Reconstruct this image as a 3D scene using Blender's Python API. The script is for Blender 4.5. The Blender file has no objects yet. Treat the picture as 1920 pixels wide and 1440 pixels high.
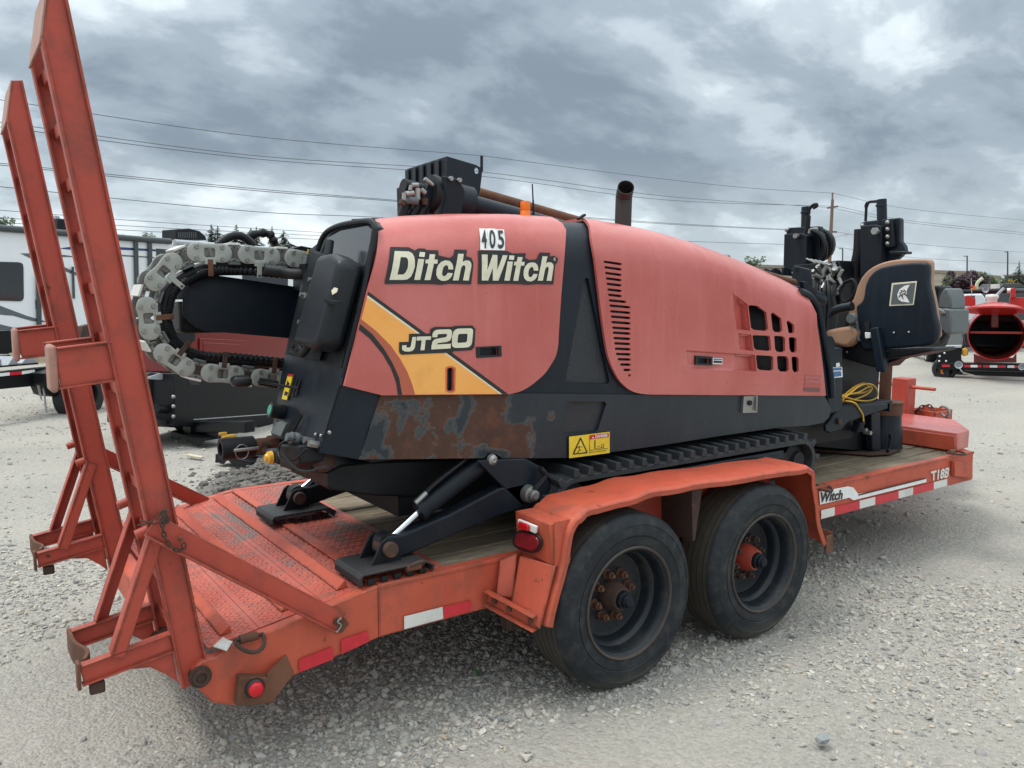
import bpy, bmesh, math, random
import numpy as np
from mathutils import Vector, Matrix, noise
from mathutils.geometry import delaunay_2d_cdt
random.seed(7); rng = np.random.default_rng(11)
SC = bpy.context.scene
# ------------------------------------------------------------------ camera
FPX, PITCH, YAW, ROLL, CH = 1520.37, .111021, .954222, .002246, 1.68335
_F = Vector((math.cos(YAW)*math.cos(PITCH), math.sin(YAW)*math.cos(PITCH), -math.sin(PITCH)))
_R0 = Vector((math.sin(YAW), -math.cos(YAW), 0)); _U0 = _R0.cross(_F)
_R = _R0*math.cos(ROLL)+_U0*math.sin(ROLL); _U = -_R0*math.sin(ROLL)+_U0*math.cos(ROLL)
CO = Vector((0, 0, CH))
cd = bpy.data.cameras.new('camera'); cam = bpy.data.objects.new('camera', cd); SC.collection.objects.link(cam)
cd.sensor_width = 36; cd.lens = FPX/1920*36; cd.clip_end = 3000; cd.clip_start = .05
cam.matrix_world = Matrix(((_R.x, _U.x, -_F.x, 0), (_R.y, _U.y, -_F.y, 0), (_R.z, _U.z, -_F.z, CH), (0, 0, 0, 1)))
SC.camera = cam
# ------------------------------------------------------------------ world: overcast sky with broken cloud
SUN_EL, SUN_AZ = math.radians(66), math.radians(150)       # azimuth from +X, counter-clockwise
wd = bpy.data.worlds.new('World'); SC.world = wd; wd.use_nodes = True
nt = wd.node_tree; N = nt.nodes; L = nt.links; N.clear()
def nd(t, **k):
    n = N.new(t)
    for a, b in k.items():
        if a == 'op': n.operation = b
        elif a.startswith('i_'):
            key = a[2:]; n.inputs[int(key) if key.isdigit() else key.replace('_', ' ')].default_value = b
        else: setattr(n, a, b)
    return n
def ma(op, a, b=None, clamp=False):
    n = N.new('ShaderNodeMath'); n.operation = op; n.use_clamp = clamp
    for i, v in enumerate((a, b)):
        if v is None: continue
        if isinstance(v, (int, float)): n.inputs[i].default_value = v
        else: L.new(v, n.inputs[i])
    return n.outputs[0]
sky = nd('ShaderNodeTexSky', sky_type='NISHITA', sun_disc=False, sun_elevation=SUN_EL, sun_rotation=math.pi/2-SUN_AZ)
tc = nd('ShaderNodeTexCoord'); sp = nd('ShaderNodeSeparateXYZ'); L.new(tc.outputs['Generated'], sp.inputs[0])
zz = ma('ADD', ma('MAXIMUM', sp.outputs[2], 0.0), .36)
cx = ma('DIVIDE', sp.outputs[0], zz); cy = ma('DIVIDE', sp.outputs[1], zz)
cb = nd('ShaderNodeCombineXYZ'); L.new(cx, cb.inputs[0]); L.new(cy, cb.inputs[1])
mp = nd('ShaderNodeMapping'); mp.inputs['Rotation'].default_value = (0, 0, -.25); mp.inputs['Scale'].default_value = (.8, 1.0, 1); mp.inputs['Location'].default_value = (15.202, -16.531, 0)
L.new(cb.outputs[0], mp.inputs[0])
n1 = nd('ShaderNodeTexNoise', i_Scale=1.9, i_Detail=10, i_Roughness=.54, i_Distortion=.15); L.new(mp.outputs[0], n1.inputs['Vector'])
n2 = nd('ShaderNodeTexNoise', i_Scale=.75, i_Detail=3, i_Roughness=.5); L.new(mp.outputs[0], n2.inputs['Vector'])
n3 = nd('ShaderNodeTexNoise', i_Scale=5., i_Detail=8, i_Roughness=.6, i_Distortion=.5); L.new(mp.outputs[0], n3.inputs['Vector'])
dens = ma('ADD', ma('ADD', ma('MULTIPLY', n1.outputs[0], .8), ma('MULTIPLY', n2.outputs[0], .45)), ma('MULTIPLY', n3.outputs[0], .18))
rp = nd('ShaderNodeValToRGB'); cr = rp.color_ramp; cr.interpolation = 'EASE'
for i, (p, c) in enumerate([(.63, (.92, .97, .98)), (.685, (.69, .77, .81)), (.728, (.49, .565, .62)), (.785, (.325, .39, .445)), (.87, (.21, .26, .31))]):
    e = cr.elements[i] if i < 2 else cr.elements.new(p)
    e.position = p; e.color = (*c, 1)
L.new(dens, rp.inputs[0])
# brighter, finer cloud low over the horizon; brighter overhead outside the frame (overcast luminance law)
hz = nd('ShaderNodeMapRange'); hz.inputs['From Min'].default_value = 0; hz.inputs['From Max'].default_value = .16; hz.inputs['To Min'].default_value = .4; hz.inputs['To Max'].default_value = 0
L.new(sp.outputs[2], hz.inputs[0])
mx = nd('ShaderNodeMixRGB'); L.new(hz.outputs[0], mx.inputs[0]); L.new(rp.outputs[0], mx.inputs[1]); mx.inputs[2].default_value = (.74, .81, .84, 1)
zn = nd('ShaderNodeMapRange'); zn.inputs['From Min'].default_value = .25; zn.inputs['From Max'].default_value = 1; zn.inputs['To Min'].default_value = 1; zn.inputs['To Max'].default_value = 2.1
L.new(sp.outputs[2], zn.inputs[0])
vm = nd('ShaderNodeVectorMath', op='SCALE'); L.new(mx.outputs[0], vm.inputs[0]); L.new(zn.outputs[0], vm.inputs['Scale'])
bg1 = nd('ShaderNodeBackground', i_Strength=.1); L.new(sky.outputs[0], bg1.inputs[0])
bg2 = nd('ShaderNodeBackground', i_Strength=.95); L.new(vm.outputs[0], bg2.inputs[0])
mxs = nd('ShaderNodeMixShader', i_Fac=.93); L.new(bg1.outputs[0], mxs.inputs[1]); L.new(bg2.outputs[0], mxs.inputs[2])
wo = nd('ShaderNodeOutputWorld'); L.new(mxs.outputs[0], wo.inputs[0])
sl = bpy.data.lights.new('sun', 'SUN'); sl.energy = 1.5; sl.angle = math.radians(16); sl.color = (1, .96, .9)
sun = bpy.data.objects.new('sun', sl); SC.collection.objects.link(sun)
sun.rotation_euler = Vector((-math.cos(SUN_EL)*math.cos(SUN_AZ), -math.cos(SUN_EL)*math.sin(SUN_AZ), -math.sin(SUN_EL))).to_track_quat('-Z', 'Y').to_euler()
SC.view_settings.view_transform = 'Standard'; SC.view_settings.look = 'None'; SC.view_settings.exposure = .40; SC.view_settings.gamma = 1
SC.view_settings.use_curve_mapping = False
SC.cycles.max_bounces = 6; SC.cycles.diffuse_bounces = 3; SC.cycles.glossy_bounces = 3

# ------------------------------------------------------------------ measuring: where a sight line meets a plane of the place
def ray(px, py): return _F+_R*((px-960)/FPX)+_U*((720-py)/FPX)
def W(px, py, ax, v):
    d = ray(px, py); i = 'XYZ'.index(ax); t = (v-CO[i])/d[i]; return CO+d*t
def Wp(px, py, p0, n):
    d = ray(px, py); p0 = Vector(p0); n = Vector(n); return CO+d*((p0-CO).dot(n)/d.dot(n))
# ------------------------------------------------------------------ objects
WL = {}
def root(name, loc, label, cat, group=None):
    o = bpy.data.objects.new(name, None); SC.collection.objects.link(o); o.empty_display_size = .2
    o.location = loc; WL[o.name] = Vector(loc); o['label'] = label; o['category'] = cat
    if group: o['group'] = group
    return o
def tag(o, label=None, cat=None, group=None, kind=None):
    for k, v in (('label', label), ('category', cat), ('group', group), ('kind', kind)):
        if v: o[k] = v
    return o
def rot_to(d):
    return Vector(d).to_track_quat('Z', 'Y').to_matrix()
class MB:
    def __init__(s): s.v = []; s.f = []
    def add(s, vs, fs):
        b = len(s.v); s.v += [Vector(v) for v in vs]; s.f += [tuple(i+b for i in f) for f in fs]; return s
    def box(s, c, d, R=None):
        c = Vector(c); vs = []
        for x in (-.5, .5):
            for y in (-.5, .5):
                for z in (-.5, .5):
                    p = Vector((x*d[0], y*d[1], z*d[2]))
                    vs.append(c+(R @ p if R else p))
        return s.add(vs, [(0, 1, 3, 2), (4, 6, 7, 5), (0, 4, 5, 1), (2, 3, 7, 6), (0, 2, 6, 4), (1, 5, 7, 3)])
    def bb(s, a, b):
        a = Vector(a); b = Vector(b); return s.box((a+b)/2, [abs(q) for q in (b-a)])
    def bar(s, p0, p1, w, h, up=(0, 0, 1)):
        """box from p0 to p1, w across, h along up"""
        p0 = Vector(p0); p1 = Vector(p1); z = (p1-p0).normalized(); y = Vector(up); y = (y-z*y.dot(z)).normalized(); x = y.cross(z)
        vs = [p+x*(w*a)+y*(h*b) for p in (p0, p1) for a, b in ((-.5, -.5), (.5, -.5), (.5, .5), (-.5, .5))]
        return s.add(vs, [(3, 2, 1, 0), (4, 5, 6, 7), (0, 1, 5, 4), (1, 2, 6, 5), (2, 3, 7, 6), (3, 0, 4, 7)])
    def cyl(s, p0, p1, r0, r1=None, n=16):
        p0 = Vector(p0); p1 = Vector(p1); r1 = r0 if r1 is None else r1; R = rot_to(p1-p0)
        vs = []
        for p, r in ((p0, r0), (p1, r1)):
            for i in range(n):
                a = 2*math.pi*i/n; vs.append(p+R @ Vector((r*math.cos(a), r*math.sin(a), 0)))
        fs = [(i, (i+1) % n, n+(i+1) % n, n+i) for i in range(n)]
        fs += [tuple(range(n-1, -1, -1)), tuple(range(n, 2*n))]
        return s.add(vs, fs)
    def tube(s, pts, r, n=8, caps=True):
        pts = [Vector(p) for p in pts]; vs = []; m = len(pts); up = None
        for k, p in enumerate(pts):
            t = (pts[min(k+1, m-1)]-pts[max(k-1, 0)]).normalized()
            if up is None:
                up = Vector((0, 0, 1)) if abs(t.z) < .9 else Vector((1, 0, 0))
            x = up.cross(t).normalized(); y = t.cross(x).normalized(); up = y
            rr = r[k] if isinstance(r, (list, tuple)) else r
            for i in range(n):
                a = 2*math.pi*i/n; vs.append(p+x*(rr*math.cos(a))+y*(rr*math.sin(a)))
        fs = [(k*n+i, k*n+(i+1) % n, (k+1)*n+(i+1) % n, (k+1)*n+i) for k in range(m-1) for i in range(n)]
        if caps: fs += [tuple(range(n-1, -1, -1)), tuple((m-1)*n+i for i in range(n))]
        return s.add(vs, fs)
    def prism(s, pts, off):
        pts = [Vector(p) for p in pts]; off = Vector(off); n = len(pts)
        vs = pts+[p+off for p in pts]
        nn = Vector((0, 0, 0))
        for i in range(n): nn += (pts[i]-pts[0]).cross(pts[(i+1) % n]-pts[0])
        fs = [tuple(range(n)), tuple(range(2*n-1, n-1, -1))]+[(i, n+i, n+(i+1) % n, (i+1) % n) for i in range(n)]
        if nn.dot(off) > 0: fs = [tuple(reversed(f)) for f in fs]
        return s.add(vs, fs)
    def lathe(s, prof, c, axis, n=48, close=False):
        """prof: (r, h) along axis"""
        c = Vector(c); R = rot_to(axis); m = len(prof); vs = []
        for r, h in prof:
            for i in range(n):
                a = 2*math.pi*i/n; vs.append(c+R @ Vector((r*math.cos(a), r*math.sin(a), h)))
        fs = [(k*n+i, k*n+(i+1) % n, ((k+1) % m)*n+(i+1) % n, ((k+1) % m)*n+i) for k in range(m if close else m-1) for i in range(n)]
        return s.add(vs, fs)
    def sphere(s, c, r, n=12, m=8, sc=(1, 1, 1)):
        c = Vector(c); vs = [c+Vector((0, 0, r*sc[2]))]; fs = []
        for j in range(1, m):
            t = math.pi*j/m
            for i in range(n):
                a = 2*math.pi*i/n; vs.append(c+Vector((r*sc[0]*math.sin(t)*math.cos(a), r*sc[1]*math.sin(t)*math.sin(a), r*sc[2]*math.cos(t))))
        vs.append(c-Vector((0, 0, r*sc[2])))
        fs += [(0, 1+i, 1+(i+1) % n) for i in range(n)]
        fs += [(1+j*n+i, 1+(j+1)*n+i, 1+(j+1)*n+(i+1) % n, 1+j*n+(i+1) % n) for j in range(m-2) for i in range(n)]
        b = 1+(m-2)*n; fs += [(b+i, len(vs)-1, b+(i+1) % n) for i in range(n)]
        return s.add(vs, fs)
    def build(s, name, mat, parent=None, bevel=0, smooth=False, label=None, fix=False, solid=None, bseg=2):
        if not s.v: return None
        c = Vector([(min(v[i] for v in s.v)+max(v[i] for v in s.v))/2 for i in range(3)])
        me = bpy.data.meshes.new(name); me.from_pydata([v-c for v in s.v], [], s.f)
        if fix:
            bm = bmesh.new(); bm.from_mesh(me); bmesh.ops.recalc_face_normals(bm, faces=bm.faces); bm.to_mesh(me); bm.free()
        me.materials.append(mat)
        o = bpy.data.objects.new(name, me); SC.collection.objects.link(o); WL[o.name] = c
        if parent is not None: o.parent = parent; o.location = c-WL[parent.name]
        else: o.location = c
        if smooth: 
            for p in me.polygons: p.use_smooth = True
            ang = math.radians(smooth if smooth is not True else 40)
            try: me.set_sharp_from_angle(angle=ang)
            except Exception: pass
        if solid:
            m = o.modifiers.new('thickness', 'SOLIDIFY'); m.thickness = solid; m.offset = -1
            if smooth:
                m = o.modifiers.new('crisp', 'EDGE_SPLIT'); m.split_angle = math.radians(42); m.use_edge_sharp = False
        if bevel:
            m = o.modifiers.new('edge', 'BEVEL'); m.width = bevel; m.segments = bseg; m.limit_method = 'ANGLE'; m.angle_limit = math.radians(40); m.harden_normals = False
            if not smooth:
                for p in me.polygons: p.use_smooth = True
                try: me.set_sharp_from_angle(angle=math.radians(50))
                except Exception: pass
        if label: o['label'] = label
        return o
def part(name, mat, parent, **k):
    pass
def copy_tree(o, parent=None, off=(0, 0, 0)):
    c = o.copy(); SC.collection.objects.link(c)
    c.location = o.location+Vector(off); c.parent = parent
    WL[c.name] = (WL[parent.name] if parent else Vector((0, 0, 0)))+c.location
    for ch in list(o.children): copy_tree(ch, c)
    return c
def arc(p, k=6):
    """Catmull-Rom through points"""
    p = [Vector(q) for q in p]; q = [p[0]*2-p[1]]+p+[p[-1]*2-p[-2]]; out = []
    for i in range(1, len(q)-2):
        for j in range(k):
            t = j/k; out.append(.5*((2*q[i])+(q[i+1]-q[i-1])*t+(2*q[i-1]-5*q[i]+4*q[i+1]-q[i+2])*t*t+(3*q[i]-q[i-1]-3*q[i+1]+q[i+2])*t**3))
    out.append(p[-1]); return out
def smooth2(pts, k=5, closed=True):
    """rounded closed 2D outline"""
    P = [Vector((a, b, 0)) for a, b in pts]
    if closed: P = P+[P[0]]
    return [(v.x, v.y) for v in arc(P, k)][:-1]
def round_poly(pts, rads, n=5):
    out = []; m = len(pts)
    if isinstance(rads, (int, float)): rads = [rads]*m
    for i in range(m):
        p = Vector(pts[i]); a = Vector(pts[i-1]); b = Vector(pts[(i+1) % m]); r = rads[i]
        if r <= 0: out.append(tuple(p)); continue
        da = (a-p); db = (b-p); la = min(r, da.length*.49); lb = min(r, db.length*.49)
        pa = p+da.normalized()*la; pb = p+db.normalized()*lb
        for j in range(n+1):
            t = j/n; out.append(tuple(pa*(1-t)**2+p*2*t*(1-t)+pb*t*t))
    return out

# ------------------------------------------------------------------ materials
def newmat(name):
    m = bpy.data.materials.new(name); m.use_nodes = True; t = m.node_tree; t.nodes.clear()
    o = t.nodes.new('ShaderNodeOutputMaterial'); b = t.nodes.new('ShaderNodeBsdfPrincipled'); t.links.new(b.outputs[0], o.inputs[0]); return m, t, b
class NT:
    def __init__(s, t): s.t = t
    def n(s, ty, **k):
        x = s.t.nodes.new(ty)
        for a, b in k.items():
            if a == 'op': x.operation = b
            elif a.startswith('i_'):
                key = a[2:].replace('_', ' ')
                if hasattr(b, 'is_output') or isinstance(b, bpy.types.NodeSocket): s.t.links.new(b, x.inputs[int(key) if key.isdigit() else key])
                else: x.inputs[int(key) if key.isdigit() else key].default_value = b
            else: setattr(x, a, b)
        return x
    def l(s, a, b): s.t.links.new(a, b)
    def m(s, op, a, b=None, clamp=False):
        x = s.t.nodes.new('ShaderNodeMath'); x.operation = op; x.use_clamp = clamp
        for i, v in enumerate((a, b)):
            if v is None: continue
            if isinstance(v, (int, float)): x.inputs[i].default_value = v
            else: s.l(v, x.inputs[i])
        return x.outputs[0]
    def mix(s, f, a, b, bt='MIX'):
        x = s.t.nodes.new('ShaderNodeMixRGB'); x.blend_type = bt
        for i, v in enumerate((f, a, b)):
            if isinstance(v, (int, float)): x.inputs[i].default_value = v
            elif isinstance(v, tuple): x.inputs[i].default_value = (*v[:3], 1)
            else: s.l(v, x.inputs[i])
        return x.outputs[0]
    def noise(s, scale, detail=5, rough=.6, vec=None, dist=0, dim='3D'):
        x = s.t.nodes.new('ShaderNodeTexNoise'); x.inputs['Scale'].default_value = scale; x.inputs['Detail'].default_value = detail; x.inputs['Roughness'].default_value = rough; x.inputs['Distortion'].default_value = dist
        if vec is not None: s.l(vec, x.inputs['Vector'])
        return x.outputs[0]
    def step(s, v, a, b, lo=0., hi=1.):
        x = s.t.nodes.new('ShaderNodeMapRange'); x.inputs[1].default_value = a; x.inputs[2].default_value = b; x.inputs[3].default_value = lo; x.inputs[4].default_value = hi; x.clamp = True
        s.l(v, x.inputs[0]); return x.outputs[0]
    def scaled(s, vec, sc):
        x = s.t.nodes.new('ShaderNodeMapping'); x.inputs['Scale'].default_value = sc; s.l(vec, x.inputs[0]); return x.outputs[0]
    def bump(s, b, h, strength, dist=.01):
        x = s.t.nodes.new('ShaderNodeBump'); x.inputs['Strength'].default_value = strength; x.inputs['Distance'].default_value = dist; s.l(h, x.inputs['Height']); s.l(x.outputs[0], b.inputs['Normal'])
def wpos(t):
    g = t.n('ShaderNodeNewGeometry'); return g.outputs['Position']
def paint(name, col, col2=None, rough=.5, metal=0., dirt=(.16, .11, .08), dirt_amt=.3, rust=0., streak=.3, bump=.15, spec=.5, edge=0., scale=1., fade=0.):
    """weathered paint: tone drift, vertical streaks, grime blotches, rust spots, edge wear"""
    m, t, b = newmat(name); q = NT(t); p = wpos(q)
    col2 = col2 or tuple(min(1, c*1.25+.01) for c in col)
    a = q.noise(2.3*scale, 4, .6, p); c = q.mix(q.step(a, .35, .7), col, col2)
    st = q.noise(9, 4, .6, q.scaled(p, (2.2, 2.2, .16))); c = q.mix(q.m('MULTIPLY', q.step(st, .5, .75), streak), c, tuple(min(1, x*1.35+.04) for x in col2))
    if fade: 
        fz = q.noise(1.4, 2, .5, p); c = q.mix(q.m('MULTIPLY', q.step(fz, .4, .65), fade), c, tuple(min(1, x*1.1+.09) for x in col2))
    d = q.noise(6*scale, 9, .68, p, .3); dm = q.m('MULTIPLY', q.step(d, .52, .72), dirt_amt); c = q.mix(dm, c, dirt)
    fine = q.noise(70, 4, .7, p); c = q.mix(.18, c, q.mix(fine, tuple(x*.55 for x in col), tuple(min(1, x*1.5) for x in col)))
    rg = q.m('ADD', q.m('MULTIPLY', d, .25), rough-.1)
    if rust or edge:
        rn = q.noise(11*scale, 10, .72, p, .4); rm = q.step(rn, .68-.22*rust, .71-.22*rust) if rust else q.step(rn, 2., 3.)
        if edge:
            bv = q.n('ShaderNodeBevel', samples=3); bv.inputs['Radius'].default_value = .014
            g = q.n('ShaderNodeNewGeometry'); dt = q.n('ShaderNodeVectorMath', op='DOT_PRODUCT'); q.l(bv.outputs[0], dt.inputs[0]); q.l(g.outputs['Normal'], dt.inputs[1])
            ew = q.m('MULTIPLY', q.step(dt.outputs['Value'], .985, .9), q.step(rn, .42, .56)); rm = q.m('MAXIMUM', rm, q.m('MULTIPLY', ew, edge))
        rc = q.mix(q.noise(40, 5, .7, p), (.035, .017, .011), (.17, .065, .028))
        c = q.mix(rm, c, rc); rg = q.m('MAXIMUM', rg, q.m('MULTIPLY', rm, .85))
    q.l(c, b.inputs['Base Color']); q.l(rg, b.inputs['Roughness']); b.inputs['Metallic'].default_value = metal
    b.inputs['Specular IOR Level'].default_value = spec
    q.bump(b, q.m('ADD', q.m('MULTIPLY', d, .6), q.m('MULTIPLY', fine, .25)), bump, .006)
    return m
def plain(name, col, rough=.5, metal=0., emit=None, var=.12, spec=.5, nscale=25):
    m, t, b = newmat(name); q = NT(t); p = wpos(q)
    n_ = q.noise(nscale, 5, .65, p); c = q.mix(n_, tuple(x*(1-var*2) for x in col), tuple(min(1, x*(1+var*2)) for x in col))
    q.l(c, b.inputs['Base Color']); b.inputs['Roughness'].default_value = rough; b.inputs['Metallic'].default_value = metal; b.inputs['Specular IOR Level'].default_value = spec
    q.bump(b, n_, .08, .004)
    return m
M = {}
M['tred'] = paint('trailer_red_paint', (.45, .070, .033), (.52, .098, .050), .5, dirt=(.14, .065, .045), dirt_amt=.7, rust=.18, streak=.18, edge=.85, bump=.2)
M['tred2'] = paint('ramp_red_paint', (.37, .050, .029), (.45, .068, .040), .48, dirt=(.11, .045, .035), dirt_amt=.7, rust=.16, streak=.15, edge=.85, bump=.2)
M['hood'] = paint('faded_hood_red', (.43, .083, .068), (.50, .118, .102), .28, dirt=(.40, .085, .075), dirt_amt=.35, streak=.34, bump=.03, fade=.55)
M['black'] = paint('dusty_black_paint', (.005, .008, .013), (.010, .015, .022), .5, dirt=(.027, .027, .027), dirt_amt=.2, streak=.1, bump=.12, spec=.25)
M['dark'] = paint('deep_black_steel', (.005, .006, .008), (.008, .010, .013), .5, dirt=(.03, .026, .022), dirt_amt=.3, spec=.3, rust=.06, streak=.1, bump=.15)
M['bluk'] = paint('blue_black_body', (.006, .011, .018), (.011, .019, .029), .42, dirt=(.028, .03, .033), dirt_amt=.15, streak=.15, bump=.1, spec=.28)
M['plas'] = paint('black_plastic', (.010, .013, .017), (.014, .019, .024), .42, dirt=(.035, .035, .035), dirt_amt=.2, streak=.1, bump=.25, spec=.35)
M['chrome'] = plain('bright_rod', (.75, .77, .8), .18, 1.)
M['zinc'] = paint('zinc_chain_plate', (.34, .36, .33), (.44, .455, .41), .45, .3, dirt=(.13, .12, .10), dirt_amt=.5, streak=.1, bump=.15)
M['steel'] = plain('dull_steel', (.32, .32, .31), .42, .8)
M['rust'] = paint('rusty_steel', (.10, .042, .024), (.19, .08, .042), .85, dirt=(.035, .02, .015), dirt_amt=.6, rust=.5, streak=.2, bump=.5)
M['rustd'] = paint('dark_rusty_steel', (.045, .026, .02), (.09, .046, .032), .8, dirt=(.02, .015, .012), dirt_amt=.5, rust=.4, streak=.1, bump=.5)
M['tan'] = paint('tan_vinyl', (.33, .18, .11), (.42, .25, .16), .5, dirt=(.1, .06, .04), dirt_amt=.4, streak=.1, bump=.1)
M['cream'] = plain('cream_letter', (.70, .66, .50), .45)
M['white'] = plain('white_print', (.78, .78, .76), .5)
M['offwhite'] = paint('worn_white_tape', (.62, .62, .58), (.70, .70, .66), .5, dirt=(.3, .26, .22), dirt_amt=.6, streak=.1)
M['rtape'] = plain('red_tape', (.55, .02, .035), .35)
M['rlens'] = plain('red_lens', (.60, .008, .015), .15)
M['dlens'] = plain('dark_red_lens', (.22, .008, .016), .12)
M['yellow'] = plain('yellow_label', (.78, .56, .03), .4)
M['amber'] = plain('amber_lens', (.85, .20, .01), .2)
M['ink'] = plain('black_ink', (.012, .013, .015), .45)
M['hose'] = plain('rubber_hose', (.007, .008, .010), .45, var=.25, spec=.3)
M['blue'] = plain('blue_label', (.05, .14, .3), .4)
M['cord'] = plain('yellow_cord', (.62, .36, .04), .5)
M['green'] = plain('green_paint', (.01, .13, .06), .4)
M['gdial'] = plain('green_dial', (.02, .3, .2), .4)
M['grayp'] = plain('grey_plastic', (.10, .115, .12), .5)
M['glass'] = plain('dark_glass', (.012, .016, .02), .06, spec=.8)
M['gloss'] = plain('smoked_plastic', (.03, .037, .045), .16, var=.1)
M['gold'] = plain('brass_yellow', (.75, .42, .04), .35)
M['offtip'] = paint('scuffed_leg_end', (.36, .17, .13), (.42, .27, .22), .6, dirt=(.2, .12, .09), dirt_amt=.6, rust=.1, edge=.5)
# ------------------------------------------------------------------ ground
def grid_axis(lo, hi, flo, fhi, fine):
    a = list(np.arange(flo, fhi, fine)); s = fine; x = a[-1]
    while x < hi: s *= 1.22; x += s; a.append(min(x, hi))
    s = fine; x = a[0]; b = []
    while x > lo: s *= 1.22; x -= s; b.append(max(x, lo))
    return np.array(b[::-1]+a)
gx = grid_axis(-500, 600, -1.5, 7., .045); gy = grid_axis(-400, 700, .6, 9., .045)
def vnoise(x, y, s, seed):
    r = np.random.default_rng(seed); T = r.random((256, 256)); x = x/s+1000; y = y/s+1000
    xi = np.floor(x).astype(int); yi = np.floor(y).astype(int); fx = x-xi; fy = y-yi; fx = fx*fx*(3-2*fx); fy = fy*fy*(3-2*fy)
    g = lambda a, b: T[a % 256, b % 256]
    return (g(xi, yi)*(1-fx)+g(xi+1, yi)*fx)*(1-fy)+(g(xi, yi+1)*(1-fx)+g(xi+1, yi+1)*fx)*fy-.5
def gz(x, y):
    return .020*vnoise(x, y, 1.1, 1)+.012*vnoise(x, y, .35, 2)+.006*vnoise(x, y, .12, 3)+.002-.012
X, Y = np.meshgrid(gx, gy, indexing='ij'); Z = gz(X, Y)
nx, ny = len(gx), len(gy); co = np.stack([X, Y, Z], -1).reshape(-1, 3)
ii = np.arange(nx*ny).reshape(nx, ny); fc = np.stack([ii[:-1, :-1], ii[1:, :-1], ii[1:, 1:], ii[:-1, 1:]], -1).reshape(-1, 4)
def npmesh(name, co, fc, mat, smooth=True):
    me = bpy.data.meshes.new(name); k = fc.shape[1]
    me.vertices.add(len(co)); me.vertices.foreach_set('co', co.astype(np.float32).ravel())
    me.loops.add(fc.size); me.loops.foreach_set('vertex_index', fc.astype(np.int32).ravel())
    me.polygons.add(len(fc)); me.polygons.foreach_set('loop_start', np.arange(0, fc.size, k, dtype=np.int32)); me.polygons.foreach_set('loop_total', np.full(len(fc), k, dtype=np.int32))
    me.update(calc_edges=True); me.validate()
    me.polygons.foreach_set('use_smooth', np.full(len(me.polygons), smooth, dtype=bool))
    me.materials.append(mat); o = bpy.data.objects.new(name, me); SC.collection.objects.link(o); return o
def ground_mat():
    m, t, b = newmat('gravel_ground'); q = NT(t); p = wpos(q)
    big = q.noise(.55, 4, .6, p); mid = q.noise(3.0, 5, .65, p); fine = q.noise(45, 6, .75, p); fine2 = q.noise(160, 3, .7, p)
    v = q.n('ShaderNodeTexVoronoi', i_Scale=70.); q.l(p, v.inputs['Vector'])
    v2 = q.n('ShaderNodeTexVoronoi', i_Scale=28.); q.l(p, v2.inputs['Vector'])
    c = q.mix(q.step(big, .35, .65), (.365, .345, .305), (.49, .46, .40))
    c = q.mix(q.m('MULTIPLY', q.step(mid, .45, .7), .4), c, (.38, .355, .31))
    c = q.mix(.5, c, q.mix(v.outputs['Color'], (.24, .23, .21), (.57, .54, .485)))
    c = q.mix(q.step(fine, .3, .7, .35, 0.), c, (.19, .18, .165))
    # tyre-worn darker and lighter bands farther out across the yard
    bands = q.noise(.9, 4, .6, q.scaled(p, (.12, .8, 1))); c = q.mix(q.m('MULTIPLY', q.step(bands, .45, .62), .35), c, (.46, .43, .37))
    q.l(c, b.inputs['Base Color']); b.inputs['Roughness'].default_value = .95; b.inputs['Specular IOR Level'].default_value = .2
    h = q.m('ADD', q.m('MULTIPLY', fine, .8), q.m('MULTIPLY', v.outputs['Distance'], -.9)); h = q.m('ADD', h, q.m('MULTIPLY', v2.outputs['Distance'], -.8)); h = q.m('ADD', h, q.m('MULTIPLY', fine2, .3))
    q.bump(b, h, .9, .012)
    return m
ground = npmesh('ground', co, fc, ground_mat()); tag(ground, kind='structure')
# crushed stone lying on it
def stone_mat():
    m, t, b = newmat('crushed_stone'); q = NT(t); p = wpos(q)
    g = q.n('ShaderNodeNewGeometry'); r = q.n('ShaderNodeValToRGB'); q.l(g.outputs['Random Per Island'], r.inputs[0])
    for i, (a, c) in enumerate([(0, (.17, .17, .17)), (.2, (.31, .30, .275)), (.5, (.40, .38, .33)), (.75, (.48, .445, .38)), (.9, (.26, .26, .26)), (.96, (.60, .565, .50)), (1, (.38, .29, .20))]):
        e = r.color_ramp.elements[i] if i < 2 else r.color_ramp.elements.new(a)
        e.position = a; e.color = (*c, 1)
    c = q.mix(q.step(q.noise(120, 4, .7, p), .3, .7, .0, .35), r.outputs[0], (.5, .48, .43))
    q.l(c, b.inputs['Base Color']); b.inputs['Roughness'].default_value = .9; b.inputs['Specular IOR Level'].default_value = .25
    q.bump(b, q.noise(200, 3, .7, p), .4, .004)
    return m
def ico():
    bm = bmesh.new(); bmesh.ops.create_icosphere(bm, subdivisions=1, radius=1); bm.verts.ensure_lookup_table()
    v = np.array([q.co[:] for q in bm.verts]); f = np.array([[w.index for w in q.verts] for q in bm.faces]); bm.free(); return v, f
iv, if_ = ico()
protos = []
for k in range(14):
    q = iv*(1+rng.uniform(-.28, .28, (len(iv), 1)))+rng.normal(0, .10, iv.shape)
    q *= np.array([1, rng.uniform(.55, .95), rng.uniform(.35, .7)]); protos.append(q)
protos = np.array(protos)
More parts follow.
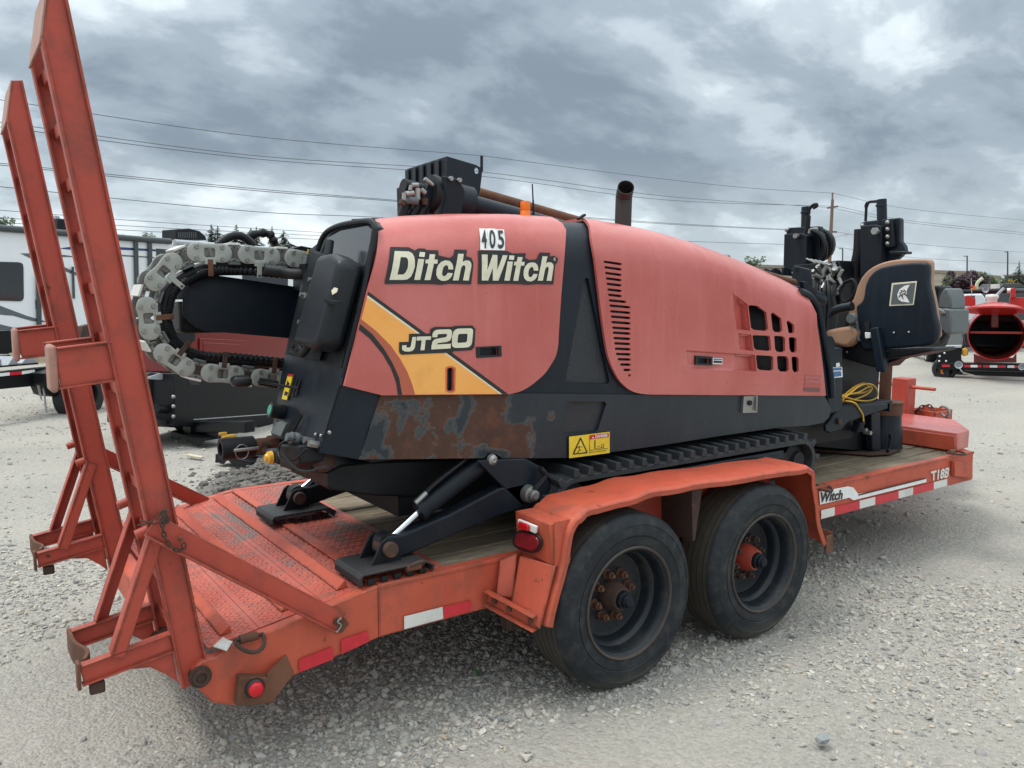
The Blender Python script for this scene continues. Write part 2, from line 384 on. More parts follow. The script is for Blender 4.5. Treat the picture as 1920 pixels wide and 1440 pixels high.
def scatter(n, rmin, rmax, power, smin, smax, mask_lo, a0=-44, a1=46):
    u = rng.random(n); e = 2-power
    r = (rmin**e+u*(rmax**e-rmin**e))**(1/e)
    a = YAW+np.radians(rng.uniform(a0, a1, n)); x = r*np.cos(a); y = r*np.sin(a)
    dm = vnoise(x, y, .9, 21)+.6*vnoise(x, y, .33, 22)+.35*vnoise(x, y, 2.6, 23)
    keep = dm+rng.normal(0, .16, n) > mask_lo; x = x[keep]; y = y[keep]
    s = smin*(smax/smin)**(rng.random(len(x))**1.7)
    return x, y, s
sets = [scatter(98000, 1.6, 6., 1.25, .0038, .016, .0), scatter(16000, 1.6, 6.5, 1.0, .010, .026, .14), scatter(17000, 4.5, 16, 1.2, .009, .024, -.05), scatter(700, 2., 12, 1.0, .02, .036, -.3)]
x = np.concatenate([s[0] for s in sets]); y = np.concatenate([s[1] for s in sets]); s = np.concatenate([q[2] for q in sets])
n = len(x); pk = rng.integers(0, len(protos), n); an = rng.uniform(0, 2*np.pi, n); tl = rng.normal(0, .3, n)
V = protos[pk]*s[:, None, None]
ct, st = np.cos(tl)[:, None], np.sin(tl)[:, None]; V = np.stack([V[..., 0]*ct-V[..., 2]*st, V[..., 1], V[..., 0]*st+V[..., 2]*ct], -1)
ca, sa = np.cos(an)[:, None], np.sin(an)[:, None]; V = np.stack([V[..., 0]*ca-V[..., 1]*sa, V[..., 0]*sa+V[..., 1]*ca, V[..., 2]], -1)
V += np.stack([x, y, gz(x, y)+s*.16], -1)[:, None, :]
F = (if_[None]+(np.arange(n)*len(iv))[:, None, None]).reshape(-1, 3)
M['stone'] = stone_mat()
gravel = npmesh('gravel', V.reshape(-1, 3), F, M['stone'], False); tag(gravel, 'loose crushed grey stone scattered over the yard', 'gravel', kind='stuff')
# the one larger blue grey stone and a sprig of weed
bs = MB(); c = W(1543, 1390, 'Z', .012)
q = iv*(1+rng.uniform(-.2, .2, (len(iv), 1)))
bs.add([c+Vector((v[0]*.036, v[1]*.029, v[2]*.024+.008)) for v in q], [tuple(f) for f in if_])
o = bs.build('stone', plain('blue_grey_stone', (.27, .29, .29), .9, nscale=60)); tag(o, 'single larger blue grey stone lying on the gravel in the foreground', 'stone')
wb = MB(); c = W(895, 1270, 'Z', .0)
for k in range(11):
    a = random.uniform(0, 6.28); r = random.uniform(.02, .05); h = random.uniform(.02, .05)
    p0 = c+Vector((0, 0, .0)); p1 = c+Vector((math.cos(a)*r*.6, math.sin(a)*r*.6, h)); p2 = c+Vector((math.cos(a)*r, math.sin(a)*r, h*.8)); sd = Vector((-math.sin(a), math.cos(a), 0))*.004
    wb.add([p0, p1-sd, p2, p1+sd], [(0, 1, 2, 3)])
o = wb.build('weed', plain('weed_leaf', (.05, .11, .03), .6)); tag(o, 'tiny green weed growing in the gravel beneath the trailer beam', 'weed')
o = MB().bar(W(352, 853, 'Z', .03), W(380, 858, 'Z', .02), .05, .02).build('wood_scrap', plain('pale_wood', (.55, .47, .36), .8), bevel=.005); tag(o, 'pale splinter of wood lying on the gravel behind the ramps', 'wood scrap')
# ------------------------------------------------------------------ trailer
YB, YF = 2.70, 4.56            # near and far faces of the deck frame
XR, XB, XE = .64, 1.30, 5.89   # rear end, bend, front end
DZ, BZ = .588, .385
T = root('flatbed_trailer', (3.4, 3.6, 0), 'orange-red tandem axle equipment trailer with raised rear ramps carrying the drill', 'trailer')
def wood_mat():
    m, t, b = newmat('weathered_deck_wood'); q = NT(t); p = wpos(q)
    oi = q.n('ShaderNodeObjectInfo'); gr = q.noise(14, 8, .7, q.scaled(p, (.35, 5, 5)), .6); big = q.noise(2.2, 5, .6, p)
    c = q.mix(q.step(gr, .3, .7), (.06, .045, .03), (.36, .285, .195)); c = q.mix(q.m('MULTIPLY', oi.outputs['Random'], .4), c, (.30, .255, .19))
    c = q.mix(q.step(big, .42, .7, 0., .75), c, (.075, .058, .042)); c = q.mix(q.step(q.noise(11, 7, .7, q.scaled(p, (1, 3, 3))), .6, .7, 0., .7), c, (.42, .36, .27))
    cr_ = q.noise(7, 9, .8, q.scaled(p, (.5, 11, 11)), 1.); crack = q.step(cr_, .36, .40); c = q.mix(q.m('SUBTRACT', 1., crack), c, (.015, .012, .01))
    q.l(c, b.inputs['Base Color']); b.inputs['Roughness'].default_value = .85; b.inputs['Specular IOR Level'].default_value = .2
    q.bump(b, q.m('ADD', gr, q.m('MULTIPLY', crack, .8)), .7, .006); return m
M['wood'] = wood_mat()
def tread_mat():
    """diamond-plate colour: worn red over steel; the raised bars themselves are geometry"""
    m, t, b = newmat('worn_tread_plate'); q = NT(t); p = wpos(q)
    a = q.noise(3.5, 5, .6, p); c = q.mix(q.step(a, .35, .65), (.40, .066, .040), (.50, .12, .082))
    worn = q.noise(2.1, 6, .65, q.scaled(p, (2.2, .9, 1)), .4); wm = q.step(worn, .52, .60); c = q.mix(q.m('MULTIPLY', wm, .85), c, q.mix(q.noise(50, 4, .7, p), (.10, .085, .08), (.23, .19, .17)))
    d = q.noise(18, 7, .7, p); c = q.mix(q.m('MULTIPLY', q.step(d, .50, .66), .65), c, (.17, .10, .075))
    q.l(c, b.inputs['Base Color']); b.inputs['Roughness'].default_value = .5; b.inputs['Specular IOR Level'].default_value = .4
    q.l(q.m('MULTIPLY', wm, .4), b.inputs['Metallic']); q.bump(b, d, .2, .003); return m
M['tread'] = tread_mat()
# side beams: flat stretch + dovetail drop
def beam(y0, y1, name):
    b = MB(); fl = .0
    A = [(XB, DZ), (XE, DZ), (XE, BZ), (XB, BZ)]
    b.prism([(x, y0, z) for x, z in A], (0, y1-y0, 0))
    return b.build(name, M['tred'], T, bevel=.006)
beam(YB, YB+.055, 'side_beam'); beam(YF-.055, YF, 'side_beam')
# lips on beam (channel flanges)
for y in (YB-.0,):
    MB().bb((XB+.002, y-.006, DZ-.012), (XE-.002, y, DZ+.003)).build('beam_flange', M['tred'], T, bevel=.002)
# dovetail sides (near: measured outline)
def dove(y0, y1):
    pts = [(703, 1099), (720, 1193), (550, 1268), (512, 1312), (432, 1323), (398, 1318), (358, 1278), (362, 1256), (378, 1240), (408, 1232), (425, 1214), (520, 1178)]
    P = [W(a, b, 'Y', YB) for a, b in pts]; P = [Vector((p.x-(.0 if p.x > XB-.01 else 0), y0, p.z)) for p in P]
    P[0].x = XB-.001; P[1].x = XB-.001; P[0].z = DZ
    MB().prism(P, (0, y1-y0, 0)).build('dovetail_side', M['tred'], T, bevel=.006)
    MB().bb((XB-.003, y0-.002, BZ+.002), (XB+.003, y0+.004, DZ-.014)).build('weld_seam', M['tred2'], T)
dove(YB, YB+.05); dove(YF-.05, YF)
ZR = W(425, 1214, 'Y', YB).z      # top at the rear corner
def dz(x): return DZ+(ZR-DZ)*(XB-x)/(XB-.70) if x < XB else DZ
# tread plates in four bays across, between cross bars
bays = [(.685, .845), (.875, 1.085), (1.115, 1.345)]
bm = MB()
for k, (a, b_) in enumerate([(.685, .86), (.862, 1.10), (1.102, XB)]):
    z0, z1 = dz(a)-.006, dz(b_)-.006
    p = MB(); p.add([(a, YB+.052, z0), (b_, YB+.052, z1), (b_, YF-.052, z1), (a, YF-.052, z0), (a, YB+.052, z0-.008), (b_, YB+.052, z1-.008), (b_, YF-.052, z1-.008), (a, YF-.052, z0-.008)],
                    [(0, 1, 2, 3), (7, 6, 5, 4), (0, 4, 5, 1), (1, 5, 6, 2), (2, 6, 7, 3), (3, 7, 4, 0)])
    p.build('tread_plate', M['tread'], T)
MB().bb((XB+.002, YB+.057, DZ-.013), (1.62, YF-.057, DZ-.003)).build('tread_plate', M['tread'], T)
# raised bars of the plates (thousands: one joined part)
tb = []
xx = .70
row = 0
vs = []; fs = []
while xx < 1.60:
    yy = YB+.07+(row % 2)*.014
    while yy < YF-.07:
        if min(abs(xx-q) for q in (.86, 1.10, XB+.02)) > .022:
            a = math.radians(45 if (row+int((yy-YB)/.028)) % 2 else -45)+0
            dx, dy = math.cos(a)*.0095, math.sin(a)*.0095; wx, wy = -math.sin(a)*.0028, math.cos(a)*.0028
            z = (dz(xx) if xx < XB else DZ+.003)-.0058; sl = (DZ-ZR)/(XB-.70) if xx < XB else 0
            b0 = len(vs)
            for (ox, oy, oz) in ((-dx-wx, -dy-wy, 0), (dx-wx, dy-wy, 0), (dx+wx, dy+wy, 0), (-dx+wx, -dy+wy, 0), (-dx*.6, -dy*.6, .0028), (dx*.6, dy*.6, .0028)):
                vs.append((xx+ox, yy+oy, z+oz+sl*ox))
            fs += [(b0, b0+1, b0+5, b0+4), (b0+1, b0+2, b0+5), (b0+2, b0+3, b0+4, b0+5), (b0+3, b0, b0+4)]
        yy += .028
    xx += .017; row += 1
o = MB(); o.v = [Vector(v) for v in vs]; o.f = fs; o = o.build('tread_bars', M['tread'], T); tag(o, kind='stuff')
# cross bars on the dovetail
for (xa, col, h) in ((.765, 'tred', .03), (.985, 'tred', .035), (1.20, 'tred', .035)):
    b = MB(); z = dz(xa)
    for y0, y1 in ((YB+.10, YF-.08),):
        b.prism([(xa-.028, y0, z-.006), (xa+.004, y0, z+h*.75), (xa+.010, y0, z+h*.7), (xa+.014, y0, z-.006)], (0, y1-y0, 0))
    b.build('traction_bar', M['tred'], T, bevel=.003)
MB().bar((1.305, YB+.06, DZ+.001), (1.305, YF-.06, DZ+.001), .05, .008).build('bend_strip', M['tred'], T, bevel=.002)
# rear end tube and white scuffed corner
MB().bb((.60, YB+.36, ZR-.15), (.68, YF-.52, ZR-.02)).build('rear_crossmember', M['tred'], T, bevel=.006)
MB().cyl((.635, YB+.02, .418), (.635, YF-.02, .418), .024).build('hinge_shaft', M['rustd'], T, smooth=True)
MB().prism([W(400, 1213, 'Z', ZR+.004), W(425, 1221, 'Z', ZR+.004), W(436, 1205, 'Z', ZR+.004), W(418, 1196, 'Z', ZR+.004)], (0, 0, .003)).build('white_scuff', M['offwhite'], T)
# planks
yy = YB+.057; k = 0
pw = (YF-YB-.114)/12
while yy < YF-.06:
    w = pw-.011; dzp = random.uniform(-.009, .003)
    MB().bb((1.62+random.uniform(0, .01), yy+.003, DZ-.045), (5.80, yy+.003+w, DZ-.004+dzp)).build('plank', M['wood'], T, bevel=.004, bseg=1); yy += pw; k += 1
# underframe
for x in (1.7, 2.4, 3.1, 3.8, 4.5, 5.2): MB().bb((x, YB+.06, BZ+.02), (x+.06, YF-.06, DZ-.047)).build('crossmember', M['rustd'], T)
MB().bb((XE-.06, YB+.058, BZ), (XE-.002, YF-.058, DZ-.002)).build('front_beam', M['tred'], T, bevel=.004)
for y in (3.3, 3.9): MB().bb((1.4, y, BZ-.03), (5.8, y+.07, BZ+.1)).build('frame_rail', M['rustd'], T)
# reflective tape
def tape(pts, mt, y=YB-.0085):
    P = [W(a, b, 'Y', y) for a, b in pts]; MB().prism(P, (0, .0015, 0)).build('reflective_tape', M[mt], T)
tape([(561, 1237), (623, 1213), (625, 1236), (561, 1261)], 'rtape'); tape([(640, 1200), (690, 1183), (692, 1203), (640, 1227)], 'rtape')
tape([(758, 1156), (830, 1138), (831, 1160), (758, 1180)], 'offwhite'); tape([(831, 1138), (884, 1126), (883, 1146), (831, 1160)], 'rtape')
sx = [(1540, 'offwhite'), (1565, 'rtape'), (1612, 'offwhite'), (1641, 'rtape'), (1685, 'offwhite'), (1712, 'rtape'), (1751, 'offwhite'), (1776, None)]
def lineY(x, x0, y0, x1, y1): return y0+(y1-y0)*(x-x0)/(x1-x0)
for (a, mt), (b_, _) in zip(sx, sx[1:]):
    up = lambda q: lineY(q, 1540, 957, 1776, 898); dn = lambda q: lineY(q, 1540, 973, 1776, 911)
    tape([(a, up(a)), (b_, up(b_)), (b_, dn(b_)), (a, dn(a))], mt)
# white swoosh decal, black pinstripe
tape([(1536, 922), (1590, 912), (1600, 914), (1609, 926), (1640, 921), (1737, 898), (1737, 904), (1600, 938), (1592, 933), (1585, 935), (1538, 946)], 'white')
tape([(1610, 927), (1736, 896), (1736, 898), (1610, 929.5)], 'ink', YB-.0108)
# ------------------------------------------------------------------ lettering
def text_mesh(s, mat, name, parent, cor, fn, off=0., shear=0., res=4, base=None, spacing=1., close=None):
    """cor: 4 corners in pixels (tl, tr, br, bl) or 2D points handled by fn(u,v)->3D"""
    def mk(o_):
        cu = bpy.data.curves.new('t', 'FONT'); cu.body = s; cu.offset = o_; cu.shear = shear; cu.resolution_u = res; cu.space_character = spacing; cu.fill_mode = 'FRONT'
        ob = bpy.data.objects.new('t', cu); SC.collection.objects.link(ob); bpy.context.view_layer.update()
        me = bpy.data.meshes.new_from_object(ob.evaluated_get(bpy.context.evaluated_depsgraph_get())); bpy.data.objects.remove(ob); return me
    b = mk(base if base is not None else off); c = np.array([v.co[:2] for v in b.vertices]); lo = c.min(0); hi = c.max(0)
    me = mk(off) if base is not None else b
    out = MB(); vs = []
    for v in me.vertices:
        u = (v.co.x-lo[0])/(hi[0]-lo[0]); w = (v.co.y-lo[1])/(hi[1]-lo[1]); vs.append(fn(u, w))
    out.add(vs, [tuple(p.vertices) for p in me.polygons])
    return out.build(name, mat, parent)
def quad_fn(cor, surf):
    tl, tr, br, bl = [Vector(c) for c in cor]
    P = [surf(*c) for c in (tl, tr, br, bl)]
    def f(u, w):
        top = P[0].lerp(P[1], u); bot = P[3].lerp(P[2], u); return bot.lerp(top, w)
    return f
sfY = lambda y: (lambda a, b: W(a, b, 'Y', y))
text_mesh('Witch', M['ink'], 'lettering', T, None, quad_fn([(1539, 923), (1581, 918), (1580, 936), (1539, 943)], sfY(YB-.012)), off=.03, shear=.2)
text_mesh('T18B', M['offwhite'], 'lettering', T, None, quad_fn([(1745, 884), (1781, 875.5), (1778, 895), (1747, 902)], sfY(YB-.0085)), off=.035, shear=.12)
# front of the deck: angled corner, raised box, jack, chain box
MB().prism([(XE, YB+.001, DZ), (XE+.16, YB+.28, DZ), (XE+.16, YF-.28, DZ), (XE, YF, DZ)], (0, 0, BZ-DZ)).build('front_plate', M['tred'], T, bevel=.006)
MB().prism([(5.80, 2.775, DZ-.003), (6.02, 2.80, DZ-.003), (6.42, 3.10, DZ-.003), (6.42, 4.2, DZ-.003), (6.02, 4.48, DZ-.003), (5.80, 4.48, DZ-.003)], (0, 0, .132)).build('tool_box', M['hood'], T, bevel=.008)
MB().bb((5.775, 2.78, DZ+.002), (5.798, 4.46, DZ+.108)).build('box_front', M['tred'], T, bevel=.004)
MB().prism([W(1790, 865, 'Y', YB-.03), W(1824, 870, 'Y', YB-.03), W(1824, 898, 'Y', YB-.03), W(1790, 893, 'Y', YB-.03)], (0, .028, 0)).build('corner_plate', M['tred'], T, bevel=.003)
MB().prism([(6.42, 3.3, BZ+.03), (7.5, 3.6, BZ+.03), (7.5, 3.72, BZ+.03), (6.42, 4.0, BZ+.03)], (0, 0, .12)).build('tongue', M['tred'], T, bevel=.006)
# drawn: jack post
c = W(1690, 770, 'X', 6.5); c = Vector((6.5, c.y, .5))
MB().bb((c.x-.065, c.y-.08, .5), (c.x+.065, c.y+.06, 1.0)).build('jack_post', M['tred2'], T, bevel=.01)
p0 = Vector((c.x-.02, c.y-.09, .93)); MB().cyl(p0, p0+Vector((.0, -.19, 0)), .014).build('jack_handle', M['tred'], T, smooth=True); MB().cyl(p0+Vector((0, .16, .01)), p0+Vector((0, .33, .01)), .014).build('jack_handle', M['tred'], T, smooth=True)
a = W(1712, 785, 'X', 6.75); b_ = W(1768, 790, 'X', 6.75)
cbx = MB(); y0, y1 = b_.y, a.y
for (q0, q1) in (((6.62, y0, .52), (6.635, y1, .73)), ((6.885, y0, .52), (6.9, y1, .73)), ((6.635, y0, .52), (6.885, y0+.012, .725)), ((6.635, y1-.012, .52), (6.885, y1, .725)), ((6.635, y0+.012, .52), (6.885, y1-.012, .54))): cbx.bb(q0, q1)
cb_ = cbx.build('chain_box', M['tred'], T, bevel=.004)
def chain(pts, r=.012, link=.034):
    m = MB(); P = arc(pts, 14); d = 0; last = P[0]; k = 0; i = 1; acc = 0
    path = [P[0]]
    for q in P[1:]:
        if (q-path[-1]).length >= link*.8: path.append(q)
    for k in range(len(path)-1):
        a_, b2 = path[k], path[k+1]; t = (b2-a_).normalized(); up = Vector((0, 0, 1)) if abs(t.z) < .9 else Vector((1, 0, 0)); s_ = t.cross(up).normalized(); u_ = s_.cross(t)
        w = s_ if k % 2 else u_; c_ = (a_+b2)/2; ring = []
        for j in range(10):
            an_ = 2*math.pi*j/10; ring.append(c_+t*(math.cos(an_)*link*.55)+w*(math.sin(an_)*link*.3))
        ring.append(ring[0]); m.tube(ring, r*.4, 5, False)
    return m
c1 = W(1735, 765, 'X', 6.63)
chain([c1+Vector((-.02, .08, -.06)), c1+Vector((-.03, .03, -.0)), c1+Vector((.03, -.0, .02)), c1+Vector((.02, -.05, .0)), c1+Vector((-.02, -.1, -.07))], .013, .045).build('safety_chain', M['rustd'], T, smooth=True)
hk = [W(a, b, 'X', 6.7) for a, b in ((1765, 775), (1772, 781), (1779, 776), (1777, 766), (1769, 762), (1762, 764))]
MB().tube(arc(hk, 5), [.008+.005*math.sin(i/25*3.1) for i in range(26)], 8).build('chain_hook', M['steel'], T, smooth=True)
chain([W(1774, 782, 'X', 6.7), W(1777, 790, 'X', 6.7)], .012, .04).build('safety_chain', M['rustd'], T, smooth=True)
# D rings
def dring(c, n_, up, r=.045):
    """lug and ring hanging outward"""
    c = Vector(c); m = MB(); m.cyl(c-Vector((.03, 0, 0)), c+Vector((.03, 0, 0)), .015, n=12); l = m.build('ring_lug', M['rust'], T, smooth=True)
    pts = []
    for j in range(15):
        a_ = math.pi*j/14; pts.append(c+Vector((math.cos(a_)*r, 0, 0))+Vector(up)*(math.sin(a_)*r*1.35))
    pts = [c+Vector((r*.6, 0, 0))]+pts+[c-Vector((r*.6, 0, 0))]
    m = MB(); m.tube(pts, .0075, 8); m.build('tie_ring', M['rustd'], T, smooth=True)
dring(W(466, 1195, 'Y', YB-.002), None, Vector((.1, -.75, -.45)).normalized(), .048)
dring(W(1543, 912, 'Y', YB-.005)+Vector((0, .02, .0)), None, Vector((.35, -.9, -.35)).normalized(), .05)
dring(W(1790, 848, 'Y', YB-.005)+Vector((0, .02, .0)), None, Vector((.3, -.95, -.1)).normalized(), .06)
dring(W(800, 1062, 'Y', YB+.02)+Vector((-.06, 0, .01)), None, Vector((.3, -.3, .3)).normalized(), .03)
q = W(462, 917, 'Y', YF); MB().cyl(q-Vector((.06, 0, 0)), q+Vector((.06, 0, .0)), .016, n=12).build('ring_lug', M['rust'], T, smooth=True)
# rear marker light with its guard box
lp = [(444, 1235), (532, 1232), (516, 1312), (437, 1322)]
o = MB().prism([W(a, b, 'Y', YB-.002) for a, b in ((443, 1262), (500, 1262), (512, 1308), (437, 1316))], (0, -.04, 0)).build('light_bracket', M['rust'], T, bevel=.004)
MB().prism([W(500, 1262, 'Y', YB-.04), W(534, 1228, 'Y', YB-.002), W(549, 1262, 'Y', YB-.002), W(514, 1310, 'Y', YB-.042)], (.006, .0, 0)).build('light_guard', M['rust'], T, bevel=.002)
c = W(478, 1290, 'Y', YB-.045)
lm = MB().lathe([(.0, .012), (.024, .012), (.031, .008), (.034, -.0), (.034, -.01), (.0, -.01)], c, (0, -1, 0), 28).build('lamp_grommet', M['ink'], T, smooth=True)
ln = MB().lathe([(.0, .026), (.016, .025), (.024, .020), (.026, .010)], c, (0, -1, 0), 28).build('marker_lens', M['rlens'], lm, smooth=50)
# hinge pin washer
c = W(375, 1268, 'Y', YB-.002)
MB().lathe([(.018, .02), (.026, .02), (.026, .008), (.037, .008), (.037, 0)], c, (0, -1, 0), 28).lathe([(.0, .012), (.018, .012), (.018, .02)], c, (0, -1, 0), 20).build('hinge_pin', M['rustd'], T, smooth=40)
# ---- ramps
def ramp(y0, y1, nm_mat, shx=0., main=True):
    """two channels, rungs, kick-stands; x leans back with height"""
    R_ = MB(); R_.bb((.5, y0, .4), (.51, y0+.01, .41)); 
    base = Vector((.635+shx, (y0+y1)/2, .42))
    rp_ = bpy.data.objects.new('loading_ramp', None); SC.collection.objects.link(rp_); rp_.parent = T; WL[rp_.name] = base; rp_.location = base-WL[T.name]
    mt = M['tred2']
    bot = Vector((.633+shx, 0, .40)); top = Vector((.312+shx, 0, 2.56)); ax = (top-bot).normalized(); perp = Vector((-ax.z, 0, ax.x))  # perp points rearward(-x)
    Lr = (top-bot).length; hw = .045
    for y, s_ in ((y0, 1), (y1, -1)):
        m = MB()
        # web
        def P(d, o, yy): p = bot+ax*d+perp*o; return Vector((p.x, yy, p.z))
        tw = .007
        e = .16   # approach taper at the upper end
        m.prism([P(-.02, -hw, y), P(-.02, hw, y), P(Lr-e, hw, y), P(Lr, -hw*.2, y), P(Lr, -hw, y)], (0, s_*tw, 0))
        # flanges turned towards the far side (channel)
        for o_ in (-hw, hw-.008):
            L1 = Lr if o_ < 0 else Lr-e
            m.prism([P(-.02, o_, y+s_*tw*1.02), P(-.02, o_+.008, y+s_*tw*1.02), P(L1, o_+.008, y+s_*tw*1.02), P(L1, o_, y+s_*tw*1.02)], (0, s_*.028, 0))
        # outer lips, slightly proud
        if s_ > 0:
            for o_ in (-hw-.001, hw-.007):
                L1 = Lr-.002 if o_ < 0 else Lr-e
                m.prism([P(-.01, o_, y-.001), P(-.01, o_+.008, y-.001), P(L1, o_+.008, y-.001), P(L1, o_, y-.001)], (0, -.012, 0))
        m.build('ramp_rail', mt, rp_, bevel=.0022, bseg=2)
    # approach plate at the top end, on the rearward side
    m = MB(); pa = bot+ax*(Lr-.17)+perp*hw; pb = bot+ax*(Lr-.001)-perp*hw*.2
    d_ = (pb-pa); nn = Vector((-d_.z, 0, d_.x)).normalized()*.006
    m.prism([Vector((pa.x, y0-.004, pa.z)), Vector((pb.x, y0-.004, pb.z)), Vector((pb.x, y1+.004, pb.z)), Vector((pa.x, y1+.004, pa.z))], nn)
    m.build('approach_plate', M['offtip'], rp_, bevel=.002)
    # rungs
    d = .16
    while d < Lr-.12:
        m = MB(); c_ = bot+ax*d
        A = c_+perp*.020; 
        m.bar(Vector((A.x, y0+.008, A.z)), Vector((A.x, y1-.008, A.z)), .004, .036, up=ax)
        B = c_-ax*.016
        m.bar(Vector((B.x, y0+.008, B.z)), Vector((B.x, y1-.008, B.z)), .036, .004, up=ax)
        m.build('rung', mt, rp_); d += .165
    # legs reaching rearward
    def leg(zf, ln, h, capw, name, dr=0.):
        for y in (y0, y1-.006):
            pass
    def hleg(zc, x0, x1, z1, h, y):
        """I-shaped horizontal leg from rail to foot"""
        a_ = Vector((x0, y, zc)); b2 = Vector((x1, y, z1)); m = MB()
        m.bar(a_, b2, .006, h); 
        for s_ in (-1, 1): m.bar(a_+Vector((0, 0, s_*(h/2-.003))), b2+Vector((0, 0, s_*(h/2-.003))), .034, .006)
        return m
    xr = bot.x+(.54-.40)*(top.x-bot.x)/(top.z-bot.z)
    m1 = []
    for y in (y0+.004, y1-.012):
        hleg(.545, xr-hw-.002, .300+shx, .505, .068, y).build('ramp_leg', mt, rp_, bevel=.002)
        # diagonal brace
        za = .93; xa = bot.x+(za-.40)*(top.x-bot.x)/(top.z-bot.z)-hw
        dm = MB(); a_ = Vector((xa+.01, y+.004, za)); b2 = Vector((.385+shx, y+.004, .555)); dm.bar(a_, b2, .050, .006, up=(-.7, 0, .7)); dm.bar(a_+Vector((.016, -.018 if y < (y0+y1)/2 else .018, -.016)), b2+Vector((.016, -.018 if y < (y0+y1)/2 else .018, -.016)), .006, .044, up=(-.7, 0, .7))
        dm.build('leg_brace', mt, rp_, bevel=.002)
        # gusset under the leg
        g = [Vector((xr-hw, y, .508)), Vector((xr-hw+.012, y, .40)), Vector((xr-hw-.02, y, .435)), Vector((xr-hw-.07, y, .475)), Vector((xr-hw-.16, y, .490))]
        MB().prism(g, (0, .006, 0)).build('gusset', mt, rp_)
    # curved foot plate tying the feet
    m = MB(); pts = []
    for j in range(13):
        t = j/12; y = y0+.03+(y1-y0-.03)*t; pts.append((.297+shx+.028*math.exp(-((t-.22)/.22)**2)*1.0+.012*t*0, y))
    vs = []; fs = []
    for (x_, y_) in pts:
        for (dx, z_) in ((0, .468), (0, .545), (.012, .545), (.012, .468)): vs.append((x_+dx, y_, z_))
    for j in range(12):
        for k in range(4): fs.append((j*4+k, (j+1)*4+k, (j+1)*4+(k+1) % 4, j*4+(k+1) % 4))
    fs += [(3, 2, 1, 0), (48, 49, 50, 51)]
    m.add(vs, fs); m.build('foot_plate', M['rust'], rp_, bevel=.002, fix=True)
    m = MB(); m.bb((.286+shx, y0-.012, .460), (.297+shx, y0+.028, .548)); m.build('foot_cap', M['rust'], rp_, bevel=.004)
    MB().bb((.32+shx, y0+.004, .428), (.365+shx, y0+.03, .468)).build('foot_lug', M['rustd'], rp_, bevel=.006)
    # upper legs with boxed end
    zc = 1.46; xu = bot.x+(zc-.40)*(top.x-bot.x)/(top.z-bot.z)-hw
    for y in (y0+.004, y1-.012): hleg(zc+.015, xu+.002, .285+shx, zc, .125, y).build('ramp_leg', mt, rp_, bevel=.002)
    MB().bb((.262+shx, y0-.008, zc-.072), (.285+shx, y0+.095, zc+.070)).build('leg_end', M['offtip'], rp_, bevel=.014, bseg=3)
    # stub pins
    for z_, sx_ in ((.93, 1),):
        x_ = bot.x+(z_-.40)*(top.x-bot.x)/(top.z-bot.z)-hw
        MB().cyl((x_+.005, y0+.01, z_), (x_-.035, y0+.01, z_-.012), .016, n=12).build('latch_pin', mt, rp_, smooth=True); MB().cyl((x_+.005, y1-.01, z_+.03), (x_-.035, y1-.01, z_+.018), .016, n=12).build('latch_pin', mt, rp_, smooth=True)
    MB().lathe([(.0, .03), (.05, .03), (.05, -.03), (0, -.03)], (.60+shx, y1-.04, .43), (0, 1, 0), 18).build('hinge_knuckle', M['rustd'], rp_, smooth=40)
    return rp_
ramp(2.725, 3.045, None); ramp(4.055, 4.375, None)
# stay bars holding the ramps up
def stay(a, b_, w=.075, nm='ramp_stay'):
    a = Vector(a); b_ = Vector(b_); m = MB(); m.bar(a, b_, .007, w); ax = (b_-a).normalized(); up = Vector((0, 0, 1)); up = (up-ax*up.dot(ax)).normalized()
    m.bar(a-up*(w/2-.004)-Vector((0, .014, 0)), b_-up*(w/2-.004)-Vector((0, .014, 0)), .03, .007, up=up)
    return m.build(nm, M['tred2'], T, bevel=.003)
a = W(283, 985, 'Y', 2.68); b_ = W(637, 1168, 'Y', 2.68)
S1 = stay(a, b_)
for q, r in ((W(310, 975, 'Y', 2.67), .014), (W(632, 1166, 'Y', 2.67), .013)):
    MB().cyl(q, q+Vector((0, .05, 0)), r, n=14).build('stay_bolt', M['rustd'], S1, smooth=40)
# wire clips and keeper chain
cl = [W(x_, y_, 'Y', 2.655) for x_, y_ in ((258, 985), (280, 980), (298, 968), (312, 957), (306, 975), (290, 982), (275, 978), (262, 977))]
MB().tube(arc(cl, 5), .0028, 6).build('wire_clip', M['rustd'], S1, smooth=True)
cl = [W(x_, y_, 'Y', 2.655) for x_, y_ in ((298, 966), (304, 957), (312, 961), (311, 972), (303, 974))]
MB().tube(arc(cl, 5), .0028, 6).build('wire_clip', M['rustd'], S1, smooth=True)
cl = [W(x_, y_, 'Y', 2.655) for x_, y_ in ((640, 1158), (633, 1166), (640, 1172), (634, 1182), (629, 1186))]
MB().tube(arc(cl, 5), .0028, 6).build('wire_clip', M['steel'], S1, smooth=True)
chain([W(304, 978, 'Y', 2.652), W(308, 1005, 'Y', 2.652), W(322, 1026, 'Y', 2.652), W(343, 1033, 'Y', 2.652), W(345, 1012, 'Y', 2.652)], .007, .02).build('keeper_chain', M['rustd'], S1, smooth=True)
q = W(338, 1010, 'Y', 2.66); MB().sphere(q, .008).build('chain_stud', M['rust'], S1, smooth=True)
S2 = stay((.545, 4.50, .929), (1.14, 4.50, .537))
MB().prism([W(640, 1152, 'Y', 2.694), W(655, 1170, 'Y', 2.694), W(640, 1188, 'Y', 2.694), W(628, 1178, 'Y', 2.694)], (0, .004, 0)).build('grease_stain_plate', M['rust'], T)
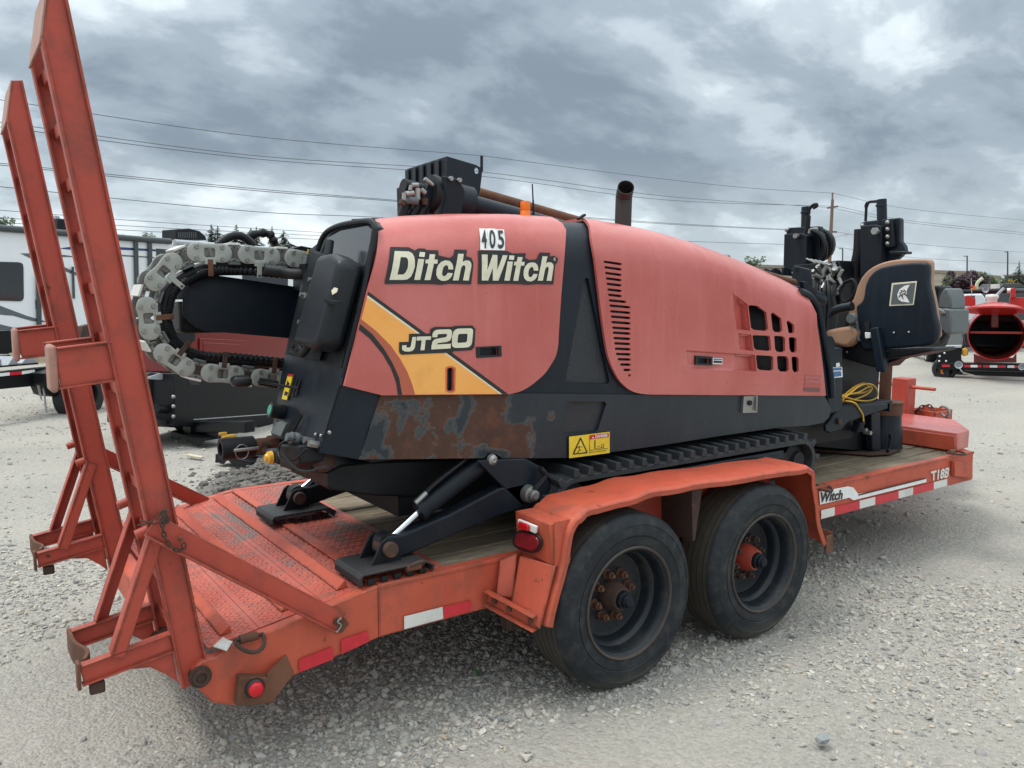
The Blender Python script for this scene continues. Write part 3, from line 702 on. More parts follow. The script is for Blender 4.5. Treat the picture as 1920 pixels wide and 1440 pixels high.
# ---- fenders
Y0, Y1 = 2.435, 2.698
outer = [(1025, 1176), (1047, 1085), (1066, 1000), (1077, 975), (1092, 962), (1120, 948), (1180, 933), (1230, 919), (1300, 905), (1400, 893), (1500, 876), (1518, 876), (1530, 889), (1533, 925), (1541, 985), (1552, 1016)]
# heights taken on the outer face
OP = [W(a, b, 'Y', Y0) for a, b in outer]
OP = arc(OP, 3)
def fender(sgn):
    def yy(v): return v if sgn > 0 else (YB+YF)-v
    m = MB(); vs = []; fs = []; n_ = len(OP)
    for i, p in enumerate(OP):
        t = (OP[min(i+1, n_-1)]-OP[max(i-1, 0)]).normalized(); nrm = Vector((-t.z, 0, t.x))
        dent = .006*math.sin(i*1.3)*math.sin(i*.37)
        pz = p+nrm*dent
        # section across: lip bottom, lip top, rolled edge, sheet, inner
        sec = [(Y0+.002, -.034), (Y0-.002, -.012), (Y0+.004, -.003), (Y0+.014, .001), (Y0+.10, .004), (Y1, .002), (Y1, -.003), (Y0+.10, -.002), (Y0+.018, -.006), (Y0+.008, -.012), (Y0+.008, -.034)]
        for y_, h in sec:
            q_ = pz+nrm*h; vs.append((q_.x, yy(y_), q_.z))
    k = 11
    for i in range(n_-1):
        for j in range(k): fs.append((i*k+j, i*k+(j+1) % k, (i+1)*k+(j+1) % k, (i+1)*k+j))
    fs += [tuple(range(k)), tuple((n_-1)*k+j for j in range(k))]
    m.add(vs, fs); f = m.build('fender', M['tred'], T, smooth=35, fix=True)
    return f
fn = fender(1); fender(-1)
# bracket flap at the front foot of the fender
q = OP[-1]; MB().bb((q.x-.01, Y0+.0, q.z-.06), (q.x+.05, Y0+.012, q.z+.03)).bb((q.x+.035, Y0+.0, q.z-.03), (q.x+.042, Y0+.09, q.z+.05)).build('fender_bracket', M['rust'], T, bevel=.002)
# wheel-well back plates seen under the fender
MB().bb((2.05, YB-.02, BZ-.01), (3.6, YB-.003, DZ+.20)).build('well_panel', M['tred2'], T)
# divider between the wheels
MB().prism([(2.77, Y0+.05, .79), (2.84, Y0+.05, .79), (2.80, Y0+.05, .55), (2.785, Y0+.05, .55)], (0, .20, 0)).build('well_divider', M['rustd'], T)
# light box on the rear of the fender
xb = 1.93
A = [(Vector((xb, 2.70, .779))), Vector((xb, 2.463, .777)), Vector((xb+.012, 2.463, .605)), Vector((xb+.012, 2.70, .607))]
lbx = MB().prism(A, (.10, 0, .0)).build('light_box', M['tred'], T, bevel=.006)
MB().bb((xb+.02, 2.455, .60), (xb+.10, 2.463, .785)).build('box_lip', M['tred'], T, bevel=.002)
def onbox(px, py, off=0.): return Wp(px, py, (xb-off, 2.6, .7), (1, 0, .07))
# marker light: white base, red lens
MB().prism([onbox(975, 972, .001), onbox(1010, 986, .001), onbox(1008, 1000, .001), onbox(976, 985, .001)], (-.014, 0, 0)).build('lamp_base', M['white'], lbx, bevel=.004)
MB().prism([onbox(976, 977, .016), onbox(994, 984, .016), onbox(994, 996, .016), onbox(976, 989, .016)], (-.014, 0, 0)).build('marker_lens', M['rlens'], lbx, bevel=.005)
def ovalpx(cx_, cy_, a_, b2, ang, n=24):
    out = []
    for j in range(n):
        t = 2*math.pi*j/n; x_ = math.copysign(abs(math.cos(t))**.7, math.cos(t))*a_; y_ = math.copysign(abs(math.sin(t))**.7, math.sin(t))*b2
        out.append((cx_+x_*math.cos(ang)-y_*math.sin(ang), cy_+x_*math.sin(ang)+y_*math.cos(ang)))
    return out
MB().prism([onbox(a, b, .001) for a, b in ovalpx(991, 1015, 27, 19, .32)], (-.010, 0, 0)).build('lamp_grommet', M['ink'], lbx, bevel=.003)
MB().prism([onbox(a, b, .008) for a, b in ovalpx(990, 1015, 22.5, 15, .32)], (-.012, 0, 0)).build('tail_lens', M['dlens'], lbx, bevel=.007, bseg=3)
# sloping bracket from beam to fender foot
P = [(917, 1108), (937, 1050), (958, 1040), (935, 1120)]
MB().prism([W(937, 1050, 'Y', 2.685), W(968, 1038, 'Y', 2.64), W(960, 1120, 'Y', 2.62), W(930, 1118, 'Y', 2.66)], (.008, 0, 0)).build('fender_strut', M['tred'], T, bevel=.003)
MB().prism([W(974, 1043, 'Y', 2.62), W(1040, 1062, 'Y', 2.45), W(1010, 1180, 'Y', 2.45), W(958, 1135, 'Y', 2.60)], (.01, 0, 0)).build('fender_apron', M['tred'], T, bevel=.003)
a = W(915, 1118, 'Y', 2.695); b_ = W(1008, 1168, 'Y', 2.47)
ck = MB(); ck.bar(a, b_, .008, .058); ax = (b_-a).normalized()
for z_ in (.029, -.029): ck.bar(a+Vector((-.016, -.004, z_)), b_+Vector((-.016, -.004, z_)), .035, .006)
ck.build('fender_arm', M['tred'], T, bevel=.002)
for t in (.15, .45, .88):
    q = a.lerp(b_, t)+Vector((-.005, -.004, 0)); MB().lathe([(0, .012), (.011, .01), (.013, 0)], q, (-1, -.4, 0), 10).build('bolt', M['rust'], T, smooth=True)
MB().bb((1.97, 2.66, .27), (2.03, 2.70, .385)).build('spring_hanger', M['rustd'], T, bevel=.004); MB().bb((1.90, 2.70, .25), (2.02, 2.78, .34)).build('spring_hanger', M['rustd'], T, bevel=.02)
# ---- wheels
def tyre_mat():
    m, t, b = newmat('dusty_tyre'); q = NT(t); p = wpos(q)
    d = q.noise(8, 6, .7, p); c = q.mix(q.step(d, .35, .7), (.010, .013, .017), (.022, .026, .030)); c = q.mix(q.step(q.noise(16, 7, .72, p), .5, .72, 0., .5), c, (.075, .07, .06))
    sep = q.n('ShaderNodeSeparateXYZ'); q.l(p, sep.inputs[0]); c = q.mix(q.m('MULTIPLY', q.step(sep.outputs[2], .10, .0), .5), c, (.13, .12, .10))
    tread = q.step(sep.outputs[1], 2.462, 2.475); c = q.mix(q.m('MULTIPLY', tread, .65), c, (.085, .074, .057))
    q.l(c, b.inputs['Base Color']); b.inputs['Roughness'].default_value = .6; b.inputs['Specular IOR Level'].default_value = .3; q.bump(b, d, .25, .004); return m
M['tyre'] = tyre_mat()
M['rim'] = paint('dusty_black_rim', (.009, .013, .018), (.016, .021, .027), .4, dirt=(.10, .085, .065), dirt_amt=.5, rust=.05, spec=.35, bump=.15, streak=.1)
M['rimedge'] = paint('rusty_rim_edge', (.045, .038, .032), (.08, .062, .048), .6, dirt=(.03, .02, .015), dirt_amt=.6, rust=.2)
WZ = .3705
def wheel(xc, red):
    Rt = .386; yo = 2.427; n_ = 96
    prof = [(.238, .020), (.246, .006), (.262, .001), (.288, -.004), (.290, -.0005), (.296, -.0045), (.318, -.004), (.340, .0), (.342, -.0025), (.347, .001), (.358, .006), (.372, .016), (.381, .026), (.3855, .034)]
    yy_ = .034
    for g in range(5):
        prof += [(Rt, yy_+.006), (Rt+.0008, yy_+.028), (Rt, yy_+.0285), (Rt-.013, yy_+.0295), (Rt-.013, yy_+.034), (Rt, yy_+.035)]; yy_ += .035
    prof += [(Rt, .212), (.378, .225), (.355, .238), (.30, .246), (.25, .236), (.236, .218)]
    w = bpy.data.objects.new('wheel', None); SC.collection.objects.link(w); w.parent = T; base = Vector((xc, yo+.12, WZ)); WL[w.name] = base; w.location = base-WL[T.name]
    ty = MB().lathe(prof, (xc, yo, WZ), (0, 1, 0), n_)
    for v in ty.v:
        if v.z < .004:
            d_ = .004-v.z; v.z = .004-.0005*d_; v.y += (-.25 if v.y < yo+.12 else .25)*d_*.6*(1 if abs(v.y-yo-.12) > .08 else 0)
    ty.build('tyre', M['tyre'], w, smooth=35)
    # rim barrel: flange, deep dish
    rb = MB().lathe([(.243, .012), (.246, .004), (.243, -.001), (.236, .002), (.233, .010), (.228, .014), (.222, .020), (.216, .050), (.212, .075), (.198, .085), (.192, .100), (.190, .118), (.186, .134), (.170, .140), (.09, .138), (.0, .138)], (xc, yo, WZ), (0, 1, 0), 64)
    rb.build('rim', M['rim'], w, smooth=35)
    MB().lathe([(.247, .010), (.2475, .002), (.243, -.003), (.236, .0), (.2335, .007)], (xc, yo, WZ), (0, 1, 0), 64).build('rim_flange', M['rimedge'], w, smooth=True)
    hm = M['tred2'] if red else M['rustd']
    MB().lathe([(.068, .136), (.066, .108), (.058, .080), (.052, .060), (.050, .055), (.0, .055)], (xc, yo, WZ), (0, 1, 0), 32).build('hub', hm, w, smooth=40)
    MB().lathe([(.041, .056), (.040, .037), (.030, .035), (.030, .020), (.026, .019), (.022, .006), (.0, .004)], (xc, yo, WZ), (0, 1, 0), 8 if not red else 24).build('hub_cap', M['black'], w, bevel=.002)
    for k in range(8):
        a_ = 2*math.pi*(k+.3)/8; cx_, cz_ = xc+math.cos(a_)*.100, WZ+math.sin(a_)*.100
        MB().lathe([(.023, .137), (.022, .128), (.016, .124), (.016, .098), (.009, .096), (.009, .084), (0, .083)], (cx_, yo, cz_), (0, 1, 0), 8).build('lug_nut', M['rust'] if not red else M['rustd'], w, smooth=30)
    return w
w1 = wheel(2.347, False); w2 = wheel(3.249, True)
for w_, xc in ((w1, 2.347), (w2, 3.249)):
    wc = w_.copy(); SC.collection.objects.link(wc); wc.parent = T; wc.rotation_euler = (0, 0, math.pi); base = Vector((xc, (YB+YF)-2.547, WZ)); wc.location = base-WL[T.name]
    for ch in w_.children: c_ = ch.copy(); SC.collection.objects.link(c_); c_.parent = wc
    MB().cyl((xc, 2.62, WZ), (xc, YF+.1, WZ), .045).build('axle', M['rustd'], T, smooth=True)
M['padm'] = paint('worn_black_pad', (.016, .017, .019), (.03, .03, .032), .6, dirt=(.07, .045, .035), dirt_amt=.5, rust=.25, streak=.1, bump=.3)
# ------------------------------------------------------------------ directional drill
D = root('directional_drill', (2.9, 3.4, DZ), 'red and black directional drilling machine with cable chain and seat standing on the trailer deck', 'drilling machine')
YS, RC = 2.82, .20
crown_px = [(702, 413), (760, 406.5), (850, 403), (950, 403.5), (1046, 409), (1093, 410), (1152, 421), (1209, 432), (1282, 453), (1321, 467.5), (1394, 495.6), (1456, 524), (1501, 550), (1524, 572), (1540, 620)]
CR = [W(a, b, 'Y', YS+RC*.92) for a, b in crown_px]
def crown(x):
    if x <= CR[0].x: return CR[0].z-(CR[0].x-x)*.3
    for a, b in zip(CR, CR[1:]):
        if x <= b.x: return a.z+(b.z-a.z)*(x-a.x)/(b.x-a.x)
    return CR[-1].z-(x-CR[-1].x)*1.2
def S(x, t, off=0.):
    c = crown(x)-RC; a = (t-c)/RC
    bulge = .012*math.sin(min(1, max(0, (t-1.0)/.9))*math.pi)
    if a <= 0: return Vector((x, YS-off-bulge, t))
    if a <= math.pi/2: return Vector((x, YS-bulge*(1-a)+RC-(RC+off)*math.cos(a), c+(RC+off)*math.sin(a)))
    e = (a-math.pi/2)*RC; return Vector((x, YS+RC+e, c+RC+off-.10*e*e))
def H(px, py):
    y = YS
    for _ in range(30):
        P = W(px, py, 'Y', y); c = crown(P.x)-RC; bulge = .012*math.sin(min(1, max(0, (P.z-1.0)/.9))*math.pi)
        if P.z <= c: ny = YS-bulge
        else:
            s = min(1., (P.z-c)/RC); ny = YS+RC-RC*math.sqrt(max(0, 1-s*s))
        y = y*.5+ny*.5
    s = (P.z-c)/RC
    return (P.x, P.z) if s <= 0 else (P.x, c+RC*math.asin(min(1, s)))
def inpoly(p, poly):
    x, y = p; r = False; j = len(poly)-1
    for i in range(len(poly)):
        xi, yi = poly[i]; xj, yj = poly[j]
        if (yi > y) != (yj > y) and x < (xj-xi)*(y-yi)/(yj-yi)+xi: r = not r
        j = i
    return r
def fill(outline, holes=(), step=.05, extra=()):
    """triangulate a 2D outline with holes and inner grid points"""
    pts = []; ed = []
    def loop(q, closed=True):
        b = len(pts); q = [tuple(v) for v in q]; out = []
        for i in range(len(q)):
            a = Vector((*q[i], 0)); c = Vector((*q[(i+1) % len(q)], 0)); k = max(1, int((c-a).length/step))
            for j in range(k): out.append(tuple(a.lerp(c, j/k)[:2]))
        for v in out: pts.append(Vector(v))
        for i in range(len(out)): ed.append((b+i, b+(i+1) % len(out)))
        return out
    loop(outline); [loop(h) for h in holes]; [loop(h) for h in extra]
    xs = [p[0] for p in outline]; ys = [p[1] for p in outline]; allp = [outline]+list(holes)+list(extra)
    A_ = np.array([pts[a] for a, b in ed]); B_ = np.array([pts[b] for a, b in ed]); AB = B_-A_; LL = (AB**2).sum(1)+1e-12
    x = min(xs)+step/2; r = 0
    while x < max(xs):
        y = min(ys)+step*(.5 if r % 2 else .25)
        while y < max(ys):
            q = np.array((x, y)); t = np.clip(((q-A_)*AB).sum(1)/LL, 0, 1)
            if (((A_+AB*t[:, None]-q)**2).sum(1)).min() > (step*.38)**2 and inpoly((x, y), outline) and not any(inpoly((x, y), h) for h in holes): pts.append(Vector((x, y)))
            y += step
        x += step; r += 1
    V, E_, Fc, *_ = delaunay_2d_cdt(pts, ed, [], 0, 1e-6)
    V = [tuple(v) for v in V]; fs = []
    for f in Fc:
        cx_ = sum(V[i][0] for i in f)/3; cy_ = sum(V[i][1] for i in f)/3
        p0_, p1_, p2_ = (V[i] for i in f[:3]); ar_ = abs((p1_[0]-p0_[0])*(p2_[1]-p0_[1])-(p2_[0]-p0_[0])*(p1_[1]-p0_[1]))
        if ar_ > 2e-7 and inpoly((cx_, cy_), outline) and not any(inpoly((cx_, cy_), h) for h in holes): fs.append(tuple(f))
    used = sorted({i for f in fs for i in f}); mp_ = {a: i for i, a in enumerate(used)}
    return [V[i] for i in used], [tuple(mp_[i] for i in f) for f in fs]
def skin(name, outline, mat, parent, off=0., holes=(), step=.05, solid=None, depth=None, extra=(), smooth=50, label=None, surf=S, bevel=0):
    v, f = fill(outline, holes, step, extra); m = MB()
    P = [surf(a, b, off-(depth(a, b) if depth else 0)) for a, b in v]
    # wind the faces so the normal looks towards -Y / up
    g = []
    for t in f:
        n_ = (P[t[1]]-P[t[0]]).cross(P[t[2]]-P[t[0]]); c = (P[t[0]]+P[t[1]]+P[t[2]])/3
        g.append(t if n_.dot(Vector((0, -1, .8))) > 0 else tuple(reversed(t)))
    m.add(P, g)
    return m.build(name, mat, parent, smooth=smooth, solid=solid, label=label, bevel=bevel)
def Z1(pts): return [(640+a/3.84, 390+b/3.84) for a, b in pts]
def Z3(pts): return [(1040+a/3.5556, 400+b/3.5556) for a, b in pts]
def HH(px): return [H(a, b) for a, b in px]
def ttop(x, e=.46): return crown(x)-RC+RC*math.pi/2+e
# frame block that carries the covers
KB = MB(); KB.prism([Vector((1.36, YS+.07, 1.02)), Vector((4.1, YS+.07, .96)), Vector((4.15, YS+.07, 1.45)), Vector((3.4, YS+.07, 1.72)), Vector((2.6, YS+.07, 1.80)), Vector((1.50, YS+.07, 1.78))], (0, .58, 0)); KB.build('main_frame', M['dark'], D)
# ---- black shell below the red covers
left = [(704, 415), (709, 424), (707, 442), (687, 546), (643, 723)]
right = [(1526, 574), (1534, 600), (1543, 640), (1550, 700), (1554, 742)]
Lh = HH(left); Rh = HH(right)
sh = [(Lh[0][0], ttop(Lh[0][0]))]+[(CR[i].x, ttop(CR[i].x)) for i in range(1, len(CR)-3)]+[(Rh[0][0]-.06, ttop(Rh[0][0]-.06))]+Rh+HH([(1197, 745), (716, 745)])+Lh[::-1]
grille_px = Z3([(212, 440), (226, 430), (240, 436), (330, 900), (382, 1120), (372, 1138), (95, 1134), (86, 1120), (130, 880)])
gr = HH(grille_px)
wh = HH(Z3([(1165, 505), (1290, 570), (1640, 700), (1655, 1085), (1180, 1075), (1160, 900)]))
shell = skin('body_shell', sh, M['bluk'], D, off=-.016, holes=[gr, wh], step=.07, solid=.02)
def mesh_grille():
    m, t, b = newmat('perforated_mesh'); q = NT(t); p = wpos(q); v = q.n('ShaderNodeTexVoronoi', i_Scale=95.); v.inputs['Randomness'].default_value = .15; q.l(q.scaled(p, (1, .02, 1)), v.inputs['Vector'])
    k = q.step(v.outputs['Distance'], .30, .42); q.l(q.mix(k, (.001, .001, .002), (.022, .027, .033)), b.inputs['Base Color']); b.inputs['Roughness'].default_value = .5; q.bump(b, k, .6, .003); return m
M['mesh'] = mesh_grille()
skin('mesh_grille', HH([(a+(1128-a)*-.02, b) for a, b in grille_px]), M['mesh'], shell, off=-.032, step=.06)
# raised rib beside the grille
# ---- rear red cover
p1 = Z1([(240, 92), (265, 130), (262, 200), (185, 600), (18, 1280), (290, 1348), (1200, 1340), (1275, 1322), (1340, 1290), (1400, 1245), (1460, 1190), (1505, 1125), (1540, 1060), (1556, 980), (1560, 900), (1580, 600), (1612, 200), (1605, 150), (1590, 120), (1555, 95)])
p1 = p1[:7]+[(v.x, v.y) for v in arc([Vector((a, b, 0)) for a, b in p1[6:18]], 4)][1:-1]+p1[17:]
h1 = HH(p1); x0 = h1[0][0]; x1 = h1[-1][0]
slot = HH(Z1([(757, 1160), (770, 1150), (790, 1150), (800, 1160), (799, 1305), (788, 1316), (765, 1316), (756, 1305)]))
hnd = HH(Z1([(988, 1008), (1120, 1000), (1122, 1057), (990, 1064)]))
o1 = [(x0, ttop(x0))]+[(x0+(x1-x0)*k/4, ttop(x0+(x1-x0)*k/4)) for k in (1, 2, 3)]+[(x1, ttop(x1))]+h1[::-1]
rear_cover = skin('rear_cover', o1, M['hood'], D, off=.006, holes=[slot, hnd], step=.045, solid=.014, bevel=.003)
# ---- front red cover with louvre slots and nine windows
e2 = Z3([(190, 36), (215, 62), (230, 95), (240, 170), (270, 370), (310, 700), (340, 900), (362, 985), (390, 1050), (420, 1105), (460, 1150), (505, 1182), (560, 1200), (620, 1207), (1802, 1216), (1780, 1000), (1745, 750), (1732, 670), (1712, 625)])
e2 = [(v.x, v.y) for v in arc([Vector((a, b, 0)) for a, b in e2[:14]], 4)]+e2[14:]
h2 = HH(e2); xa = h2[0][0]; xe = h2[-1][0]
tops = [(xa, ttop(xa))]+[(c.x, ttop(c.x)) for c in CR if xa < c.x < xe-.12]+[(xe-.09, ttop(xe-.09)), (xe-.03, ttop(xe-.03, .1))]
o2 = tops+h2[::-1]
Lx = [320, 325, 330, 335, 340, 345, 350, 355, 359, 364, 368, 372, 377, 380, 385, 390, 394, 402, 413, 430, 452, 484]
Rx = [443, 441, 441, 441, 441, 442, 443, 472, 500, 500, 501, 501, 501, 501, 501, 501, 502, 503, 503, 503, 502, 503]
Ly = [323, 360, 398, 434, 470, 508, 543, 580, 615, 653, 688, 725, 762, 795, 831, 866, 902, 937, 972, 1007, 1043, 1079]
holes = []
for i, (a, b_, y_) in enumerate(zip(Lx, Rx, Ly)):
    sl_ = (15-.65*i)*(b_-a)/120; r = 8.5; pts = []
    for j in range(5): t = math.pi/2+math.pi*j/4; pts.append((a+r+r*math.cos(t), y_+r*math.sin(t)))
    for j in range(5): t = -math.pi/2+math.pi*j/4; pts.append((b_-r+r*math.cos(t), y_+sl_+r*math.sin(t)))
    holes.append(HH(Z3(pts)))
wins = [[(1285, 618), (1298, 612), (1345, 616), (1405, 660), (1418, 770), (1405, 785), (1320, 776), (1303, 762)], [(1435, 672), (1450, 660), (1505, 700), (1512, 780), (1500, 795), (1460, 790), (1447, 775)], [(1540, 722), (1555, 714), (1590, 745), (1592, 792), (1578, 802), (1553, 796)],
        [(1312, 818), (1320, 812), (1420, 815), (1430, 825), (1438, 910), (1425, 918), (1335, 909), (1322, 895)], [(1457, 822), (1465, 815), (1520, 820), (1530, 835), (1532, 915), (1520, 927), (1475, 922), (1463, 905)], [(1555, 832), (1562, 825), (1597, 827), (1607, 840), (1607, 918), (1597, 930), (1570, 925), (1560, 905)],
        [(1335, 950), (1345, 945), (1440, 950), (1452, 960), (1452, 1040), (1440, 1050), (1360, 1043), (1345, 1030)], [(1475, 958), (1485, 950), (1540, 952), (1552, 970), (1555, 1045), (1545, 1057), (1495, 1053), (1482, 1035)], [(1573, 962), (1580, 955), (1610, 955), (1620, 970), (1622, 1050), (1612, 1060), (1590, 1058), (1579, 1040)]]
holes += [HH(Z3(w_)) for w_ in wins]
hn2 = HH(Z3([(945, 962), (1030, 965), (1030, 1002), (946, 1000)])); holes.append(hn2)
rec = [([(1176, 526), (1278, 606), (1298, 782), (1208, 778)], [(1196, 560), (1276, 618), (1292, 772), (1222, 768)], 1180, 1292, .035),
       ([(1216, 797), (1306, 810), (1318, 918), (1228, 912)], [(1232, 808), (1304, 818), (1314, 907), (1242, 902)], 1220, 1314, .030),
       ([(868, 912), (1329, 943), (1340, 1054), (888, 1036)], [(880, 922), (1327, 952), (1336, 1043), (897, 1027)], 1180, 1336, .03)]
extra = []; inner = []
for o_, i_, a, b_, dd in rec:
    oh, ih = HH(Z3(o_)), HH(Z3(i_)); extra += [oh, ih]; xa_, xb_ = H(*Z3([(a, 800)])[0])[0], H(*Z3([(b_, 800)])[0])[0]; cx_ = sum(p[0] for p in ih)/4; cy_ = sum(p[1] for p in ih)/4
    inner.append(([((p[0]-cx_)*1.01+cx_, (p[1]-cy_)*1.02+cy_) for p in ih], xa_, xb_, dd))
def rdepth(x, t):
    for ih, a, b_, dd in inner:
        if inpoly((x, t), ih): return .007+dd*min(1, max(0, (x-a)/(b_-a)))
    return 0
front_cover = skin('front_cover', o2, M['hood'], D, off=.006, holes=holes, step=.045, solid=.014, depth=rdepth, extra=extra, bevel=0)
skin('window_backing', HH(Z3([(1150, 490), (1290, 555), (1655, 690), (1670, 1100), (1150, 1095)])), M['dark'], front_cover, off=-.066, step=.1)
# trim strip along the front edge of the cover
# ---- lower skirts
sk = [(716, 738), (1000, 738), (1240, 741), (1546, 741), (1553, 752), (1560, 768), (1556, 783), (1545, 793), (1520, 798), (1462, 802), (1350, 818), (1237, 836), (1142, 849), (1064, 859), (943, 859.5), (933, 852), (919, 850), (909, 859.5), (675, 862)]
g2 = HH([(640+a/3.2, 700+b/3.2) for a, b in [(1362, 175), (1375, 169), (1585, 171), (1595, 185), (1545, 340), (1530, 352), (1345, 366), (1328, 352)]])
def rust_body():
    m, t, b = newmat('rust_peeled_black'); q = NT(t); p = wpos(q); s = q.n('ShaderNodeSeparateXYZ'); q.l(p, s.inputs[0])
    n_ = q.noise(5.2, 6, .55, p, .35); fine = q.noise(60, 6, .7, p)
    ext = q.step(s.outputs[0], 1.95, 2.5, .0, .38); msk = q.m('SUBTRACT', q.m('ADD', n_, q.m('MULTIPLY', fine, .02)), ext)
    rm = q.step(msk, .452, .458); lip = q.m('MULTIPLY', q.step(msk, .432, .452), q.step(msk, .472, .454)); peel = q.step(q.m('ABSOLUTE', q.m('SUBTRACT', msk, .422)), .02, .0)
    base = q.mix(q.noise(3, 5, .6, p), (.006, .012, .019), (.013, .022, .032)); st = q.noise(6, 5, .6, q.scaled(p, (1.5, 1, .25))); base = q.mix(q.m('MULTIPLY', q.step(st, .5, .75), .35), base, (.035, .045, .052)); base = q.mix(q.m('MULTIPLY', peel, .8), base, (.06, .068, .07))
    dust = q.m('MULTIPLY', q.step(q.noise(9, 8, .75, p), .58, .7), .6); base = q.mix(dust, base, (.032, .036, .04))
    rn = q.noise(14, 8, .7, p, .5); rc = q.mix(q.step(rn, .3, .7), (.038, .019, .014), (.092, .038, .023)); rc = q.mix(q.m('MULTIPLY', q.step(q.noise(5, 5, .6, p), .60, .72), .7), rc, (.21, .068, .022)); rc = q.mix(.25, rc, q.mix(fine, (.02, .01, .01), (.18, .08, .05)))
    c = q.mix(rm, base, rc); c = q.mix(q.m('MULTIPLY', lip, .35), c, (.22, .20, .17)); q.l(c, b.inputs['Base Color']); q.l(q.m('ADD', q.m('MULTIPLY', rm, .42), .42), b.inputs['Roughness'])
    q.bump(b, q.m('ADD', q.m('MULTIPLY', q.m('SUBTRACT', 1., rm), 1.), q.m('MULTIPLY', fine, .25)), .8, .006); return m
M['rbody'] = rust_body()
skirt = skin('side_skirt', HH(sk), M['rbody'], D, off=-.006, holes=[g2], step=.06, solid=.03, bevel=.004)
skin('skirt_grille', [(a, b_) for a, b_ in g2], M['mesh'], skirt, off=-.022, step=.06)
# ---- decals
def decal(name, px, mt, off, parent=None, step=.06, zf=Z1): return skin(name, HH(zf(px)), M[mt], parent or rear_cover, off=off, step=step)
M['orange'] = paint('orange_decal', (.90, .36, .07), (.93, .44, .11), .4, dirt=(.45, .13, .03), dirt_amt=.35, streak=.1, bump=.03)
M['orange2'] = paint('burnt_orange_decal', (.42, .095, .05), (.47, .11, .06), .42, dirt_amt=.1, streak=.1, bump=.03)
curveA = [(137, 800), (240, 880), (350, 990), (420, 1090), (470, 1180), (505, 1270), (525, 1341)]
curveB = [(128, 834), (215, 905), (300, 1010), (360, 1110), (410, 1220), (432, 1344)]
curveC = [(119, 875), (200, 940), (290, 1050), (350, 1150), (390, 1260), (402, 1345)]
cut = lambda q: [q]
O = .0075
# the orange swoosh is cut round the latch slot
ob_ = HH(Z1([(178, 642), (1135, 1338)]+curveA[::-1]))
so = HH(Z1([(747, 1152), (768, 1141), (792, 1141), (810, 1152), (807, 1312), (792, 1324), (765, 1324), (748, 1312)]))
skin('orange_stripe', ob_, M['orange'], rear_cover, off=O, holes=[so], step=.06)
fr = skin('latch_frame', HH(Z1([(742, 1148), (768, 1137), (794, 1137), (816, 1150), (812, 1316), (794, 1328), (762, 1328), (743, 1316)])), plain('scraped_orange_red', (.62, .13, .035), .45), rear_cover, off=.0088, holes=[HH(Z1([(754, 1157), (770, 1148), (790, 1148), (802, 1158), (801, 1307), (788, 1318), (765, 1318), (753, 1307)]))], step=.05)
decal('burnt_stripe', curveA+curveB[::-1], 'orange2', O); decal('black_stripe', curveB+curveC[::-1], 'ink', O)
decal('black_stripe', [(188, 602), (1195, 1339), (1150, 1338), (182, 628)], 'ink', O); decal('white_stripe', [(182, 628), (1150, 1338), (1135, 1338), (178, 642)], 'cream', O)
bk1 = decal('name_decal', [(345, 288), (478, 290), (520, 312), (545, 297), (590, 298), (605, 308), (690, 310), (690, 345), (705, 348), (770, 362), (798, 345), (806, 303), (895, 306), (888, 350), (925, 360), (942, 395), (940, 430), (926, 550), (770, 545), (710, 553), (650, 548), (480, 545), (305, 547), (307, 520)], 'ink', .0095, step=.04)
bk2 = decal('name_decal', [(975, 310), (1180, 312), (1222, 330), (1318, 327), (1312, 360), (1345, 375), (1395, 370), (1418, 323), (1492, 325), (1490, 350), (1520, 345), (1550, 365), (1545, 395), (1530, 410), (1518, 550), (1400, 547), (1330, 553), (1280, 548), (1170, 545), (975, 548)], 'ink', .0095, step=.04)
bk3 = decal('model_decal', [(408, 1030), (408, 965), (478, 962), (480, 905), (630, 903), (635, 870), (665, 855), (790, 855), (810, 848), (935, 845), (957, 870), (950, 1000), (930, 1022), (800, 1030), (790, 1040), (540, 1050), (430, 1056), (415, 1048)], 'ink', .0095, step=.04)
def hood_text(s, mt, cor, so_, parent, zf=Z1, **k):
    C_ = [H(*zf([c])[0]) for c in cor]; tl, tr, br, bl = [Vector(c) for c in C_]
    def f(u, w):
        q = bl.lerp(br, u).lerp(tl.lerp(tr, u), w); return S(q.x, q.y, so_)
    return text_mesh(s, M[mt], 'lettering', parent, None, f, **k)
def glyphs(G, zf, mt, off, parent):
    for ol_, hs_ in G:
        skin('letter', HH(zf(ol_)), M[mt], parent, off=off, holes=[HH(zf(h)) for h in hs_], step=.03)
ZA = lambda P: [(700+a/7.385, 450+b/7.385) for a, b in P]
ZB = lambda P: [(880+a/10.667, 450+b/10.667) for a, b in P]
ZC = lambda P: [(730+a/11.294, 600+b/11.294) for a, b in P]
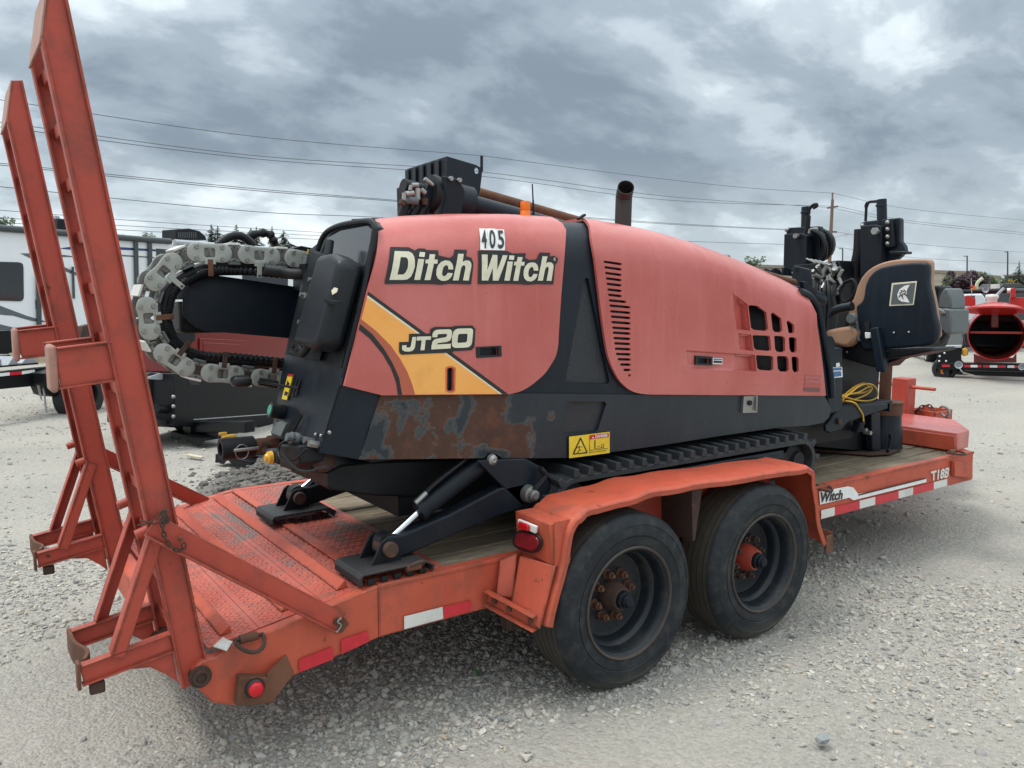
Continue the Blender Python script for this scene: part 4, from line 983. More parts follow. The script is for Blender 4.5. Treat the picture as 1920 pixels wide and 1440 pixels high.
glyphs([([(275, 168), (470, 172), (515, 195), (540, 235), (550, 290), (548, 370), (530, 450), (500, 510), (455, 545), (400, 553), (204, 553)], [[(357, 247), (428, 250), (450, 268), (458, 310), (448, 390), (430, 445), (398, 478), (315, 480)]]),
        ([(620, 178), (690, 180), (695, 190), (685, 240), (678, 245), (612, 240), (610, 232)], []), ([(597, 268), (680, 272), (628, 553), (546, 553)], []),
        ([(757, 206), (833, 208), (820, 275), (866, 277), (860, 330), (812, 330), (770, 555), (688, 555), (735, 328), (693, 325), (700, 278), (742, 275)], []),
        ([(1085, 410), (1018, 408), (1015, 370), (1000, 350), (975, 352), (950, 380), (935, 430), (930, 475), (945, 500), (970, 500), (995, 480), (1008, 455), (1080, 460), (1060, 510), (1020, 550), (970, 568), (915, 562), (870, 530), (850, 480), (855, 410), (875, 350), (915, 305), (970, 285), (1030, 292), (1070, 325), (1085, 370)], []),
        ([(1150, 198), (1228, 200), (1210, 305), (1250, 285), (1300, 288), (1332, 315), (1338, 360), (1300, 562), (1220, 560), (1255, 390), (1248, 355), (1225, 350), (1200, 375), (1190, 410), (1160, 560), (1080, 560)], [])], ZA, 'cream', .0115, rear_cover)
glyphs([([(212, 298), (330, 300), (330, 600), (430, 304), (525, 308), (525, 605), (632, 310), (728, 315), (550, 815), (438, 812), (438, 560), (345, 812), (218, 810)], []),
        ([(765, 315), (855, 318), (863, 328), (852, 392), (840, 400), (757, 395), (750, 385)], []), ([(735, 430), (842, 435), (775, 815), (668, 812)], []),
        ([(930, 345), (1028, 348), (1012, 438), (1076, 440), (1065, 515), (1000, 513), (945, 818), (845, 815), (905, 512), (858, 508), (870, 436), (915, 437)], []),
        ([(1345, 615), (1255, 612), (1250, 565), (1230, 540), (1200, 545), (1165, 585), (1148, 650), (1150, 710), (1172, 745), (1205, 742), (1235, 710), (1248, 678), (1333, 682), (1315, 745), (1270, 800), (1200, 830), (1125, 820), (1075, 780), (1052, 710), (1055, 620), (1085, 530), (1140, 470), (1210, 448), (1290, 460), (1333, 505), (1345, 560)], []),
        ([(1425, 330), (1525, 333), (1500, 470), (1545, 445), (1605, 450), (1645, 485), (1652, 540), (1610, 818), (1512, 815), (1555, 590), (1550, 545), (1520, 535), (1490, 570), (1475, 620), (1438, 815), (1335, 812)], [])], ZB, 'cream', .0115, rear_cover)
glyphs([([(458, 358), (540, 355), (515, 560), (495, 615), (450, 652), (380, 665), (300, 662), (250, 635), (238, 590), (243, 533), (335, 530), (330, 570), (350, 580), (400, 578), (425, 555)], []),
        ([(555, 350), (855, 342), (848, 415), (738, 420), (715, 635), (628, 638), (655, 425), (545, 432)], []),
        ([(885, 365), (880, 310), (900, 250), (950, 210), (1030, 200), (1240, 195), (1285, 215), (1300, 260), (1285, 370), (1255, 430), (1190, 460), (1000, 485), (975, 515), (1275, 500), (1268, 597), (860, 622), (862, 540), (885, 450), (930, 405), (1010, 388), (1160, 362), (1190, 330), (1180, 290), (1010, 295), (990, 315), (985, 360)], []),
        ([(1420, 180), (1690, 172), (1735, 195), (1742, 250), (1720, 470), (1700, 530), (1650, 570), (1560, 582), (1370, 588), (1310, 565), (1292, 500), (1300, 330), (1330, 240), (1370, 200)], [[(1450, 292), (1610, 288), (1625, 305), (1612, 440), (1590, 470), (1430, 482), (1410, 465), (1425, 320)]])], ZC, 'cream', .0115, rear_cover)
hood_text('R', 'cream', [(1517, 359), (1532, 359), (1532, 381), (1517, 381)], .0115, rear_cover, off=.01)
for i, (a, d_) in enumerate([((985, 158, 1040, 160, 1045, 307, 990, 306), '4'), ((1041, 159, 1102, 161, 1105, 308, 1046, 307), '0'), ((1103, 163, 1164, 165, 1167, 309, 1106, 308), '5')]):
    s_ = decal('number_label', [(a[0], a[1]), (a[2], a[3]), (a[4], a[5]), (a[6], a[7])], 'white', .0095+.0006*(i % 2), step=.04)
    x0_, x1_ = a[0], a[2]; hood_text(d_, 'ink', [(x0_+10, a[1]+10), (x1_-8, a[3]+10), (x1_-4, a[5]-10), (x0_+13, a[7]-10)], .0122, s_, off=.02)
# recessed pull handles: frame with a dark pocket
for nm, fo, fi, par in (('pull_handle', Z1([(962, 1000), (1143, 990), (1146, 1068), (966, 1079)]), Z1([(988, 1008), (1120, 1000), (1122, 1057), (990, 1064)]), rear_cover),
                        ('pull_handle', Z3([(932, 948), (1043, 955), (1043, 1014), (930, 1008)]), Z3([(947, 962), (1030, 968), (1030, 1002), (946, 998)]), front_cover)):
    pf = skin(nm, HH(fo), M['plas'], par, off=.010, holes=[HH(fi)], step=.05, solid=.012)
    skin('handle_pocket', HH(fi), M['ink'], pf, off=-.020, step=.05)
sb = skin('service_label', HH(Z3([(1046, 962), (1110, 966), (1110, 1006), (1046, 1004)])), M['white'], front_cover, off=.008, step=.05)
skin('label_print', HH(Z3([(1050, 966), (1106, 970), (1106, 978), (1050, 976)])), M['blue'], sb, off=.0095, step=.05); skin('label_print', HH(Z3([(1050, 981), (1106, 984), (1106, 998), (1050, 996)])), M['ink'], sb, off=.0095, step=.05)
# dealer plate, faded
pt = plain('faded_plate_red', (.42, .085, .075), .45)
dp = skin('dealer_plate', HH(Z3([(1662, 1076), (1770, 1080), (1760, 1192), (1652, 1186)])), pt, front_cover, off=.008, step=.05)
M['palered'] = plain('pale_plate_print', (.62, .28, .26), .5)
hood_text('DITCH WITCH', 'palered', [(1662, 1086), (1768, 1090), (1766, 1105), (1661, 1102)], .0095, dp, zf=Z3); hood_text('NORTHWEST', 'palered', [(1668, 1112), (1764, 1115), (1762, 1131), (1666, 1128)], .0095, dp, zf=Z3)
skin('plate_band', HH(Z3([(1656, 1160), (1760, 1163), (1758, 1188), (1654, 1184)])), plain('band_grey_red', (.17, .07, .07), .5), dp, off=.0095, step=.06)
# danger label on the skirt
Zd = lambda P: [(1000+a/8, 800+b/8) for a, b in P]
dl = skin('danger_label', HH(Zd([(528, 148), (1137, 74), (1137, 392), (528, 472)])), M['yellow'], skirt, off=.004, step=.08)
def dlab(nm, P, mt, off=.0055, holes=()): return skin(nm, HH(Zd(P)), M[mt], dl, off=off, step=.08, holes=[HH(Zd(h)) for h in holes])
dlab('label_band', [(836, 125), (1120, 92), (1120, 155), (836, 190)], 'rtape')
dlab('label_triangle', [(690, 162), (705, 162), (803, 378), (800, 395), (590, 416), (580, 402)], 'ink', holes=[[(697, 190), (786, 378), (605, 398)]])
for P in ([(905, 198), (920, 196), (920, 325), (905, 327)], [(905, 322), (1045, 308), (1045, 313), (905, 328)], [(1008, 262), (1048, 256), (1048, 262), (1008, 268)], [(1008, 300), (1048, 296), (1048, 303), (1008, 308)], [(1008, 262), (1014, 262), (1014, 306), (1008, 306)], [(1042, 257), (1048, 256), (1048, 303), (1042, 303)], [(945, 288), (990, 284), (990, 292), (945, 297)],
          [(845, 348), (1105, 318), (1105, 326), (845, 356)], [(845, 378), (1080, 350), (1080, 358), (845, 386)], [(668, 290), (690, 290), (690, 300), (668, 300)], [(645, 305), (735, 292), (735, 298), (645, 314)], [(672, 300), (684, 300), (684, 350), (674, 350)], [(682, 340), (712, 352), (708, 360), (680, 348)], [(672, 348), (682, 350), (662, 388), (645, 390)], [(832, 125), (838, 125), (838, 400), (832, 400)]):
    dlab('label_print', P, 'ink')
def danger_text():
    C_ = [Vector(H(*Zd([c])[0])) for c in ((915, 120), (1100, 100), (1100, 148), (915, 168))]
    def f(u, w): q = C_[3].lerp(C_[2], u).lerp(C_[0].lerp(C_[1], u), w); return S(q.x, q.y, .0075)
    text_mesh('DANGER', M['white'], 'lettering', dl, None, f, off=.03)
danger_text(); dlab('label_print', [(862, 172), (880, 145), (898, 168)], 'white', .0075)
# steel slam latch
lt = [H(a, b) for a, b in ((1392, 743), (1418, 742), (1417, 773), (1390, 774))]
lo = skin('door_latch', lt, M['steel'], skirt, off=.010, step=.06, solid=.016, bevel=.002)
cc = S(*H(1402, 755), .012); MB().cyl(cc, cc+Vector((0, -.008, 0)), .014, n=16).build('latch_lock', M['dark'], lo, smooth=40)
MB().bb(S(*H(1411, 770), .012), S(*H(1414, 741), .022)).build('latch_tab', M['steel'], lo, bevel=.002)
# ---- rear corner and rear face
PA, PB = W(700, 421, 'Y', 2.92), W(598, 848, 'Y', 2.92); RN = Vector((PA.z-PB.z, 0, -(PA.x-PB.x))).normalized()
def RF(px, py, off=0.): return Wp(px, py, PA-RN*off, RN)
def rface(nm, px, mt, off=0., th=.02, parent=None, bevel=.003, label=None, holes=None):
    P = [RF(a, b, off) for a, b in px]; return MB().prism(P, RN*th).build(nm, M[mt], parent or D, bevel=bevel, label=label)
MB().prism([W(643, 722, 'Y', YS+.008), W(716, 742, 'Y', YS+.008), W(706, 770, 'Y', YS+.008), W(674, 862, 'Y', YS+.008), RF(598, 849), RF(641, 715)], (0, .012, 0)).build('corner_panel', M['bluk'], D, bevel=.003, fix=True)
rear = rface('rear_panel', [(600, 452), (612, 436), (640, 421), (700, 413), (706, 424), (703, 445), (684, 545), (642, 712), (598, 849), (508, 815), (534, 664), (578, 470)], 'bluk', -.004, .04)
# door seal frame
sl_ = [RF(a, b, .012) for a, b in ((595, 470), (604, 447), (616, 433), (640, 422), (680, 415), (697, 416), (703, 426), (701, 445), (684, 540), (655, 660), (643, 708))]
MB().tube(arc(sl_, 5), .012, 8).build('door_seal', M['hose'], D, smooth=True)
rface('rear_window', [(612, 446), (640, 431), (690, 422), (697, 430), (695, 450), (684, 500), (640, 500), (616, 470)], 'gloss', .010, .006, parent=rear, bevel=.003)
MB().prism([RF(a, b, .012) for a, b in ((640, 498), (686, 500), (640, 690), (600, 680))], RN*.01).build('rear_inner_panel', M['dark'], rear)
# bracket plate standing proud, with rod and bolts
bq = [(581, 469), (622, 480), (612, 560), (573, 665), (534, 664)]
br_ = MB().prism([RF(a, b, .03) for a, b in ((584, 470), (640, 490), (598, 676), (534, 664))], RN*.008).build('bracket_plate', M['dark'], D, bevel=.002)
MB().tube(arc([RF(a, b, .085) for a, b in ((619, 452), (614, 485), (604, 530), (592, 590), (578, 645), (566, 664))], 4), .0165, 12).build('guard_bar', M['plas'], D, smooth=True)
c0 = [RF(a, b, .10) for a, b in ((648, 495), (640, 540), (625, 610), (612, 655))]
tk = MB(); bx_ = [(RF(646, 492, .015)), (RF(682, 500, .015)), (RF(636, 664, .015)), (RF(600, 655, .015))]
tk.prism([RF(a, b, .012) for a, b in ((640, 492), (668, 487), (686, 500), (682, 520), (646, 655), (630, 665), (594, 656), (600, 630))], RN*-.11)
tk.build('tool_canister', M['plas'], D, bevel=.03, bseg=4, smooth=60)
MB().bar(RF(608, 562, .10), RF(634, 568, .125), .03, .012).build('canister_strap', M['dark'], D)
MB().prism([RF(a, b, .125) for a, b in ((622, 545), (628, 539), (634, 541), (632, 548), (624, 553))], RN*-.002).build('torn_label', M['cream'], D)
for a, b in ((577, 556), (586, 560), (573, 607), (593, 528)):
    q = RF(a, b, .035); MB().cyl(q, q-RN*.035, .009, n=8).cyl(q-RN*.01, q-RN*.02, .015, n=6).build('bracket_bolt', M['steel'], br_, smooth=40)
sp_ = [RF(549+4*math.cos(t*.9)*2+t*.25, 655+math.sin(t*.9)*9, .05+.0*t) for t in range(30)]
MB().tube(sp_, .005, 6).build('coil_spring', M['hose'], br_, smooth=True)
# vents, labels, dial and plugs
for k, (x_, y0_, y1_) in enumerate([(557, 711, 742), (552, 708, 744), (547, 706, 741), (542, 703, 738)]):
    dx = (y1_-y0_)*.27
    rface('vent_slot', [(x_+3.5, y0_), (x_+6, y0_+.5), (x_+6-dx, y1_+.5), (x_+3.5-dx, y1_)], 'ink', .0045, .003, parent=rear, bevel=0)
yl = rface('warning_label', [(540, 701), (549, 702), (537, 750), (528, 748)], 'yellow', .006, .004, parent=rear, bevel=0)
rface('label_band', [(540, 701), (549, 702), (548, 706), (539, 705)], 'rtape', .0075, .001, parent=yl, bevel=0); rface('label_print', [(539, 713), (543, 720), (536, 724)], 'ink', .0075, .001, parent=yl, bevel=0); rface('label_print', [(535, 733), (540, 736), (537, 742), (532, 740)], 'ink', .0075, .001, parent=yl, bevel=0)
q = RF(531, 773, .0); dm = MB().cyl(q, q-RN*.06, .032, n=24).build('gauge', M['plas'], rear, smooth=40); MB().cyl(q-RN*.0605, q-RN*.062, .022, n=20).build('gauge_dial', M['gdial'], dm, smooth=40)
MB().prism([RF(a, b, .02) for a, b in ((532, 790), (541, 795), (530, 819), (511, 812), (521, 788), (524, 792))], RN*-.01).build('grey_guard', M['grayp'], rear, bevel=.002)
MB().bar(RF(562, 775, .02), RF(535, 826, .03), .01, .03).build('edge_strip', M['dark'], rear)
q = RF(575, 826, .0); cn = MB().lathe([(0, .085), (.016, .085), (.020, .07), (.024, .068), (.024, .056), (.021, .054), (.024, .05), (.024, .036), (.018, .034), (.014, .01), (.014, 0)], q, -RN, 24).build('air_coupler', M['grayp'], rear, smooth=40)
for a, b in ((592, 815), (602, 817), (618, 811)): q = RF(a, b, .004); MB().sphere(q, .008).build('panel_bolt', M['steel'], rear, smooth=True)
for a, b in ((588, 828), (597, 834)): q = RF(a, b, .0); MB().cyl(q, q-RN*.04, .015, n=6).build('hose_fitting', M['steel'], rear)
cab = [RF(a, b, .08) for a, b in ((552, 824), (540, 825), (527, 832), (522, 845), (526, 860), (540, 866), (555, 860), (568, 848), (575, 841))]
MB().tube(arc(cab, 5), .0045, 7).build('control_cable', M['hose'], D, smooth=True)
cab = [RF(a, b, .09) for a, b in ((529, 848), (540, 862), (550, 873), (562, 882), (580, 884), (600, 878), (615, 876))]
MB().tube(arc(cab, 5), .006, 7).build('control_cable', M['hose'], D, smooth=True)
# water swivel & valve group reaching out at the lower rear
XV = 1.10
def X_(px, py, d=0.): return W(px, py, 'X', XV+d)
vb = MB(); a, b_ = X_(502, 852), X_(560, 862)
vb.prism([X_(522, 833), X_(560, 836), (X_(562, 870)), X_(548, 880), X_(524, 876)], (.10, 0, 0)); vb = vb.build('valve_block', M['dark'], D, bevel=.008)
q = W(500, 847, 'X', XV-.02); MB().prism([W(494, 842, 'X', XV), W(520, 842, 'X', XV), W(520, 872, 'X', XV), W(504, 868, 'X', XV), W(495, 858, 'X', XV)], (.08, 0, 0)).build('switch_box', M['plas'], D, bevel=.012)
q = W(510, 857, 'X', XV-.004); MB().lathe([(0, .03), (.014, .03), (.018, .02), (.026, .018), (.027, .0)], q+Vector((0, 0, 0)), (-1, 0, 0), 12).build('yellow_knob', M['gold'], D, smooth=30)
MB().sphere(W(607, 862, 'Y', 3.0), .05).build('rubber_boot', M['rustd'], D, smooth=True)
q0, q1 = W(497, 840, 'X', 1.12), W(462, 840, 'X', .98)
cy = W(460, 838, 'Y', 3.5); c2 = W(413, 843, 'Y', 3.5); dr = (cy-c2).normalized()
MB().cyl(cy+dr*.10, cy-dr*.01, .032, n=18).cyl(cy+dr*.10, cy+dr*.14, .04, n=8).build('coupling', M['rust'], D, smooth=40)
MB().lathe([(.028, 0), (.046, 0), (.048, .03), (.046, .14), (.030, .15), (.030, 0)], c2, dr, 24).build('hose_barrel', M['dark'], D, smooth=40)
MB().bar(c2+dr*.04+Vector((0, -.055, 0)), c2+dr*.15+Vector((0, -.055, 0)), .012, .014).build('lever', M['steel'], D, bevel=.004)
rg = [cy+Vector((math.cos(t*.45)*.028-.03, -.05, math.sin(t*.45)*.032-.01)) for t in range(15)]
MB().tube(rg, .0025, 6, False).build('split_ring', M['steel'], D, smooth=True)
MB().box(cy+Vector((-.06, .03, .045)), (.06, .03, .022)).build('yellow_valve', M['gold'], D, bevel=.006); MB().box(cy+Vector((-.085, .03, .062)), (.035, .012, .014)).build('valve_handle', M['gold'], D, bevel=.004)
MB().cyl(W(500, 835, 'Y', 3.45), W(497, 848, 'Y', 3.45), .015, n=10).cyl(W(492, 832, 'Y', 3.45), W(510, 834, 'Y', 3.45), .012, n=6).build('pipe_fitting', M['rustd'], D, smooth=40)
MB().cyl(cy+dr*.14, cy+dr*.28, .026, n=14).build('inlet_pipe', M['dark'], D, smooth=True)
# ---- under-frame
uf = [(609, 888), (640, 872), (700, 866), (880, 862), (840, 905), (772, 932), (700, 930), (647, 923), (620, 919), (611, 912)]
MB().prism([W(a, b, 'Y', 3.0) for a, b in uf], (0, .6, 0)).build('belly_frame', M['dark'], D, bevel=.008)
MB().prism([W(609, 888, 'Y', 2.995), W(611, 912, 'Y', 2.995), W(545, 884, 'Y', 3.3), W(548, 876, 'Y', 3.3)], (.01, 0, 0)).build('rear_plate', M['rustd'], D)
MB().bb((1.55, 3.02, .74), (4.9, 3.62, 1.0)).build('under_frame', M['dark'], D)
# ---- stabiliser legs
def stab(dy, full=True):
    g = bpy.data.objects.new('stabilizer', None); SC.collection.objects.link(g); g.parent = D; base = Vector((1.4, 2.85+dy, .6)); WL[g.name] = base; g.location = base-WL[D.name]
    V3 = lambda x_, y_, z_: Vector((x_, y_+dy, z_))
    foot = V3(1.388, 2.83, .692); piv = V3(2.06, 2.84, .840)
    # arm : tapered box
    ya, yb = 2.80+dy, 2.88+dy
    arm = [(q_.x, q_.z) for q_ in (W(a, b, 'Y', 2.80) for a, b in ((712, 1040), (714, 1018), (728, 1006), (755, 1003), (842, 966), (936, 916), (985, 905), (1000, 930), (975, 955), (939, 966), (774, 1037), (750, 1046), (725, 1050)))]
    MB().prism([Vector((a, ya, b)) for a, b in arm], (0, yb-ya, 0)).build('arm', M['black'], g, bevel=.008)
    # foot pin
    MB().lathe([(0, .03), (.028, .03), (.030, .026), (.030, 0), (.036, 0), (.036, -.07)], V3(foot.x, 2.79, foot.z), (0, -1, 0), 20).build('foot_pin', M['rustd'], g, smooth=40)
    # clevis ears
    for yy2 in (2.785, 2.893): MB().prism([V3(1.30, yy2, .615), V3(1.355, yy2, .72), V3(1.375, yy2, .735), V3(1.40, yy2, .73), V3(1.43, yy2, .70), V3(1.445, yy2, .615)][::1], (0, .012, 0)).build('clevis_ear', M['dark'], g, bevel=.003)
    # pad: channel with turned down sides and toothed edge
    z = .600; pd = MB(); x0_, x1_, y0_, y1_ = 1.235, 1.545, 2.715, 2.955
    pd.add([V3(x0_, y0_, z+.012), V3(x0_+.012, y0_, z+.028), V3(x1_-.03, y0_, z+.030), V3(x1_, y0_, z+.012), V3(x1_-.01, y0_, z-.005)]+[V3(x0_, y1_, z+.012), V3(x0_+.012, y1_, z+.028), V3(x1_-.03, y1_, z+.030), V3(x1_, y1_, z+.012), V3(x1_-.01, y1_, z-.005)], [(0, 5, 6, 1), (1, 6, 7, 2), (2, 7, 8, 3), (3, 8, 9, 4)])
    o = pd.build('pad', M['padm'], g, solid=.010, bevel=.003)
    MB().bb((x0_-.004, y0_+dy, z-.009), (x0_+.008, y1_+dy, z+.026)).build('pad_rim', M['padm'], g, bevel=.004)
    for k in range(5): MB().bb((x0_+.03+k*.055, y0_+.002+dy, z-.009), (x0_+.058+k*.055, y0_+.012+dy, z+.012)).build('pad_tooth', M['dark'], g)
    # cylinder
    top = V3(1.86, 2.86, .955); mid = V3(1.555, 2.85, .80); rod = V3(1.405, 2.84, .705)
    MB().cyl(mid, top, .040, n=24).lathe([(.046, 0), (.046, .03), (.04, .032)], mid-(top-mid).normalized()*.004, (top-mid), 20).build('cylinder', M['black'], g, smooth=40)
    MB().cyl(rod, mid, .0165, n=16).build('piston_rod', M['chrome'], g, smooth=True)
    MB().cyl(V3(foot.x+.01, 2.81, foot.z+.012), V3(foot.x+.01, 2.87, foot.z+.012), .04, n=18).build('rod_eye', M['dark'], g, smooth=40)
    q = mid.lerp(top, .15)+Vector((-.04, -.02, .04)); MB().tube(arc([q, q.lerp(top, .3)+Vector((-.02, 0, .02)), top+Vector((-.06, 0, .04))], 6), .010, 8).build('hydraulic_hose', M['hose'], g, smooth=True); MB().cyl(q+Vector((-.03, 0, -.02)), q+Vector((.02, 0, .015)), .012, n=6).build('hose_fitting', M['steel'], g)
    # pivot bracket
    MB().prism([W(895, 864, 'Y', 2.80)+Vector((0, dy, 0)), W(985, 860, 'Y', 2.80)+Vector((0, dy, 0)), W(1020, 878, 'Y', 2.80)+Vector((0, dy, 0)), W(1034, 915, 'Y', 2.80)+Vector((0, dy, 0)), W(1018, 940, 'Y', 2.80)+Vector((0, dy, 0)), W(985, 955, 'Y', 2.80)+Vector((0, dy, 0)), W(960, 930, 'Y', 2.80)+Vector((0, dy, 0))], (0, .02, 0)).build('pivot_bracket', M['bluk'], g, bevel=.005)
    q = W(989, 925, 'Y', 2.80)+Vector((0, dy, 0)); MB().lathe([(0, .065), (.014, .065), (.016, .058), (.024, .056), (.026, .035), (.036, .033), (.040, .0)], q, (0, -1, 0), 24).build('pivot_pin', M['steel'] if dy == 0 else M['dark'], g, smooth=40)
    return g
g = stab(0)
q = W(922, 862, 'Y', YS-.01); MB().lathe([(0, .02), (.010, .022), (.022, .012), (.026, 0)], q, (0, -1, 0), 20).build('frame_pin', M['steel'], D, smooth=30)
hk_ = [W(a, b, 'Y', 2.76) for a, b in ((1012, 878), (1022, 890), (1014, 905), (1004, 918), (1008, 935), (1020, 945))]
MB().tube(arc(hk_, 6), .014, 8).build('tow_hook', M['dark'], D, smooth=True)
g2_ = stab(.97)
# ---- rubber track
TR = bpy.data.objects.new('track', None); SC.collection.objects.link(TR); TR.parent = D; base = Vector((3.1, 2.87, .6)); WL[TR.name] = base; TR.location = base-WL[D.name]
def track(y0, y1, par):
    xa_, xb_, zt, zb = 2.30, 3.965, .867, .612
    ra = (zt-zb)/2; cz_ = (zt+zb)/2; path = []
    def add(x_, z_, nx, nz): path.append((x_, z_, nx, nz))
    n_s = 26
    for k in range(n_s+1): add(xa_+(xb_-xa_)*k/n_s, zt+.03*0, 0, 1)
    for k in range(1, 10): a_ = math.pi/2-math.pi*k/10; add(xb_+ra*math.cos(a_), cz_+ra*math.sin(a_), math.cos(a_), math.sin(a_))
    for k in range(n_s+1): add(xb_-(xb_-xa_)*k/n_s, zb, 0, -1)
    for k in range(1, 10): a_ = -math.pi/2-math.pi*k/10; add(xa_+ra*math.cos(a_), cz_+ra*math.sin(a_), math.cos(a_), math.sin(a_))
    m = MB(); n_ = len(path); vs = []; fs = []
    for x_, z_, nx_, nz_ in path:
        for y_, o_ in ((y0, 0), (y1, 0), (y1, -.028), (y0, -.028)): vs.append((x_+nx_*o_, y_, z_+nz_*o_))
    for i in range(n_):
        for j in range(4): fs.append((i*4+j, i*4+(j+1) % 4, ((i+1) % n_)*4+(j+1) % 4, ((i+1) % n_)*4+j))
    m.add(vs, fs); m.build('track_belt', M['rubber'], par, fix=True, bevel=.004)
    L_ = 0; P = [Vector((p[0], 0, p[1])) for p in path]; pitch = .083
    cum = [0]
    for i in range(n_): cum.append(cum[-1]+(P[(i+1) % n_]-P[i]).length)
    nl = int(cum[-1]/pitch); pitch = cum[-1]/nl
    for k in range(nl):
        s_ = k*pitch; i = max(j for j in range(n_) if cum[j] <= s_); f_ = (s_-cum[i])/(cum[i+1]-cum[i]); a_, b2 = P[i], P[(i+1) % n_]; c_ = a_.lerp(b2, f_); t_ = (b2-a_).normalized(); nn = Vector((path[i][2], 0, path[i][3])).lerp(Vector((path[(i+1) % n_][2], 0, path[(i+1) % n_][3])), f_).normalized()
        if c_.z < .62: h_ = .016
        else: h_ = .036
        lv = []
        for y_, w0, sh_ in ((y0-.003, .021, 0), (y0+.13, .017, .012), (y1+.003, .021, 0)):
            for hh, ww in ((-.004, w0), (h_, w0*.55)):
                for sg in (-1, 1): q_ = c_+nn*hh+t_*(sg*ww+sh_); lv.append((q_.x, y_, q_.z))
        fs = []
        for j in (0, 4): fs += [(j, j+1, j+5, j+4), (j+1, j+3, j+7, j+5), (j+3, j+2, j+6, j+7), (j+2, j, j+4, j+6)]
        fs += [(0, 2, 3, 1), (8, 9, 11, 10)]
        lg = MB(); lg.add(lv, fs); lg.build('track_lug', M['rubber'], par, fix=True, bevel=.004)
    # frame between runs, rollers, sprocket
    MB().bb((2.40, y0+.03, .70), (3.88, y1-.03, .80)).build('track_frame', M['dark'], par, bevel=.01)
    MB().bb((2.55, y0+.004, .775), (3.80, y0+.03, .822)).build('track_guard', M['bluk'], par, bevel=.006)
    for xc in (2.30, 3.965): MB().lathe([(0, -.0), (.05, 0), (.055, .02), (.098, .03), (.098, .22), (0, .22)], (xc, y0+.02, cz_), (0, 1, 0), 24).build('track_wheel', M['dark'], par, smooth=40)
    q = W(1170, 901, 'Y', y0+.02); MB().lathe([(0, .02), (.008, .02), (.014, .014), (.016, 0)], (q.x, y0+.02, .79), (0, -1, 0), 12).build('track_bolt', M['steel'], par, smooth=True)
M['rubber'] = paint('track_rubber', (.022, .026, .030), (.035, .039, .043), .68, dirt=(.10, .095, .085), dirt_amt=.45, bump=.25, streak=.05)
track(2.742, 3.02, TR)
TR2 = bpy.data.objects.new('track', None); SC.collection.objects.link(TR2); TR2.parent = D; base = Vector((3.1, 3.84, .6)); WL[TR2.name] = base; TR2.location = base-WL[D.name]
MB().bb((2.2, 3.70, .605), (4.05, 3.98, .86)).build('track_belt', M['rubber'], TR2, bevel=.1, bseg=4)
# ---- cable chain loop
YC = 3.60
def Z4(p): return (240+p[0]/4.644, 430+p[1]/4.644)
CH_ = bpy.data.objects.new('cable_chain', None); SC.collection.objects.link(CH_); CH_.parent = D; base = W(400, 700, 'Y', YC); WL[CH_.name] = base; CH_.location = base-WL[D.name]
ctr = [(1560, 260), (1142, 225), (710, 203), (315, 365), (180, 770), (408, 1140), (828, 1262), (1255, 1300)]
lobes = [((1440, 250), (1680, 285)), ((1040, 218), (1250, 238)), ((600, 200), (823, 208)), ((238, 452), (388, 288)), ((168, 672), (195, 880)), ((313, 1078), (500, 1202)), ((720, 1252), (935, 1268)), ((1152, 1292), (1365, 1315))]
def plate_2d(hl, r, neck):
    pts = []
    for j in range(13): a_ = -math.pi*.5+math.pi*j/12; pts.append((hl+r*math.cos(a_), r*math.sin(a_)))
    pts.append((0, neck))
    for j in range(13): a_ = math.pi*.5+math.pi*j/12; pts.append((-hl+r*math.cos(a_), r*math.sin(a_)))
    pts.append((0, -neck)); return pts
def rrect(cx_, cy_, w, h, r): return [(a, b) for a, b, *_ in round_poly([(cx_-w, cy_-h, 0), (cx_+w, cy_-h, 0), (cx_+w, cy_+h, 0), (cx_-w, cy_+h, 0)], r, 3)]
L3 = [(W(*Z4(a), 'Y', YC), W(*Z4(b), 'Y', YC)) for a, b in lobes]
ctrloop = W(*Z4((1000, 700)), 'Y', YC)
